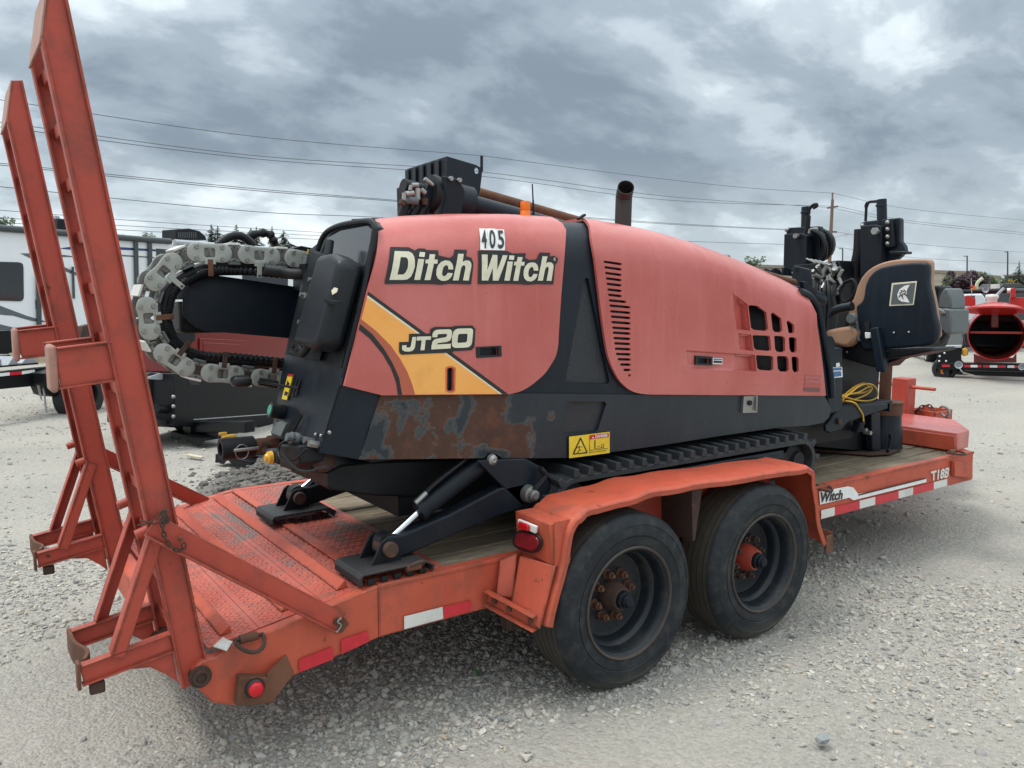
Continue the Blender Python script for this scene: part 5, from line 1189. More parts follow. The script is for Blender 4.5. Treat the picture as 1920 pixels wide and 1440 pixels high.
def link(A, B, y, hl, r, neck, mt, nm, par, holes=True, detail=True, tab=None):
    c = (A+B)/2; t = (B-A).normalized(); n_ = Vector((-t.z, 0, t.x))
    if n_.dot(ctrloop-c) < 0: n_ = -n_
    hs = [rrect(0, 0, .022, .020, .009)] if holes else []
    v, f = fill(plate_2d(hl, r, neck), hs, .03); m = MB(); P = [Vector((c.x+t.x*a+n_.x*b, y, c.z+t.z*a+n_.z*b)) for a, b in v]
    g_ = [q if (P[q[1]]-P[q[0]]).cross(P[q[2]]-P[q[0]]).y < 0 else tuple(reversed(q)) for q in f]
    m.add(P, g_); lk = m.build(nm, M[mt], par, solid=.008, bevel=.0015)
    if detail:
        for sx_ in (-1, 1):
            for sy_ in (-1, 1):
                q = c+t*(hl*sx_*1.0+0)+n_*(sy_*r*.62); q = Vector((q.x, y, q.z)); MB().lathe([(.0045, .004), (.0045, .008), (.009, .008), (.011, 0)], q, (0, -1, 0), 10).lathe([(0, .005), (.0045, .005)], q, (0, -1, 0), 8).build('chain_bolt', M['steel'], lk, smooth=30)
    if tab:
        q0 = c+n_*(neck*.75); q1 = c+n_*(neck+.062)
        a0 = Vector((q0.x, y-.006, q0.z)); a1 = Vector((q1.x, y-.006, q1.z)); MB().bar(a0, a1, .003, .022, up=t).build('hose_tab', M[tab], lk, bevel=.004)
        a0 = Vector((q0.x, y-.004, q0.z)); a1 = Vector((c.x+n_.x*(neck+.012), y-.004, c.z+n_.z*(neck+.012))); MB().bar(a0, a1, .003, .046, up=t).build('tab_foot', M[mt], lk, bevel=.004)
        a1 = Vector((q1.x-n_.x*.01, y-.009, q1.z-n_.z*.01)); MB().cyl(a1, a1+Vector((0, -.005, 0)), .005, n=8).build('tab_bolt', M['rustd'], lk)
    return lk
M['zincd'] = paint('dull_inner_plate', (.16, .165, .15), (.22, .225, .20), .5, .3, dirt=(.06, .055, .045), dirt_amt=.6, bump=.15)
tabs = ['zinc', 'zinc', 'rust', 'zinc', 'rust', 'rustd', 'rustd', 'rustd']
for (A, B), tb_ in zip(L3, tabs):
    link(A, B, YC, (B-A).length/2, .041, .037, 'zinc', 'chain_link', CH_, tab=tb_)
    link(A, B, YC+.15, (B-A).length/2, .041, .037, 'zinc', 'chain_link', CH_, detail=False)
for (A, B), (C_, D_) in zip(L3, L3[1:]):
    # inner plates join neighbouring outer ones
    e0, e1 = (A, D_) if (A-D_).length < (B-C_).length else (B, C_)
    if (A-D_).length < (B-C_).length: pass
    ends = min(((p, q) for p in (A, B) for q in (C_, D_)), key=lambda k: (k[0]-k[1]).length)
    cc = (ends[0]+ends[1])/2
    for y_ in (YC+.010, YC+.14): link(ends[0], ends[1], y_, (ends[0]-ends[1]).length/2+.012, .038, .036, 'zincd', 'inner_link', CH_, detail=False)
    t = (ends[1]-ends[0]).normalized(); n_ = Vector((-t.z, 0, t.x)); n_ = -n_ if n_.dot(ctrloop-cc) > 0 else n_
    for sg in (-1, 1):
        q = cc+n_*.042*sg; MB().bar(Vector((q.x, YC+.004, q.z)), Vector((q.x, YC+.16, q.z)), .05, .010, up=n_).build('cross_bar', M['grayp'] if sg < 0 else M['offwhite'], CH_, bevel=.002)
    for k_ in (-.018, 0, .018):
        for sg in (-1, 1): q = cc+t*k_+n_*.028*sg; MB().cyl(Vector((q.x, YC+.011, q.z)), Vector((q.x, YC+.004, q.z)), .0035, n=8).build('rivet', M['ink'] if k_ == 0 else M['steel'], CH_)
# hoses running inside the loop
def Zh(l, y): return [W(*Z4(p), 'Y', y) for p in l]
hp = [(1700, 380), (1400, 345), (1140, 318), (900, 310), (700, 330), (560, 375), (430, 450), (350, 540), (320, 640), (315, 760), (330, 870), (380, 970), (460, 1050), (590, 1105), (760, 1135), (950, 1145), (1150, 1155), (1450, 1175)]
hose = arc(Zh(hp, YC+.05), 6); MB().tube(hose, .026, 10).build('chain_hose', M['hose'], CH_, smooth=True)
hp2 = [(1700, 420), (1400, 400), (1140, 375), (900, 355), (720, 365), (600, 400), (480, 470), (400, 560), (365, 660), (350, 780), (375, 900), (440, 985), (540, 1060), (700, 1098), (950, 1110), (1200, 1135), (1450, 1160)]
pc = arc(Zh(hp2, YC+.03), 22); rr = [.0165+.0018*(1 if (i//2) % 2 else -1) for i in range(len(pc))]
MB().tube(pc, rr, 10).build('corrugated_hose', M['hose'], CH_, smooth=30)
hp3 = [(1700, 420), (1450, 380), (1200, 350), (950, 345), (760, 350), (620, 385), (500, 440)]
MB().tube(arc(Zh(hp3, YC+.09), 6), .03, 10).build('chain_hose', M['hose'], CH_, smooth=True)
MB().tube(arc(Zh([(360, 560), (330, 700), (340, 850), (420, 1000), (560, 1120), (800, 1170), (1100, 1175), (1500, 1195)], YC+.09), 6), .026, 10).build('chain_hose', M['hose'], CH_, smooth=True)
MB().tube(arc(Zh([(1700, 395), (1520, 390), (1400, 385), (1280, 360), (1180, 345)], YC-.005), 6), [.03]*13+[.022]*(100) if False else .026, 10).build('wrapped_hose', paint('taped_hose_wrap', (.03, .03, .032), (.10, .09, .08), .35, dirt=(.2, .18, .16), dirt_amt=.4, bump=.8), CH_, smooth=True)
# black end guard of the drill rack
gp = [(352, 520), (354, 470), (372, 415), (405, 372), (455, 345), (510, 335), (560, 338), (990, 400), (1100, 420), (1050, 690), (900, 672), (480, 635), (420, 615), (380, 585), (360, 555)]
v, f = fill([((lambda P: (P.x, P.z))(W(220+a/2.88, 400+b/2.88, 'Y', 3.70))) for a, b in gp], (), .12)
m = MB(); P = [Vector((a, 3.70, b)) for a, b in v]; m.add(P, [q if (P[q[1]]-P[q[0]]).cross(P[q[2]]-P[q[0]]).y < 0 else tuple(reversed(q)) for q in f]); m.build('rack_guard', M['bluk'], D, solid=.012, bevel=.003)
q0 = W(320, 540, 'Y', 3.80); MB().bb((q0.x, 3.74, q0.z-.05), (q0.x+.12, 3.86, q0.z+.03)).build('rack_bracket', M['grayp'], D, bevel=.01)
MB().bb((q0.x+.02, 3.74, q0.z-.20), (q0.x+.3, 3.90, q0.z-.06)).build('rack_block', M['dark'], D, bevel=.02)
# foam pad and rod at the foot of the chain
q = W(452, 715, 'Y', 3.52); MB().box(q, (.085, .07, .05)).build('hose_wrap', M['ink'], D, bevel=.022, bseg=4)
a, b_ = W(485, 716, 'Y', 3.5), RF(560, 728, .03); MB().cyl(a, b_, .006, n=8).build('link_rod', M['dark'], D, smooth=True)
MB().cyl(W(487, 715, 'Y', 3.5), W(520, 721, 'Y', 3.5), .018, n=10).build('rod_end', M['hose'], D, smooth=True)
# hoses looping over the chain
MB().tube(arc([W(a, b, 'Y', 3.85) for a, b in ((408, 460), (425, 447), (445, 442), (462, 448), (475, 462))], 6), .020, 10).build('top_hose', M['hose'], D, smooth=True)
MB().tube(arc([W(a, b, 'Y', 3.95) for a, b in ((455, 450), (470, 442), (490, 437), (506, 440), (512, 450), (520, 466))], 6), [.02+.004*math.sin(i*1.1) for i in range(31)], 10).build('top_hose', M['hose'], D, smooth=True)
MB().prism([W(a, b, 'Y', 3.9) for a, b in ((535, 470), (565, 461), (590, 466), (592, 480), (545, 478))], (0, .1, 0)).build('rack_cover', M['dark'], D)
yl = MB().prism([W(a, b, 'Y', 3.55) for a, b in ((577, 467), (590, 471), (588, 480), (576, 476))], (0, .002, 0)).build('warning_label', M['yellow'], D)
# ---- pipe box, spindle and tubes on the rack
XQ = 2.02; c = W(837, 293, 'Y', 3.40)
YL = W(762, 317, 'X', c.x).y
P = [Vector((c.x, 3.40, c.z)), Vector((c.x, YL, W(762, 317, 'X', c.x).z)), Vector((c.x, YL, 1.95)), Vector((c.x, 3.40, 1.95))]
bxp = MB(); bxp.prism(P, (.008, 0, 0)); pb = bxp.build('pipe_box', M['dark'], D, bevel=.002)
for k in range(5):
    y_ = 3.40+(YL-3.40)*(.14+.19*k); zt = c.z+(W(762, 317, 'X', c.x).z-c.z)*(.14+.19*k)
    MB().bb((c.x-.012, y_, 1.95), (c.x-.001, y_+(YL-3.40)*.09, zt-.008)).build('box_rib', M['bluk'], pb, bevel=.004)
hole = [(W(894+4.5*math.cos(t*math.pi/9), 320+6*math.sin(t*math.pi/9), 'Y', 3.395)) for t in range(18)]
ol = [W(a, b, 'Y', 3.395) for a, b in ((838, 293), (892, 309), (901, 314), (904, 324), (899, 366), (899, 420), (835, 420))]
v, f = fill([(p.x, p.z) for p in ol], [[(p.x, p.z) for p in hole]], .08); m = MB(); P = [Vector((a, 3.395, b)) for a, b in v]; m.add(P, [q if (P[q[1]]-P[q[0]]).cross(P[q[2]]-P[q[0]]).y < 0 else tuple(reversed(q)) for q in f]); m.build('box_side', M['bluk'], D, solid=.008)
MB().bar(W(903, 292, 'Y', 3.42), W(903, 322, 'Y', 3.42), .008, .012).build('box_pin', M['dark'], D)
a, b_ = W(868, 380, 'Y', 3.30), W(1515, 556, 'Y', 3.30); dr = (b_-a).normalized()
MB().cyl(a, b_, .048, n=20).build('rack_tube', M['bluk'], D, smooth=40)
cl_ = a-dr*.13
MB().cyl(a-dr*.12, a+dr*.03, .078, .082, n=24).build('spindle_sleeve', M['bluk'], D, smooth=40)
MB().prism([W(p_, q_, 'Y', 3.20) for p_, q_ in ((830, 329), (862, 336), (873, 358), (865, 410), (825, 410), (838, 370))], (0, .02, 0)).build('clamp_plate', M['black'], D, bevel=.006)
for p_, q_ in ((844, 335), (860, 338)): c_ = W(p_, q_, 'Y', 3.20); MB().cyl(c_, c_+Vector((0, -.014, .0)), .011, n=6).build('clamp_bolt', M['steel'], D)
MB().lathe([(.040, 0), (.085, 0), (.088, .012), (.088, .03), (.040, .03), (.040, 0)], a-dr*.19, dr, 24).build('spindle_flange', M['dark'], D, smooth=40)
MB().prism([W(p_, q_, 'Y', 3.26) for p_, q_ in ((804, 340), (818, 338), (822, 352), (803, 405), (785, 405), (790, 372))], (0, .03, 0)).build('mount_plate', M['bluk'], D, bevel=.006)
MB().cyl(a-dr*.32, a-dr*.19, .035, n=16).build('spindle_shaft', M['dark'], D, smooth=40)
fit = [((796, 335), (812, 347), .009, 'steel'), ((772, 347), (784, 347), .010, 'steel'), ((771, 348), (769, 357), .009, 'steel'), ((760, 364), (775, 362), .013, 'steel'), ((783, 353), (783, 374), .012, 'zinc'), ((790, 356), (797, 362), .012, 'steel'), ((765, 375), (782, 377), .018, 'grayp'), ((753, 384), (756, 376), .016, 'rustd'), ((758, 362), (757, 378), .010, 'zinc'), ((797, 372), (797, 384), .014, 'rustd')]
for (p0, p1_, r, mt) in fit:
    A, B = W(*p0, 'Y', 3.24), W(*p1_, 'Y', 3.24); MB().cyl(A, B, r, n=10).build('swivel_fitting', M[mt], D, smooth=40)
for L_ in ([(762, 380), (758, 392), (755, 405), (754, 420)], [(783, 376), (780, 390), (772, 405), (770, 420)], [(798, 384), (790, 400), (783, 420)]): MB().tube(arc([W(a_, b2, 'Y', 3.27) for a_, b2 in L_], 5), .021, 10).build('swivel_hose', M['hose'], D, smooth=True)
MB().prism([W(p_, q_, 'Y', 3.34) for p_, q_ in ((752, 350), (800, 345), (800, 420), (754, 420))], (0, .05, 0)).build('swivel_mount', M['dark'], D, bevel=.008)
a, b_ = W(895, 362, 'Y', 3.52), W(1488, 531, 'Y', 3.52); MB().cyl(a, b_, .030, n=16).build('drill_pipe', M['rust'], D, smooth=40)
# rack rail under them
MB().bar(W(560, 470, 'Y', 3.6)-Vector((0, 0, .12)), W(1500, 560, 'Y', 3.6), .16, .12).build('rack_rail', M['dark'], D)
# beacon, whip aerial, exhaust
c = S(*H(984, 408)[:2]); c = Vector((W(985, 405, 'Y', 3.1).x, 3.1, W(985, 405, 'Y', 3.1).z-.01)); sc_ = .0022
bc = MB().lathe([(.026, -.02), (.026, 0), (.024, .004), (.024, .03), (.022, .034), (.024, .038), (.023, .07), (.0215, .077), (.012, .079), (0, .079)], c, (0, 0, 1), 24).build('beacon', M['amber'], D, smooth=30)
q = W(1001, 405, 'Y', 3.1); q2 = W(998, 345, 'Y', 3.1); MB().cyl(q-Vector((0, 0, .03)), q.lerp(q2, .5), .006, .004, n=8).cyl(q.lerp(q2, .5), q2, .0035, .003, n=8).build('aerial', M['hose'], D, smooth=40)
q = W(1168, 425, 'Y', 3.25); r_ = W(1187, 400, 'Y', 3.25).x-W(1169, 400, 'Y', 3.25).x
tp = W(1170, 362, 'Y', 3.25); m = MB(); path = [q-Vector((0, 0, .15)), q, q.lerp(tp, .55), q.lerp(tp, .72), tp+Vector((-.006, -.008, -.012)), tp+Vector((-.038, -.055, .022))]
rr = .044
def exh(rad):
    v = []; P = arc(path, 5); P = P[:-1]
    return P
P = arc(path, 5); n_ = 24; vs = []; fs = []
for k, p_ in enumerate(P):
    t = (P[min(k+1, len(P)-1)]-P[max(k-1, 0)]).normalized(); x_ = Vector((0, 1, 0)).cross(t).normalized(); y_ = t.cross(x_)
    for i in range(n_): a_ = 2*math.pi*i/n_; vs.append(p_+x_*(rr*math.cos(a_))+y_*(rr*math.sin(a_)))
fs = [(k*n_+i, k*n_+(i+1) % n_, (k+1)*n_+(i+1) % n_, (k+1)*n_+i) for k in range(len(P)-1) for i in range(n_)]
m.add(vs, fs); m.build('exhaust_stack', paint('heat_blued_steel', (.018, .018, .022), (.045, .035, .032), .6, dirt=(.06, .035, .025), dirt_amt=.6, bump=.2), D, smooth=40, solid=.003)
q = W(1090, 407, 'Y', 3.02); MB().bar(q-Vector((.02, 0, .01)), q+Vector((.02, 0, .012)), .02, .01).build('hood_catch', M['dark'], D)
q = W(670, 413, 'Y', 3.1); MB().bar(W(665, 413, 'Y', 3.15), W(705, 411, 'Y', 3.0), .03, .008).build('hood_hinge', M['dark'], D)
# black lip behind the front edge of the cover
lip = [W(a_, b2, 'Y', YS+.04) for a_, b2 in ((1500, 547), (1512, 552), (1522, 560), (1532, 575), (1538, 600), (1545, 640), (1556, 700), (1560, 745))]
MB().tube(arc(lip, 5), .022, 10).build('cover_lip', M['bluk'], D, smooth=True)
# ---- front tower, masts
XM = 5.4
def mast(ypl, px0, px1, zf, name):
    pass
def bxX(nm, pts, x_, th, mt, bevel=.006, par=None): return MB().prism([W(a_, b2, 'X', x_) for a_, b2 in pts], (th, 0, 0)).build(nm, M[mt], par or D, bevel=bevel)
# near mast (on the right)
bxX('mast_plate', [(1613, 418), (1622, 415), (1686, 408), (1688, 413), (1688, 452), (1695, 461), (1697, 472), (1684, 484), (1640, 520), (1612, 520)], 5.42, .05, 'bluk')
bxX('mast_channel', [(1613, 424), (1640, 421), (1652, 424), (1652, 520), (1612, 520)], 5.34, .07, 'black')
bxX('mast_edge', [(1657, 412), (1672, 410), (1676, 462), (1672, 464), (1657, 466)], 5.38, .03, 'black')
bxX('mast_lug', [(1667, 470), (1699, 471), (1699, 476), (1667, 477)], 5.36, .08, 'bluk')
for a_, b2 in ((1664, 417), (1664, 430), (1664, 444), (1664, 457), (1617, 423)):
    q = W(a_, b2, 'X', 5.375); MB().sphere(q, .016).build('mast_bolt', M['steel'], D, smooth=True)
q = W(1651, 434, 'X', 5.34); MB().cyl(q+Vector((.03, .03, 0)), q+Vector((-.06, 0, 0)), .018, n=10).cyl(q+Vector((-.06, 0, 0)), q+Vector((-.08, 0, 0)), .026, n=6).build('mast_bolt', M['steel'], D, smooth=40)
q = W(1653, 374, 'X', 5.45); q2 = W(1654, 420, 'X', 5.45); rr = abs(W(1645, 374, 'X', 5.45).y-W(1662, 374, 'X', 5.45).y)/2
MB().cyl(q2, q, rr, n=20).lathe([(rr+.002, -.05), (rr+.004, -.045), (rr+.004, -.04), (rr+.002, -.035)], q, (0, 0, 1), 20).build('mast_cylinder', M['bluk'], D, smooth=40)
hs_ = [W(a_, b2, 'X', 5.45) for a_, b2 in ((1646, 377), (1638, 378), (1630, 379), (1625, 384), (1624, 395), (1623, 415))]
MB().tube(arc(hs_, 5), [.010]*12+[.014]*6+[.010]*8, 8).build('mast_hose', M['hose'], D, smooth=True)
MB().tube(arc([W(a_, b2, 'X', 5.45) for a_, b2 in ((1614, 430), (1612, 470), (1606, 500), (1604, 520), (1606, 545), (1598, 580), (1590, 640))], 6), .045, 10).build('hose_bundle', M['hose'], D, smooth=True)
# far mast
bxX('mast_plate', [(1474, 427), (1536, 424), (1538, 430), (1536, 500), (1474, 500)], 5.45, .05, 'bluk')
bxX('mast_channel', [(1470, 439), (1504, 437), (1512, 442), (1512, 510), (1468, 510)], 5.34, .08, 'black')
q = W(1476, 431, 'X', 5.44); MB().sphere(q, .02).build('mast_bolt', M['steel'], D, smooth=True)
q = W(1500, 443, 'X', 5.34); MB().cyl(q+Vector((.03, .03, 0)), q+Vector((-.06, 0, 0)), .018, n=10).build('mast_bolt', M['steel'], D, smooth=40)
q = W(1511, 388, 'X', 5.50); q2 = W(1510, 432, 'X', 5.50); MB().cyl(q2, q, rr*.98, n=20).lathe([(rr+.002, -.05), (rr+.004, -.045), (rr+.004, -.04), (rr+.002, -.035)], q, (0, 0, 1), 20).build('mast_cylinder', M['bluk'], D, smooth=40)
MB().tube(arc([W(a_, b2, 'X', 5.48) for a_, b2 in ((1516, 400), (1518, 392), (1524, 385), (1531, 383), (1531, 387), (1525, 390))], 5), .012, 8).build('mast_hose', M['hose'], D, smooth=True)
MB().tube(arc([W(a_, b2, 'X', 5.40) for a_, b2 in ((1515, 405), (1513, 430), (1510, 450), (1508, 480), (1500, 505))], 5), .022, 8).build('hose_bundle', M['hose'], D, smooth=True)
for k in range(5):
    L_ = [(1524+k*2, 432+k*2), (1540+k*1.5, 442), (1548-k*2, 462), (1545-k*3, 482), (1530-k, 494)]
    MB().tube(arc([W(a_, b2, 'X', 5.40+k*.03) for a_, b2 in L_], 6), .017, 8).build('looped_hose', M['hose'], D, smooth=True)
MB().lathe([(0, 0), (.12, 0), (.13, .02), (.12, .06), (0, .06)], W(1532, 460, 'X', 5.5), (1, 0, 0), 20).build('reel', M['dark'], D, smooth=40)
MB().tube(arc([W(a_, b2, 'X', 5.35) for a_, b2 in ((1517, 438), (1519, 431), (1525, 429), (1533, 429))], 5), .010, 8).build('steel_elbow', M['steel'], D, smooth=True)
for k in range(4):
    a_, b2 = W(1512+k*8, 485+k*1.5, 'X', 5.2), W(1530+k*9, 493+k*1.5, 'X', 5.2); MB().cyl(a_, b2, .007, n=8).build('valve_rod', M['steel'], D, smooth=True)
# valve stack and frame tower
bxX('valve_tower', [(1484, 520), (1487, 497), (1522, 494), (1572, 488), (1577, 500), (1577, 560), (1560, 640), (1500, 640), (1490, 560)], 5.25, .25, 'dark')
bxX('tower_plate', [(1487, 502), (1491, 498), (1520, 505), (1521, 560), (1485, 545)], 5.0, .015, 'bluk')
q = W(1492, 505, 'X', 4.99); MB().lathe([(.006, .004), (.014, .004), (.014, 0)], q, (-1, 0, 0), 12).build('plate_eye', M['dark'], D)
for k, (a_, b2) in enumerate(((1433, 503), (1450, 502), (1469, 500))):
    MB().prism([W(a_, b2+16, 'Y', 3.75+.0*k), W(a_, b2+2, 'Y', 3.75), W(a_+3, b2, 'Y', 3.75), W(a_+14, b2+4, 'Y', 3.75), W(a_+18, b2+18, 'Y', 3.75)], (0, .02, 0)).build('rack_ear', M['bluk'], D, bevel=.004)
rng2 = random.Random(3)
for k in range(46):
    a_ = 1520+rng2.random()*56; b2 = 502+rng2.random()*44; q = W(a_, b2, 'X', 5.22); d_ = Vector((rng2.choice((0, 0, -.04)), rng2.choice((0, .03, -.03)), rng2.choice((.05, -.05, .03))))
    MB().cyl(q, q+d_, .011+rng2.random()*.005, n=8).build('hydraulic_fitting', M['steel' if rng2.random() < .7 else 'zinc'], D, smooth=40)
for k in range(10):
    a_ = 1525+k*4.6; MB().tube(arc([W(a_, 520+rng2.random()*12, 'X', 5.22), W(a_+rng2.uniform(-3, 3), 550, 'X', 5.18), W(a_+rng2.uniform(-8, 8), 590, 'X', 5.15), W(a_+rng2.uniform(-8, 4), 640, 'X', 5.1)], 5), .014, 8).build('tower_hose', M['hose'], D, smooth=True)
MB().prism([W(p_, q_, 'Y', 3.25) for p_, q_ in ((1504, 527), (1512, 528), (1540, 552), (1542, 575), (1530, 575), (1512, 555))], (0, .03, 0)).build('tube_clamp', M['bluk'], D, bevel=.005)
MB().lathe([(.05, -.02), (.056, 0), (.054, .12), (.05, .13)], W(1518, 557, 'Y', 3.30), (1, 0, -.2), 16).build('tube_collar', M['bluk'], D, smooth=40)
hp_ = [(1583, 530), (1600, 525), (1604, 545), (1596, 560), (1585, 566), (1578, 560), (1576, 545), (1583, 532)]
MB().tube(arc([W(a_, b2, 'X', 5.2) for a_, b2 in hp_], 5), .012, 8).build('loop_handle', M['hose'], D, smooth=True)
# front body boxes below
def bxY(nm, pts, y_, th, mt, bevel=.006, par=None, label=None): return MB().prism([W(a_, b2, 'Y', y_) for a_, b2 in pts], (0, th, 0)).build(nm, M[mt], par or D, bevel=bevel, label=label)
bxY('front_side_box', [(1544, 628), (1562, 631), (1566, 640), (1566, 655), (1580, 652), (1580, 770), (1556, 776), (1552, 742), (1546, 700)], YS+.05, .5, 'bluk')
lb = bxY('info_label', [(1559, 689), (1579, 688), (1580, 707), (1560, 709)], YS+.046, .002, 'white', 0); bxY('label_print', [(1560, 690), (1578, 689), (1578, 694), (1560, 695)], YS+.0445, .0012, 'blue', 0, lb); bxY('label_print', [(1561, 697), (1577, 696), (1578, 705), (1562, 707)], YS+.0445, .0012, 'blue', 0, lb)
bxY('info_tag', [(1568, 681), (1574, 680), (1575, 687), (1568, 688)], YS+.046, .002, 'white', 0)
bxY('cab_floor', [(1545, 650), (1640, 648), (1650, 690), (1645, 760), (1580, 800), (1545, 800)], 3.10, .6, 'dark')
bxY('lower_arm', [(1548, 798), (1580, 762), (1665, 756), (1665, 766), (1590, 792), (1578, 806), (1556, 812), (1549, 808)], 2.93, .02, 'bluk')
plat = MB().prism([W(1580, 763, 'Z', .975), W(1600, 752, 'Z', .975), W(1665, 755, 'Z', .975), W(1664, 762, 'Z', .975)], (0, 0, -.02)); plat = MB().bb((4.60, 2.935, .955), (5.22, 3.45, .975)).build('step_plate', M['bluk'], D, bevel=.004)
for k in range(3): MB().bb((4.98, 3.02+.05*k, .9755), (5.06, 3.035+.05*k, .977)).build('step_slot', M['ink'], plat)
MB().bb((5.19, 2.935, .90), (5.22, 3.45, .954)).build('platform_edge', M['bluk'], D, bevel=.004)
q = W(1573, 790, 'Y', 2.925); MB().cyl(q, q+Vector((0, -.012, 0)), .020, n=16).build('arm_bolt', M['rustd'], D, smooth=40)
bxX('arm_knuckle', [(1600, 789), (1614, 794), (1606, 812), (1594, 808)], 4.85, .06, 'black')
for k in range(3): q = W(1604+k*8, 800+k*5, 'X', 4.95); MB().cyl(q, q+Vector((0, -.05, .0)), .014, n=10).build('hydraulic_fitting', M['steel'], D, smooth=40)
bxY('anchor_frame', [(1530, 800), (1633, 775), (1652, 773), (1654, 846), (1620, 846), (1530, 838)], 3.12, .7, 'dark')
bxY('anchor_post', [(1634, 776), (1651, 773), (1652, 845), (1636, 845)], 3.04, .05, 'bluk')
MB().prism([W(1475, 838, 'Z', DZ+.02), W(1530, 842, 'Z', DZ+.02), W(1632, 850, 'Z', DZ+.02), W(1668, 848, 'Z', DZ+.02), W(1694, 838, 'Z', DZ+.02), W(1600, 820, 'Z', DZ+.02)], (0, 0, -.018)).build('anchor_base', M['rustd'], D, bevel=.003)
pc_ = W(1672, 842, 'Z', DZ+.02); pc_ = Vector((pc_.x+.05, pc_.y+.10, DZ+.02)); rb_ = .13
ztop = .91
MB().lathe([(rb_, 0), (rb_, .12), (rb_-.012, .16), (rb_-.014, .235), (0, .235)], pc_, (0, 0, 1), 28).build('anchor_pot', M['bluk'], D, smooth=40)
MB().lathe([(rb_-.008, .236), (rb_-.008, .31), (rb_-.002, .315), (rb_-.002, .325), (0, .325)], pc_, (0, 0, 1), 28).build('anchor_collar', M['rust'], D, smooth=40)
MB().cyl(pc_+Vector((0, 0, .325)), Vector((pc_.x, pc_.y, 1.6)), .040, n=20).build('anchor_shaft', M['rust'], D, smooth=True)
MB().tube(arc([W(a_, b2, 'Y', pc_.y-.15) for a_, b2 in ((1664, 846), (1667, 842), (1669, 830), (1670, 820), (1668, 817))], 5), .012, 8).build('anchor_handle', M['dark'], D, smooth=True)
# ---- operator seat
XS = 4.9
ST = bpy.data.objects.new('operator_seat', None); SC.collection.objects.link(ST); ST.parent = D; base = W(1660, 660, 'X', XS); WL[ST.name] = base; ST.location = base-WL[D.name]
def seatpl(nm, px, mt, x_, th, bevel=.01, k=3, par=None, bseg=3):
    P = [W(a_, b2, 'X', x_) for a_, b2 in (smooth2(px, k) if k else px)]; return MB().prism(P, (th, 0, 0)).build(nm, M[mt], par or ST, bevel=bevel, bseg=bseg)
seatpl('upholstery', [(1588, 576), (1600, 560), (1608, 535), (1622, 512), (1645, 496), (1680, 487), (1732, 486), (1744, 493), (1743, 530), (1749, 562), (1754, 600), (1750, 640), (1650, 645), (1600, 610)], 'tan', XS+.05, .06, .02)
bs_ = seatpl('seat_shell', [(1604, 574), (1617, 562), (1622, 535), (1632, 515), (1652, 501), (1690, 494), (1728, 492), (1740, 498), (1740, 530), (1747, 562), (1752, 590), (1758, 612), (1756, 634), (1745, 646), (1700, 652), (1650, 655), (1615, 655), (1608, 620)], 'bluk', XS, .05, .015)
hl_ = seatpl('logo_plate', [(1672, 531), (1719, 527), (1713, 572), (1667, 574)], 'cream', XS-.002, .004, .002, 0, bs_)
seatpl('logo_field', [(1675, 534), (1716, 530), (1711, 569), (1670, 571)], 'grayp', XS-.0045, .003, 0, 0, bs_)
Zs = lambda P: [(1400+a_/4.364, 340+b2/4.364) for a_, b2 in P]
seatpl('moon_emblem', Zs([(1335, 845), (1290, 855), (1250, 885), (1232, 925), (1240, 965), (1270, 985), (1330, 992), (1305, 940), (1310, 890)]), 'white', XS-.007, .003, 0, 0, bs_)
for L_ in ([(1245, 950), (1258, 925), (1275, 940), (1280, 965)], [(1250, 915), (1270, 905), (1262, 892), (1285, 900)], [(1285, 885), (1300, 900), (1292, 920), (1308, 935)], [(1262, 940), (1280, 920), (1300, 925)]):
    MB().tube([W(a_, b2, 'X', XS-.008) for a_, b2 in Zs(L_)], .003, 5).build('emblem_line', M['ink'], bs_)
seatpl('cushion', [(1546, 620), (1575, 614), (1600, 613), (1604, 632), (1590, 650), (1570, 648), (1552, 640)], 'tan', XS-.05, .35, .03)
MB().tube(arc([W(a_, b2, 'X', XS-.04) for a_, b2 in ((1556, 594), (1562, 585), (1575, 579), (1598, 574))], 6), [.022]*6+[.03]*13, 10).build('armrest', M['plas'], ST, smooth=True)
q = W(1599, 597, 'X', XS-.05); MB().lathe([(0, .03), (.028, .03), (.034, .02), (.036, 0)], q, (-1, 0, 0), 14).build('recline_knob', M['grayp'], ST, smooth=30)
bk = seatpl('recliner_bracket', [(1591, 600), (1607, 606), (1608, 618), (1603, 622), (1612, 640), (1592, 625)], 'grayp', XS-.035, .02, .004, 0)
for k in range(6): q = W(1594+(k % 3)*4.5, 608+(k//3)*6, 'X', XS-.036); MB().cyl(q, q+Vector((-.002, 0, 0)), .006, n=8).build('bracket_hole', M['ink'], bk)
seatpl('buckle', [(1621, 623), (1632, 624), (1632, 634), (1622, 635)], 'white', XS-.03, .02, .004, 0)
seatpl('belt', [(1620, 605), (1628, 603), (1630, 622), (1623, 623)], 'ink', XS-.02, .01, .002, 0)
seatpl('side_shield', [(1630, 616), (1645, 613), (1659, 698), (1642, 697)], 'bluk', XS-.06, .05, .008, 0)
seatpl('seat_base', [(1580, 640), (1600, 636), (1660, 655), (1745, 652), (1748, 658), (1700, 668), (1655, 675), (1640, 690), (1580, 672)], 'dark', XS+.01, .3, .01, 0)
for k in range(4): q = W(1664+18*k, 657-k, 'X', XS); MB().cyl(q, q+Vector((-.004, 0, 0)), .006, n=8).build('base_hole', M['ink'], ST)
for a_, b2 in ((1676, 624), (1704, 623), (1588, 660), (1602, 637)): q = W(a_, b2, 'X', XS-.002); MB().sphere(q, .008).build('shell_rivet', M['steel'], ST, smooth=True)
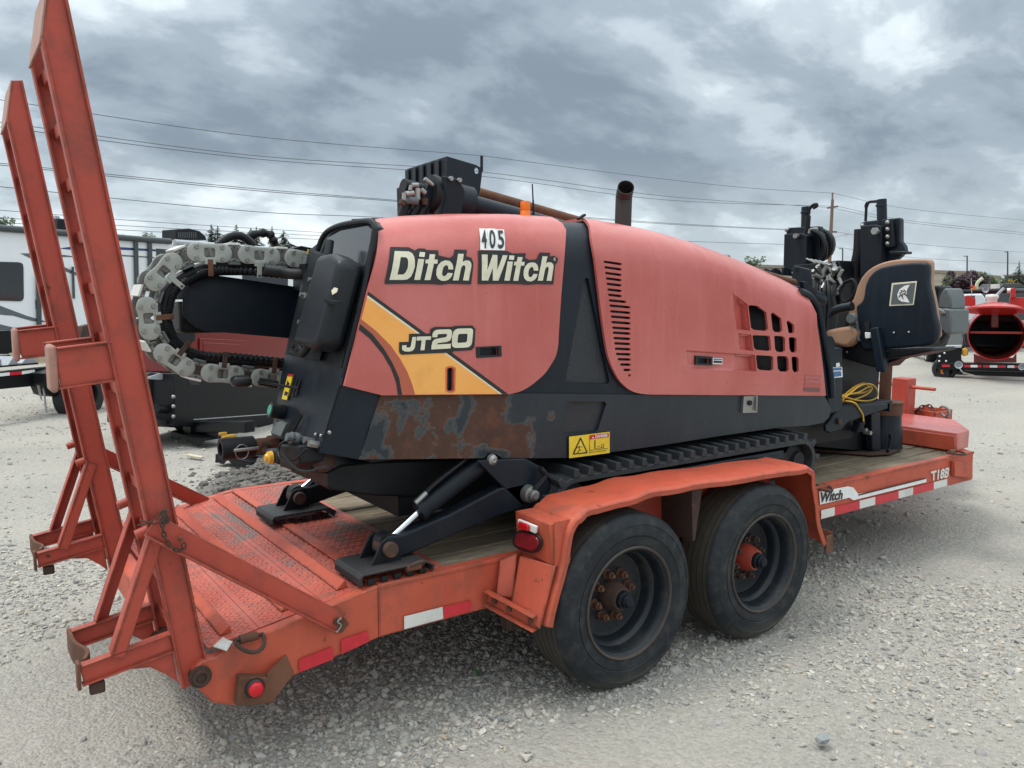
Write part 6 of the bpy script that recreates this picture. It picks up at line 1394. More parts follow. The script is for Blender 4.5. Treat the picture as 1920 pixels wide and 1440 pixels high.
seatpl('slide_rail', [(1655, 668), (1695, 664), (1714, 659), (1712, 664), (1690, 672), (1658, 684)], 'dark', XS+.1, .1, .004, 0)
# control console beyond the seat
XC = 5.6
def con(nm, px, x_, th, mt='grayp', bevel=.012): return MB().prism([W(a_, b2, 'X', x_) for a_, b2 in px], (th, 0, 0)).build(nm, M[mt], D, bevel=bevel)
con('console', [(1752, 580), (1772, 578), (1784, 580), (1783, 625), (1775, 629), (1757, 612), (1750, 600)], XC, .25); con('console_screen', [(1757, 578), (1762, 553), (1769, 541), (1777, 540), (1783, 556), (1784, 580)], XC+.02, .2)
con('console_hood', [(1742, 536), (1757, 535), (1760, 540), (1752, 575), (1743, 560)], XC+.15, .2, 'dark'); con('console_arm', [(1740, 630), (1760, 606), (1770, 630), (1762, 650), (1738, 658)], XC+.1, .1, 'dark'); con('console_plate', [(1761, 581), (1770, 583), (1773, 588), (1764, 589)], XC-.01, .01, 'steel', .002)
MB().bar(W(1762, 640, 'X', 5.72), W(1690, 668, 'X', 5.3), .05, .05).build('console_post', M['dark'], D, bevel=.006); MB().bar(W(1768, 600, 'X', 5.72), W(1762, 642, 'X', 5.72), .05, .05).build('console_post', M['dark'], D, bevel=.006)
gb = W(1586.5, 532, 'X', 5.5); gt_ = W(1586.5, 500, 'X', 5.5); gr_ = (W(1593.5, 516, 'X', 5.5)-W(1586.5, 516, 'X', 5.5)).length; gh = gt_.z-gb.z
MB().lathe([(0, 0), (gr_, 0), (gr_*1.03, gh*.42), (0, gh*.42)], gb, (0, 0, 1), 24).build('beacon_base', M['plas'], D, smooth=40); MB().lathe([(gr_, gh*.425), (gr_, gh*.66), (gr_*.96, gh*.67), (gr_, gh*.69), (gr_*.98, gh*.97), (gr_*.85, gh), (0, gh)], gb, (0, 0, 1), 24).build('green_beacon', M['green'], D, smooth=40)
MB().cyl(gb, W(1583, 600, 'X', 5.45), .012, n=8).build('beacon_post', M['dark'], D, smooth=True)
# ---- yellow cord lying coiled on the platform
Y_ = MB(); r3 = random.Random(5)
Zc = lambda p: W(1480+p[0]/4, 600+p[1]/4, 'Y', 3.0)
coils = [[(395, 600), (450, 555), (520, 500), (580, 478), (630, 490), (660, 530), (655, 580), (600, 605), (520, 605), (460, 590), (400, 575)],
         [(400, 585), (470, 560), (540, 545), (600, 510), (630, 500), (640, 520), (600, 560), (520, 595), (450, 610), (400, 615)],
         [(395, 605), (440, 570), (500, 560), (560, 555), (610, 545), (645, 520), (610, 480), (560, 490), (500, 530), (430, 600)]]
pts = []
for k, c_ in enumerate(coils): pts += [Zc(p)+Vector((0, .02*k, .0)) for p in c_]
pts += [Zc(p)+Vector((0, -.075, 0)) for p in ((405, 610), (440, 650), (470, 700), (478, 750))]
cord = MB().tube(arc(pts, 6), .0055, 7).build('extension_cord', M['cord'], smooth=True); tag(cord, 'yellow cord coiled loosely on the black platform below the operator seat', 'cord')
# ------------------------------------------------------------------ the yard behind
FH = Vector((math.cos(YAW), math.sin(YAW), 0)); RH = Vector((math.sin(YAW), -math.cos(YAW), 0))
def GP(px, py, dep):
    d = ray(px, py); return CO+d*(dep/d.dot(FH))
class Plane:
    """upright working plane through a point, u along it, n towards the viewer's side"""
    def __init__(s, px, dep, az=None):
        s.p = GP(px, 550, dep); s.u = RH.copy() if az is None else Vector((math.cos(math.radians(az)), math.sin(math.radians(az)), 0)); s.n = Vector((s.u.y, -s.u.x, 0))
        if s.n.dot(CO-s.p) < 0: s.n = -s.n
    def at(s, px, py, off=0.): return Wp(px, py, s.p+s.n*off, s.n)
    def pl(s, nm, px, mt, par, off=0., th=.05, bevel=0, **k):
        return MB().prism([s.at(a, b, off) for a, b in px], s.n*-th).build(nm, mt if not isinstance(mt, str) else M[mt], par, bevel=bevel, **k)
M['rvwhite'] = plain('white_fibreglass', (.74, .77, .80), .3, var=.03); M['bblack'] = plain('satin_black_steel', (.006, .007, .009), .4, var=.2, spec=.25)
M['galv'] = plain('galvanised', (.42, .44, .47), .45, .4); M['newwood'] = plain('new_lumber', (.62, .50, .34), .7)
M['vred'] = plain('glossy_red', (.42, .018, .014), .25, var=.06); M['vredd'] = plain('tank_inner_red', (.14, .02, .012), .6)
M['gtruck'] = plain('grey_truck_paint', (.045, .055, .06), .35, var=.05); M['wtruck'] = plain('white_truck_paint', (.60, .63, .66), .3, var=.03)
M['btyre'] = plain('black_tyre', (.018, .019, .02), .7)
# travel trailer
P = Plane(0, 20, 23); rv = root('travel_trailer', P.at(0, 620), 'white travel trailer with grey swoosh stripes and dark window behind the ramps', 'travel trailer')
P.pl('body', [(-160, 414), (0, 432), (210, 447), (560, 473), (600, 478), (600, 600), (300, 620), (80, 622), (-160, 618)], 'rvwhite', rv, 0, 2.4, .04)
P.pl('skirt', [(-160, 619), (90, 622), (300, 621), (300, 650), (90, 664), (-160, 664)], 'bblack', rv, -.02, 2.2)
a, b_ = P.at(-160, 415, .06), P.at(600, 475, .06); MB().cyl(a, a.lerp(b_, .52), .085, n=12).build('awning_roll', M['gtruck'], rv, smooth=True); MB().cyl(a.lerp(b_, .53), b_, .075, n=12).build('awning_roll', M['galv'], rv, smooth=True)
P.pl('window', round_poly([(-30, 490, 0), (44, 492, 0), (45, 565, 0), (-30, 563, 0)], 8, 3) and [(p[0], p[1]) for p in round_poly([(-30, 490, 0), (44, 492, 0), (45, 565, 0), (-30, 563, 0)], 9, 3)], 'glass', rv, .02, .03)
P.pl('window', [(p[0], p[1]) for p in round_poly([(455, 495, 0), (540, 498, 0), (540, 560, 0), (455, 560, 0)], 9, 3)], 'glass', rv, .02, .03)
for (x0_, x1_, t_, bo) in ((69, 77, 515, 640), (252, 259, 447, 545), (278, 285, 447, 545), (136, 139, 500, 560)): P.pl('awning_arm', [(x0_, t_), (x1_, t_), (x1_+2, bo), (x0_+2, bo)], 'gtruck', rv, .08, .05)
P.pl('door_frame', [(293, 466), (345, 470), (345, 478), (300, 476), (300, 560), (293, 560)], 'gtruck', rv, .01, .02)
P.pl('door_handle', [(67, 562), (71, 563), (71, 581), (68, 580)], 'gtruck', rv, .04, .03); P.pl('door_handle', [(80, 562), (86, 562), (86, 570), (80, 569)], 'ink', rv, .04, .03)
M['swoosh'] = plain('grey_swoosh', (.10, .115, .13), .4); M['rvblue'] = plain('blue_stripe', (.02, .05, .16), .4)
P.pl('swoosh', [(38, 475), (62, 475), (120, 478), (150, 482), (110, 482), (90, 486), (145, 512), (144, 517), (100, 500), (64, 488)], 'swoosh', rv, .006, .004)
P.pl('swoosh', [(-160, 540), (0, 573), (50, 592), (95, 605), (60, 602), (0, 585), (-160, 570)], 'swoosh', rv, .006, .004)
P.pl('swoosh', [(-160, 590), (0, 608), (50, 620), (22, 621), (-160, 606)], 'swoosh', rv, .006, .004); P.pl('swoosh', [(0, 585), (25, 592), (10, 591), (-160, 570)], 'swoosh', rv, .006, .004)
P.pl('blue_stripe', [(110, 466), (130, 463), (220, 463), (330, 470), (330, 473), (220, 468), (130, 468)], 'rvblue', rv, .006, .004); P.pl('swoosh', [(220, 477), (290, 482), (290, 484), (220, 480)], 'swoosh', rv, .006, .004)
for px in ([(108, 409), (126, 411), (131, 420), (131, 433), (108, 432)], [(330, 430), (355, 428), (375, 433), (386, 443), (388, 451), (330, 449)]):
    ac = P.pl('air_conditioner', px, 'bblack', rv, -.6, .7, .03)
P.pl('vent_box', [(104, 404), (112, 406), (112, 412), (104, 410)], 'galv', rv, -.9, .3)
for k in range(9): P.pl('cooler_fin', [(334+k*4, 435), (336+k*4, 435), (336+k*4, 446), (334+k*4, 446)], 'gtruck', ac, -.59, .02)
# black flat trailer with ramps, nearer
P = Plane(60, 11.0, 35); ft = root('equipment_trailer', P.at(60, 760), 'black flat trailer with folded grey ramps and red and white tape left of the ramps', 'trailer')
P.pl('frame_beam', [(-200, 710), (0, 697), (85, 688), (160, 682), (200, 680), (200, 712), (130, 718), (85, 722), (0, 730), (-200, 752)], 'bblack', ft, 0, .1, .01)
P.pl('fender', [(84, 700), (120, 690), (215, 688), (215, 708), (120, 712), (112, 722), (86, 722)], 'bblack', ft, .25, .3, .01)
for pts, mt in (([(-10, 701), (18, 698), (18, 704), (-10, 707)], 'white'), ([(18, 698), (41, 696), (41, 702), (18, 704)], 'rtape'), ([(41, 696), (65, 693), (66, 698), (41, 702)], 'white')): P.pl('reflective_tape', pts, mt, ft, .004, .003)
P.pl('deck_board', [(65, 664), (86, 663), (140, 664), (150, 680), (76, 680)], 'newwood', ft, -.3, .5)
for pts in ([(-12, 684), (2, 672), (4, 686), (-12, 688)], [(14, 686), (25, 668), (33, 674), (34, 684), (15, 688)], [(41, 681), (52, 667), (62, 668), (66, 674), (70, 680), (45, 684)]): P.pl('ramp_rung', pts, 'galv', ft, -.12, .25, .004)
P.pl('ramp_side', [(-60, 680), (70, 666), (70, 669), (-60, 684)], 'galv', ft, -.4, .04); P.pl('ramp_side', [(-60, 690), (0, 686), (72, 680), (72, 683), (-60, 694)], 'bblack', ft, -.05, .04)
P.pl('step', [(112, 712), (122, 712), (122, 722), (112, 720)], 'bblack', ft, .25, .2); P.pl('axle_box', [(84, 720), (112, 720), (112, 735), (105, 745), (92, 740), (86, 726)], 'bblack', ft, .1, .3, .02)
P.pl('mud_flap', [(70, 722), (74, 722), (80, 752), (76, 746)], 'galv', ft, .05, .01); P.pl('jack_rod', [(81, 720), (83, 720), (89, 774), (87, 774)], 'galv', ft, .05, .02)
def bgwheel(P, px, py, rpx, par, off=.2, w=.25, hubm='galv', tm='btyre'):
    c = P.at(px, py, off); e = P.at(px, py-rpx, off); r = (e-c).length
    wh_ = MB().lathe([(r*.62, .0), (r*.66, -.01), (r*.93, -.0), (r, .03), (r, w-.03), (r*.9, w), (r*.5, w)], c, -P.n, 32).build('wheel', M[tm], par, smooth=40)
    MB().lathe([(r*.62, .0), (r*.60, .01), (r*.55, .05), (r*.3, .06), (r*.28, .0), (0, .0)], c, -P.n, 24).build('rim', M[hubm], wh_, smooth=40); return wh_
bgwheel(P, 160, 742, 47, ft, hubm='bblack'); bgwheel(P, 262, 735, 44, ft, hubm='bblack')
P.pl('ratchet_strap', [(155, 612), (168, 608), (172, 640), (150, 640)], 'rustd', ft, -.5, .1); P.pl('deck_load', [(150, 636), (260, 630), (260, 664), (150, 664)], plain('brass_grey_plate', (.30, .26, .17), .6), ft, -.6, .3)
P.pl('side_lamp', [(178, 687), (188, 686), (190, 706), (176, 709)], plain('orange_side_lamp', (.62, .09, .03), .4), ft, .3, .05, .01); P.pl('load_bracket', [(172, 690), (178, 688), (190, 712), (176, 712), (171, 706)], 'offwhite', ft, .28, .05)
# second drill, parked behind
P = Plane(400, 9.6, 55-90+18); 
P = Plane(430, 9.7, 38); d2 = root('parked_drill', P.at(430, 810), 'second drilling machine with glossy black rear box, dark red body, behind the cable chain', 'drilling machine')
P.pl('rear_box', [(327, 700), (560, 706), (620, 712), (620, 800), (480, 815), (410, 803), (327, 799)], 'bblack', d2, 0, .9, .01)
M['dkred'] = plain('dark_glossy_red', (.17, .012, .010), .22, var=.05)
bp = P.pl('body_panel', [(362, 616), (560, 620), (640, 630), (640, 704), (352, 700), (358, 640)], 'dkred', d2, -.2, .7, .015)
dr_ = P.pl('door', [(375, 634), (463, 638), (463, 680), (375, 676)], 'dkred', d2, -.18, .02, .006)
P.pl('door_panel', [(382, 642), (455, 646), (455, 674), (382, 670)], 'dkred', dr_, -.172, .02, .006)
P.pl('upper_cover', [(330, 614), (368, 616), (366, 640), (350, 648), (330, 640)], 'bblack', d2, -.1, .5, .01); P.pl('orange_flag', [(341, 603), (346, 612), (353, 614), (340, 615)], plain('orange_bit', (.8, .14, .03), .5), d2, .1, .05)
P.pl('box_trim', [(363, 786), (502, 776), (502, 777.5), (363, 787.5)], 'galv', d2, .004, .004); P.pl('latch_recess', [(353, 712), (373, 714), (373, 722), (356, 721)], 'ink', d2, .004, .004)
for yy_ in (744, 762, 781): q = P.at(325, yy_, .02); MB().sphere(q, .022).build('box_bolt', M['steel'], d2, smooth=True)
P.pl('side_box', [(278, 700), (326, 704), (326, 796), (300, 792), (296, 760), (278, 760)], plain('dark_grey_panel', (.035, .036, .034), .4), d2, -.3, .4, .01)
P.pl('warning_label', [(304, 745), (313, 746), (312, 760), (305, 758)], 'yellow', d2, -.29, .004); P.pl('red_tag', [(322, 708), (326, 709), (326, 717), (321, 716)], 'rlens', d2, -.2, .05)
a, b_ = P.at(292, 766, -.1), P.at(322, 768, -.1); MB().cyl(a, b_, .05, n=12).build('pipe_stub', M['bblack'], d2, smooth=True); P.pl('guide_arm', [(270, 710), (300, 700), (326, 706), (300, 712)], 'galv', d2, -.15, .02)
P.pl('track', [(296, 786), (330, 790), (330, 802), (318, 800), (300, 795)], 'btyre', d2, -.1, .3)
MB().prism([P.at(400, 800, -.2), P.at(620, 798, -.2), P.at(620, 862, -.2), P.at(520, 860, -.2), P.at(430, 835, -.2)], P.n*-.6).build('under_frame', M['bblack'], d2)
def pad(px0, py0, px1, py1, dep_off, par):
    """toothed steel foot lying on the ground"""
    z = .03; a = W(px0, py0, 'Z', z); b2 = W(px1, py1, 'Z', z); u = (b2-a).normalized(); v_ = Vector((-u.y, u.x, 0)); w = .34; L_ = (b2-a).length
    if v_.dot(FH) < 0: v_ = -v_
    m = MB(); m.prism([a+Vector((0, 0, .07)), b2+Vector((0, 0, .05)), b2+v_*w+Vector((0, 0, .05)), a+v_*w+Vector((0, 0, .07))], (0, 0, .02)); o = m.build('stabilizer_pad', M['bblack'], par, bevel=.006)
    lo_ = [(0, .08), (.0, .02), (.12, .0), (.2, .0), (.26, .03), (.36, .045), (.45, .02), (.62, .0), (.9, .0), (1, .03), (1, .07)]
    MB().prism([a+u*(L_*t)+Vector((0, 0, h)) for t, h in lo_], v_*.015).build('pad_side', M['bblack'], o)
    for k in range(5): q = a+v_*(w*(k+.3)/5)+Vector((0, 0, .035)); MB().bar(q+Vector((0, 0, .05)), q-Vector((0, 0, .035))-u*.01, .03, .02, up=u).build('pad_tooth', M['bblack'], o)
    c = a+u*L_*.32+v_*w*.5+Vector((0, 0, .14)); MB().cyl(c-v_*.1, c+v_*.1, .085, n=18).build('pad_pivot', M['bblack'], o, smooth=40)
    MB().bar(c, c+u*1.1+Vector((0, 0, .12)), .12, .12).build('stabilizer_arm', M['bblack'], o, bevel=.01)
pad(322, 823, 380, 836, 0, d2); pad(405, 868, 472, 880, 0, d2)
# heaped dark soil left of the deck
dn = 60; mx_ = []; c0 = W(545, 895, 'Z', 0); c1 = W(560, 880, 'Z', 0)
gxx = np.linspace(-1.7, 1.6, 90); gyy = np.linspace(-.9, 1.0, 60); X, Y = np.meshgrid(gxx, gyy, indexing='ij'); c = W(590, 890, 'Z', 0)
ux, uy = math.cos(.35), math.sin(.35); XX = c.x+X*ux-Y*uy; YY = c.y+X*uy+Y*ux
hh = np.clip(1-(X/1.2)**2-(Y/.75)**2, 0, 1)**.6*.13; Zz = hh*(1+1.2*vnoise(XX, YY, .25, 41))+hh*4*(.10*vnoise(XX, YY, .08, 42)+.07*vnoise(XX, YY, .035, 43))-.02+gz(XX, YY)
ii = np.arange(90*60).reshape(90, 60); fc = np.stack([ii[:-1, :-1], ii[1:, :-1], ii[1:, 1:], ii[:-1, 1:]], -1).reshape(-1, 4)
sm, st_, sb_ = newmat('dark_soil'); q = NT(st_); p = wpos(q); n_ = q.noise(25, 8, .75, p); q.l(q.mix(n_, (.08, .073, .064), (.27, .25, .225)), sb_.inputs['Base Color']); sb_.inputs['Roughness'].default_value = .95; q.bump(sb_, n_, 1., .02)
o = npmesh('dirt_mound', np.stack([XX, YY, Zz], -1).reshape(-1, 3), fc, sm, False); tag(o, 'low heap of dark broken soil behind the far side of the trailer', 'soil heap', kind='stuff')
k_ = 2600; a_ = rng.normal(0, .5, k_); b_ = rng.normal(0, .38, k_); xs_ = c.x+a_*ux-b_*uy; ys_ = c.y+a_*uy+b_*ux; s_ = .010+.028*rng.random(k_)**2.2
hz2 = np.clip(1-(a_/1.2)**2-(b_/.75)**2, 0, 1)**.6*.13; Vc = protos[rng.integers(0, len(protos), k_)]*s_[:, None, None]*np.array([1, 1, 1.3]); Vc = Vc+np.stack([xs_, ys_, hz2*(1+1.2*vnoise(xs_, ys_, .25, 41))+gz(xs_, ys_)], -1)[:, None, :]
o = npmesh('soil_clods', Vc.reshape(-1, 3), (if_[None]+(np.arange(k_)*len(iv))[:, None, None]).reshape(-1, 3), sm, False); tag(o, 'dark clods scattered over the soil heap behind the trailer', 'soil clods', kind='stuff')
# ---- vacuum trailer on the right
P = Plane(1860, 16.2, -64); vt = root('vacuum_trailer', P.at(1860, 712), 'black vacuum trailer with open red debris tank and raised round lid at the right edge', 'trailer')
P.pl('frame_beam', [(1755, 680), (1960, 682), (2080, 684), (2080, 700), (1960, 698), (1756, 693)], 'bblack', vt, .0, .12, .008)
P.pl('lower_rail', [(1800, 696), (2080, 700), (2080, 712), (1830, 704)], 'bblack', vt, -.1, .1)
for i, (x0_, x1_, mt) in enumerate([(1766, 1781, 'rtape'), (1807, 1820, 'rtape'), (1820, 1833, 'white'), (1834, 1840, 'rtape'), (1843, 1856, 'rtape'), (1856, 1870, 'white'), (1870, 1886, 'rtape'), (1889, 1902, 'white'), (1902, 1912, 'rtape'), (1925, 1940, 'white'), (1940, 1960, 'rtape')]): P.pl('reflective_tape', [(x0_, 683.5+(x0_-1760)*.012), (x1_, 683.5+(x1_-1760)*.012), (x1_, 688+(x1_-1760)*.012), (x0_, 688+(x0_-1760)*.012)], mt, vt, .004, .003)
P.pl('tool_box', [(1757, 652), (1802, 652), (1803, 680), (1757, 680)], 'bblack', vt, -.02, .5, .01); P.pl('box_top', [(1756, 650), (1803, 649), (1803, 652), (1757, 652.5)], 'galv', vt, 0, .5)
for a_, b2 in ((1761, 677), (1774, 677), (1762, 668), (1771, 662)): q = P.at(a_, b2, .01); MB().sphere(q, .02).build('box_bolt', M['white'], vt, smooth=True)
P.pl('mud_flap', [(1758, 690), (1780, 692), (1780, 708), (1758, 706)], 'ink', vt, -.1, .02); P.pl('flap_emblem', [(1763, 692), (1769, 690), (1767, 697), (1770, 702), (1764, 700)], plain('orange_emblem', (.85, .2, .03), .5), vt, -.09, .005)
bgwheel(P, 1771, 692, 21.5, vt, -.15, .25, 'bblack'); bgwheel(P, 1788, 690, 19, vt, -.9, .25, 'bblack')
c = P.at(1868, 628, .1); R_ = (P.at(1868, 582, .1)-c).length
MB().lathe([(R_*.985, .0), (R_*1.035, -.02), (R_*1.04, .03), (R_*1.0, .06), (R_*.99, 2.6), (0, 2.7), (0, 2.66), (R_*.95, 2.56), (R_*.955, .02)], c, -P.n, 56).build('tank', M['vred'], vt, smooth=35)
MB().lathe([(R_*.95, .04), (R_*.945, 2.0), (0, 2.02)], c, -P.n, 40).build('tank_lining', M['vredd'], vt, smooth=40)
a, b_ = P.at(1814, 623, -.1), P.at(1922, 624, -.1); MB().bar(a, b_, .05, .045).build('tank_bar', M['vred'], vt)
P.pl('baffle_tube', [(1858, 583), (1874, 583), (1873, 615), (1857, 615)], 'dkred', vt, -.3, .1, .02)
lid = MB(); lc = P.at(1866, 581, .55); R2 = R_*1.12
lid.lathe([(0, .14), (R2*.4, .12), (R2*.8, .05), (R2, .0), (R2, -.03), (0, -.02)], lc, Vector((0, 0, 1))-P.n*.15, 48).build('tank_lid', M['vred'], vt, smooth=40)
cap = P.at(1859, 572, .45); MB().lathe([(.10, 0), (.09, .10), (.115, .14), (.115, .18), (.10, .20), (0, .21)], cap, (0, 0, 1), 20).build('lid_port', M['offwhite'], vt, smooth=40); MB().bar(cap+Vector((0, 0, .1)), cap+RH*.22+Vector((0, 0, .33)), .03, .04).build('port_lever', M['galv'], vt)
P.pl('hinge_arm', [(1797, 560), (1800, 556), (1818, 554), (1829, 560), (1829, 574), (1806, 574)], 'vred', vt, -.1, .1, .01); P.pl('hinge_post', [(1895, 541), (1903, 539), (1905, 558), (1895, 558)], 'vred', vt, .0, .12, .01); P.pl('hinge_arm', [(1893, 558), (1940, 557), (1940, 582), (1893, 570)], 'vred', vt, -.1, .1, .01)
P.pl('lid_strut', [(1800, 572), (1802, 572), (1812, 615), (1809, 616)], 'vred', vt, .2, .04)
a, b_ = P.at(1783, 548, -.2), P.at(1888, 545, -.2); MB().cyl(a, b_, .045, n=14).build('boom_hose', M['hose'], vt, smooth=True); MB().cyl(b_, P.at(1898, 545, -.2), .05, n=14).build('hose_cuff', M['white'], vt, smooth=True); MB().cyl(P.at(1904, 545, -.2), P.at(1980, 545, -.2), .045, n=14).build('boom_tube', M['gtruck'], vt, smooth=True)
for a_, b2, rp_ in ((1848, 543, 5.5), (1797.5, 684, 7), (1916, 688, 6)):
    c = P.at(a_, b2, .06); r = (P.at(a_, b2-rp_, .06)-c).length; MB().lathe([(r*.72, .0), (r, -.01), (r, .06), (r*.72, .06)], c, -P.n, 20, True).lathe([(0, .05), (r*.7, .05)], c, -P.n, 16).build('hose_coupling', M['galv'], vt, smooth=40)
MB().tube([P.at(1799, 690, .05), P.at(1803, 696, .08), P.at(1806, 699, .08)], .012, 6).build('coupling_lever', M['galv'], vt, smooth=True)
P.pl('valve', [(1803, 654), (1810, 653), (1816, 656), (1815, 666), (1806, 668), (1802, 664)], 'gold', vt, -.1, .1, .02); P.pl('tank_saddle', [(1826, 664), (1840, 670), (1900, 672), (1906, 664), (1906, 680), (1826, 680)], 'dkred', vt, -.05, .2)
a = P.at(1822, 553, .0); MB().cyl(a, P.at(1821, 522, 0), .008, n=6).build('whip', M['galv'], vt); MB().sphere(P.at(1822, 537, 0), .03).build('lamp_ball', M['vred'], vt, smooth=True)
MB().cyl(P.at(1866, 541, -.3), P.at(1866, 533, -.3), .08, n=16).build('vent_cap', M['offwhite'], vt, smooth=40); MB().tube(arc([P.at(1831, 543, -.5), P.at(1832, 532, -.5), P.at(1837, 526, -.5), P.at(1843, 521, -.5)], 5), .035, 8).build('suction_pipe', plain('pale_green_hose', (.5, .58, .42), .5), vt, smooth=True); P.pl('orange_cap', [(1823, 538), (1830, 537), (1831, 543), (1823, 543)], 'amber', vt, -.4, .1)
# grey pickup behind it, white truck farther back
P = Plane(1790, 18.5, 40); gt = root('pickup_truck', P.at(1780, 690), 'dark grey pickup truck tail standing beside the red vacuum tank', 'pickup truck')
P.pl('bed_side', [(1752, 600), (1790, 599), (1803, 604), (1806, 650), (1740, 652), (1745, 620)], 'gtruck', gt, 0, 1.8, .04); P.pl('tailgate', [(1768, 632), (1802, 633), (1804, 650), (1764, 650)], 'gtruck', gt, .03, .05, .02)
P.pl('bumper', [(1700, 648), (1790, 650), (1790, 662), (1690, 664)], 'bblack', gt, .08, .2, .02); bgwheel(P, 1736, 664, 16, gt, .05)
P.pl('rear_light', [(1800, 606), (1805, 608), (1806, 622), (1801, 620)], 'dlens', gt, .04, .05)
P = Plane(1800, 24, None); wt = root('white_truck', P.at(1800, 640), 'white truck with a grey door mirror behind the pickup and the vacuum trailer', 'truck')
P.pl('cab', [(1776, 600), (1778, 568), (1788, 556), (1798, 551), (1842, 550), (1850, 560), (1850, 612), (1776, 612)], 'wtruck', wt, 0, 2, .06); P.pl('hood', [(1745, 560), (1778, 556), (1784, 600), (1745, 606)], 'wtruck', wt, .3, 1.5, .05)
P.pl('side_window', [(1790, 560), (1797, 555), (1808, 555), (1806, 580), (1788, 581)], 'glass', wt, .01, .02); P.pl('mirror', [(1786, 563), (1793, 563), (1792, 580), (1785, 579)], 'galv', wt, .2, .1, .02); P.pl('rear_window', [(1812, 554), (1828, 554), (1828, 572), (1812, 574)], 'glass', wt, .01, .02)
P.pl('wiper', [(1788, 588), (1796, 586), (1795, 591), (1787, 591)], 'ink', wt, .31, .02); P.pl('body_box', [(1850, 545), (1940, 545), (1940, 620), (1850, 620)], 'gtruck', wt, -.3, 2, .05); bgwheel(P, 1790, 618, 14, wt, .05)
# distant parked cars
for px, py, w_, mt, lab in ((1900, 540, 46, 'ink', 'black car roof showing above the red tank at the right edge'), (1586, 552, 16, 'wtruck', 'white car seen through the gap between the valves and the seat')):
    P = Plane(px, 36); cr_ = root('parked_car', P.at(px, 580), lab, 'car'); w = w_
    P.pl('car_body', [(px-w, py+8), (px-w*.9, py-0), (px-w*.55, py-1), (px-w*.4, py-8), (px+w*.3, py-9), (px+w*.55, py-1), (px+w*.95, py+1), (px+w, py+9), (px+w, py+20), (px-w, py+20)], mt, cr_, 0, 1.7, .05)
    P.pl('side_window', [(px-w*.45, py-1), (px-w*.34, py-6.5), (px+w*.26, py-7), (px+w*.45, py-1)], 'glass', cr_, .01, .02)
    for s_ in (-.6, .6): bgwheel(P, px+w*s_, py+19, 6, cr_, .02)
# wire fence
P = Plane(1590, 34); wf = root('wire_fence', P.at(1590, 590), 'pale wire fence with thin posts seen in the gap beside the seat', 'fence')
for k in range(12): a, b_ = P.at(1560+k*10, 575, 0), P.at(1560+k*10, 536, 0); MB().cyl(a, b_, .03, n=6).build('post', M['galv'], wf)
a, b_ = P.at(1540, 538, 0), P.at(1680, 538, 0); MB().cyl(a, b_, .03, n=6).build('top_rail', M['galv'], wf)
# warehouse
P = Plane(1600, 130, 54.67-90+3); wh_ = root('warehouse', P.at(1600, 560), 'long low tan warehouse with horizontal panel joints on the skyline', 'building')
M['tanw'] = plain('tan_wall_panel', (.40, .35, .28), .8, var=.04); M['tand'] = plain('brown_parapet', (.24, .195, .155), .8, var=.04)
ytop = lambda x_: 496+(x_-1425)*.0315
for i in range(4):
    f0, f1 = [(.10, .34), (.35, .58), (.59, .80), (.81, 1.0)][i]
    bo = lambda x_: 566
    P.pl('wall_panel', [(1360, ytop(1360)+(bo(0)-ytop(1360))*f0), (1838, ytop(1838)+(bo(0)-ytop(1838))*f0), (1838, ytop(1838)+(bo(0)-ytop(1838))*f1), (1360, ytop(1360)+(bo(0)-ytop(1360))*f1)], 'tanw', wh_, -.05*i if False else 0, 20)
P.pl('joint_backing', [(1360, ytop(1360)+6), (1838, ytop(1838)+6), (1838, 567), (1360, 567)], 'tand', wh_, -.12, 19)
P.pl('parapet', [(1358, ytop(1358)), (1840, ytop(1840)), (1840, ytop(1840)+5.5), (1358, ytop(1358)+5.5)], 'tand', wh_, .2, 20)
P.pl('wing_wall', [(1838, 519), (1876, 521), (1880, 566), (1838, 566)], 'tanw', wh_, -2, 15); P.pl('wing_parapet', [(1838, 515), (1878, 517), (1876, 521), (1838, 519)], 'tand', wh_, -1.8, 15)
# sign board
P = Plane(1905, 100); sg = root('sign_board', P.at(1905, 560), 'dark sign board with yellow capital letters at the right edge', 'sign')
P.pl('board', [(1888, 517), (1960, 513), (1960, 541), (1888, 537)], 'ink', sg, 0, .5); P.pl('panel_top', [(1886, 515), (1960, 511), (1960, 514), (1886, 518)], 'tand', sg, .05, .6)
for x_ in (1896, 1950): P.pl('post', [(x_, 538), (x_+3, 538), (x_+3, 560), (x_, 560)], 'ink', sg, -.1, .3)
tl, tr, br_, bl = P.at(1890, 523, .1), P.at(1910, 522, .1), P.at(1910, 529.5, .1), P.at(1890, 530, .1)
text_mesh('PAPE', M['gold'], 'lettering', sg, None, lambda u, w: bl.lerp(br_, u).lerp(tl.lerp(tr, u), w), off=.03)
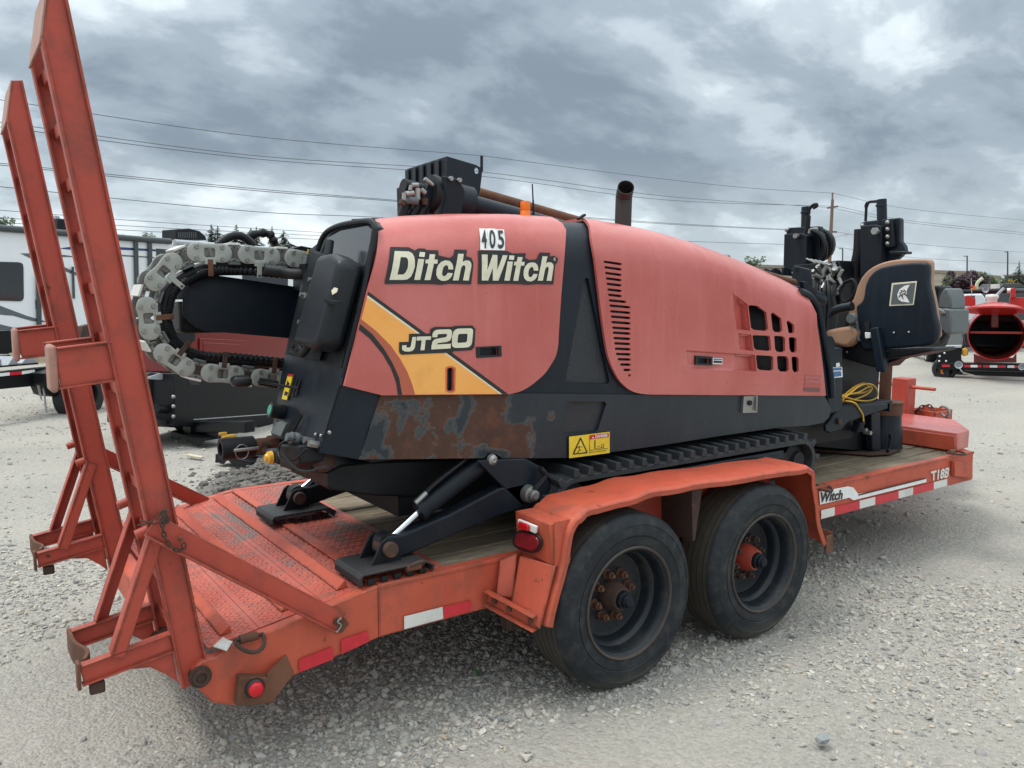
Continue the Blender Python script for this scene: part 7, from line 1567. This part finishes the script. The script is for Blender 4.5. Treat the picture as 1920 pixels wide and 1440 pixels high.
# ---- poles, lamps, wires
def lamp(px, top, bot, dep, arm, lab):
    P = Plane(px, dep); o = root('street_lamp', P.at(px, bot), lab, 'street lamp', 'lamp posts on the skyline'); a, b_ = P.at(px-.6, 566), P.at(px, top); w = dep/1520
    MB().cyl(a, b_, w*1.6, w*1.2, n=8).build('pole', M['gtruck'], o, smooth=True); MB().bar(b_, P.at(px-arm, top+.6), w*2.2, w*1.4).build('lamp_head', M['gtruck'], o)
lamp(1889.5, 472, 520, 60, 5.5, 'tallest lamp post, near the sign board at the right edge'); lamp(1813.5, 480, 515, 75, 6, 'lamp post standing behind the purple tree'); lamp(1580, 466, 500, 70, 7, 'thin lamp post seen between the two drill masts')
P = Plane(1556, 98); up = root('utility_pole', P.at(1552, 560), 'brown wooden utility pole with two crossarms between the drill masts', 'utility pole')
M['wire'] = plain('weathered_cable', (.06, .07, .08), .6); M['polew'] = plain('brown_pole_wood', (.17, .11, .085), .85)
MB().cyl(P.at(1551, 575), P.at(1561, 362+12), .26, .17, n=10).build('pole', M['polew'], up, smooth=True); MB().cyl(P.at(1560.6, 376), P.at(1561, 361), .10, n=8).build('pole_top', M['polew'], up)
MB().bar(P.at(1551, 390), P.at(1571, 387), .18, .2).build('crossarm', M['polew'], up); MB().bar(P.at(1553, 434), P.at(1569, 435), .18, .2).build('crossarm', M['polew'], up)
MB().tube([P.at(1558, 452), P.at(1568, 444), P.at(1578, 440.5), P.at(1589, 440)], .06, 6).build('lamp_arm', M['galv'], up); MB().bar(P.at(1584, 440.5), P.at(1591, 440), .3, .12).build('lamp_head', M['galv'], up)
def wire(pts, px0, d0, px1, d1, r, lab):
    a = GP(px0, 550, d0); b_ = GP(px1, 550, d1); n_ = Vector(((b_-a).y, -(b_-a).x, 0)).normalized()
    V_ = [Wp(x_, y_, a, n_) for x_, y_ in pts]; V_ = arc(V_, 10) if len(V_) > 2 else V_
    o = MB().tube(V_, r, 4, False).build('power_line', M['wire']); tag(o, lab, 'power line', 'power lines across the sky')
r = .021
wire([(-600, 115.0), (-60, 179), (0, 187), (480, 256), (905, 292)], 0, 47, 1561, 98, r, 'topmost power line over the ramps running left from the pipe box')
wire([(905, 292), (1180, 328), (1400, 352), (1561, 362)], 0, 47, 1561, 98, r, 'topmost power line between the pipe box and the utility pole')
wire([(-600, 148.0), (-60, 220), (0, 229), (480, 292), (900, 322), (1250, 368), (1551, 389)], 0, 47, 1561, 98, r, 'upper of the close pair of power lines above the hood')
wire([(-600, 175.0), (-60, 231), (0, 238), (480, 298), (900, 330), (1250, 375), (1571, 387)], 0, 47, 1561, 98, r, 'lower of the close pair of power lines above the hood')
wire([(-600, 252.0), (-60, 300), (0, 306), (480, 354), (760, 377), (1200, 415), (1553, 434)], 0, 47, 1561, 98, r, 'upper line of the third level of power lines crossing behind the exhaust')
wire([(-600, 260.0), (-60, 304), (0, 309.5), (480, 357.5), (760, 379), (1200, 417), (1553, 435)], 0, 47, 1561, 98, r, 'lower line of the third level of power lines crossing behind the exhaust')
wire([(-600, 287.0), (-60, 343), (0, 350), (480, 397), (760, 411), (1200, 448), (1556, 461)], 0, 47, 1561, 98, r, 'single power line on the lowest level from the left edge to the pole')
wire([(1561, 362), (1700, 391), (1920, 413), (1990, 419)], 1561, 98, 1920, 130, r, 'topmost power line falling right of the utility pole')
wire([(1571, 387), (1700, 413), (1920, 436), (1990, 441)], 1561, 98, 1920, 130, r, 'second power line right of the utility pole')
wire([(1560, 390), (1700, 417), (1920, 440), (1990, 445)], 1561, 98, 1920, 130, r, 'third power line right of the utility pole, just below the second')
wire([(1569, 435), (1700, 456), (1889, 471), (1990, 476)], 1561, 98, 1920, 130, r, 'power line passing the top of the tallest lamp post')
wire([(1556, 461), (1700, 482), (1889, 493), (1990, 496)], 1561, 98, 1920, 130, r, 'lowest power line right of the pole, above the warehouse roof')
for k, (y0_, y1_) in enumerate(((392, 434), (406, 440), (415, 447))): wire([(-500, y0_-44), (-60, y0_-4), (0, y0_+2), (300, (y0_+y1_)/2+4), (620, y1_+3)], 0, 80, 600, 120, .03, ['highest', 'middle', 'lowest'][k]+' of the three faint distant lines over the travel trailer')
# ---- trees
def leafmat(name, c0, c1):
    m, t, b = newmat(name); q = NT(t); g = q.n('ShaderNodeNewGeometry'); q.l(q.mix(g.outputs['Random Per Island'], c0, c1), b.inputs['Base Color']); b.inputs['Roughness'].default_value = .7; return m
M['fir'] = leafmat('fir_needles', (.018, .035, .022), (.05, .075, .045)); M['maple'] = leafmat('purple_leaves', (.022, .010, .016), (.055, .022, .032)); M['leaf'] = leafmat('green_leaves', (.03, .06, .02), (.10, .15, .05)); M['bark'] = plain('bark', (.06, .045, .035), .9)
r4 = random.Random(9)
def conifer(px, ytop, ybase, dep, wpx, lab, dens=1.):
    P = Plane(px, dep); t_ = P.at(px, ytop); b_ = P.at(px, 565); o = root('fir_tree', b_, lab, 'fir tree', 'firs on the skyline'); H_ = t_.z-b_.z; wm = wpx*1.7*dep/1520
    MB().cyl(b_, t_, .018*H_, .03, n=7).build('trunk', M['bark'], o, smooth=True); m = MB(); n_ = int(H_*9*dens)
    zf = (P.at(px, ybase).z-b_.z)/H_
    for k in range(n_):
        f_ = zf*.4+(1-zf*.4)*(k/n_); z = b_.z+H_*f_; L_ = wm*.5*(1.02-f_)/(1.02-zf)*(.6+.6*r4.random()); L_ = min(L_, wm*.9)
        for j in range(r4.randint(3, 6)):
            a = r4.random()*6.28; d_ = Vector((math.cos(a), math.sin(a), -.28)); s_ = Vector((-math.sin(a), math.cos(a), 0)); q = Vector((t_.x, t_.y, z))
            m.add([q, q+d_*L_*.5+s_*L_*.24, q+d_*L_+Vector((0, 0, .05)), q+d_*L_*.5-s_*L_*.24], [(0, 1, 2, 3)])
            for i in range(4):
                e = q+d_*L_*(.3+.7*r4.random()); m.add([e, e+s_*r4.uniform(-.3, .3)*L_+Vector((0, 0, -.10*L_-.04)), e+d_*.14*L_+Vector((0, 0, -.05))], [(0, 1, 2)])
    m.build('crown', M['fir'], o)
for px, yt, w_, lab in ((396, 420, 26, 'tallest fir of the close pair just right of the trailer roof unit'), (408, 423, 22, 'shorter fir touching the tallest one beside the roof unit'), (443, 421, 32, 'fir with wide level branches standing alone above the hoses'), (470, 427, 20, 'small fir on the left of the pair above the cable chain hoses'), (481, 425, 20, 'small fir on the right of the pair above the cable chain hoses'), (510, 424, 14, 'thin bare-topped fir above the looped hoses'), (532, 432, 30, 'rightmost bushy fir above the cable chain'), (1911, 490, 22, 'lone fir beside the sign board at the right edge')):
    conifer(px, yt, 458 if px < 1000 else 530, 75 if px < 1000 else 90, w_, lab)
def broad(name, lab, px, py, wpx, hpx, dep, mt, n, grp=None, ls=1., cat='tree', base=566):
    P = Plane(px, dep); b_ = P.at(px, base); o = root(name, b_, lab, cat, grp); c = P.at(px, py); wx = wpx*dep/1520; hz_ = hpx*dep/1520; s0 = .045*math.sqrt(wx*hz_)*ls+.03
    tr_ = MB().cyl(b_, c, .04*hz_+.04, .03, n=7)
    tr_.build('trunk', M['bark'], o, smooth=True)
    for k in range(5): a = r4.random()*6.28; MB().cyl(b_.lerp(c, .6), c+Vector((math.cos(a)*wx*.3, math.sin(a)*wx*.3, hz_*r4.uniform(-.1, .3))), .03, .012, n=5).build('limb', M['bark'], o)
    m = MB(); cl_ = [(Vector((r4.gauss(0, .24)*wx, r4.gauss(0, .24)*wx, r4.gauss(0, .22)*hz_)), r4.uniform(.12, .26)) for _ in range(22)]
    for k in range(n):
        q, s_ = r4.choice(cl_); d_ = Vector((r4.gauss(0, 1), r4.gauss(0, 1), r4.gauss(0, 1))).normalized(); p_ = c+q+d_*(s_*math.sqrt(wx*hz_)*(.6+.4*r4.random())); u_ = Vector((r4.gauss(0, 1), r4.gauss(0, 1), r4.gauss(0, 1))).normalized(); v_ = u_.orthogonal().normalized(); sz = s0*r4.uniform(.6, 1.3)
        m.add([p_-u_*sz, p_+v_*sz*.5, p_+u_*sz, p_-v_*sz*.5], [(0, 1, 2, 3)])
    m.build('crown', M[mt], o)
broad('maple_tree', 'dark purple leaved tree in front of the tan warehouse', 1808, 531, 60, 46, 60, 'maple', 5200)
broad('leafy_tree', 'green leaved tree just right of the purple tree', 1843, 530, 40, 42, 66, 'leaf', 2400)
broad('leafy_tree', 'pale green tree beside the base of the tallest lamp post', 1880, 530, 16, 22, 70, 'leaf', 700)
broad('sapling', 'thin sapling with few leaves before the warehouse wall', 1777, 530, 14, 30, 50, 'leaf', 160, cat='sapling')
broad('shrub', 'green shrub rising behind the sloping red hood', 1406, 497, 34, 28, 40, 'leaf', 900, cat='shrub'); broad('shrub', 'sparse leaf tips showing above the hood left of the larger shrub', 1364, 486, 12, 16, 40, 'leaf', 200, cat='shrub')
broad('leafy_tree', 'sparse tree top above the travel trailer at the left edge', 8, 420, 28, 26, 45, 'leaf', 420, base=600); broad('leafy_tree', 'small tree tip above the trailer roof beside the ramp', 226, 444, 14, 12, 60, 'leaf', 140); broad('leafy_tree', 'tiny tree tips left of the roof air unit', 274, 442, 22, 14, 60, 'leaf', 200)
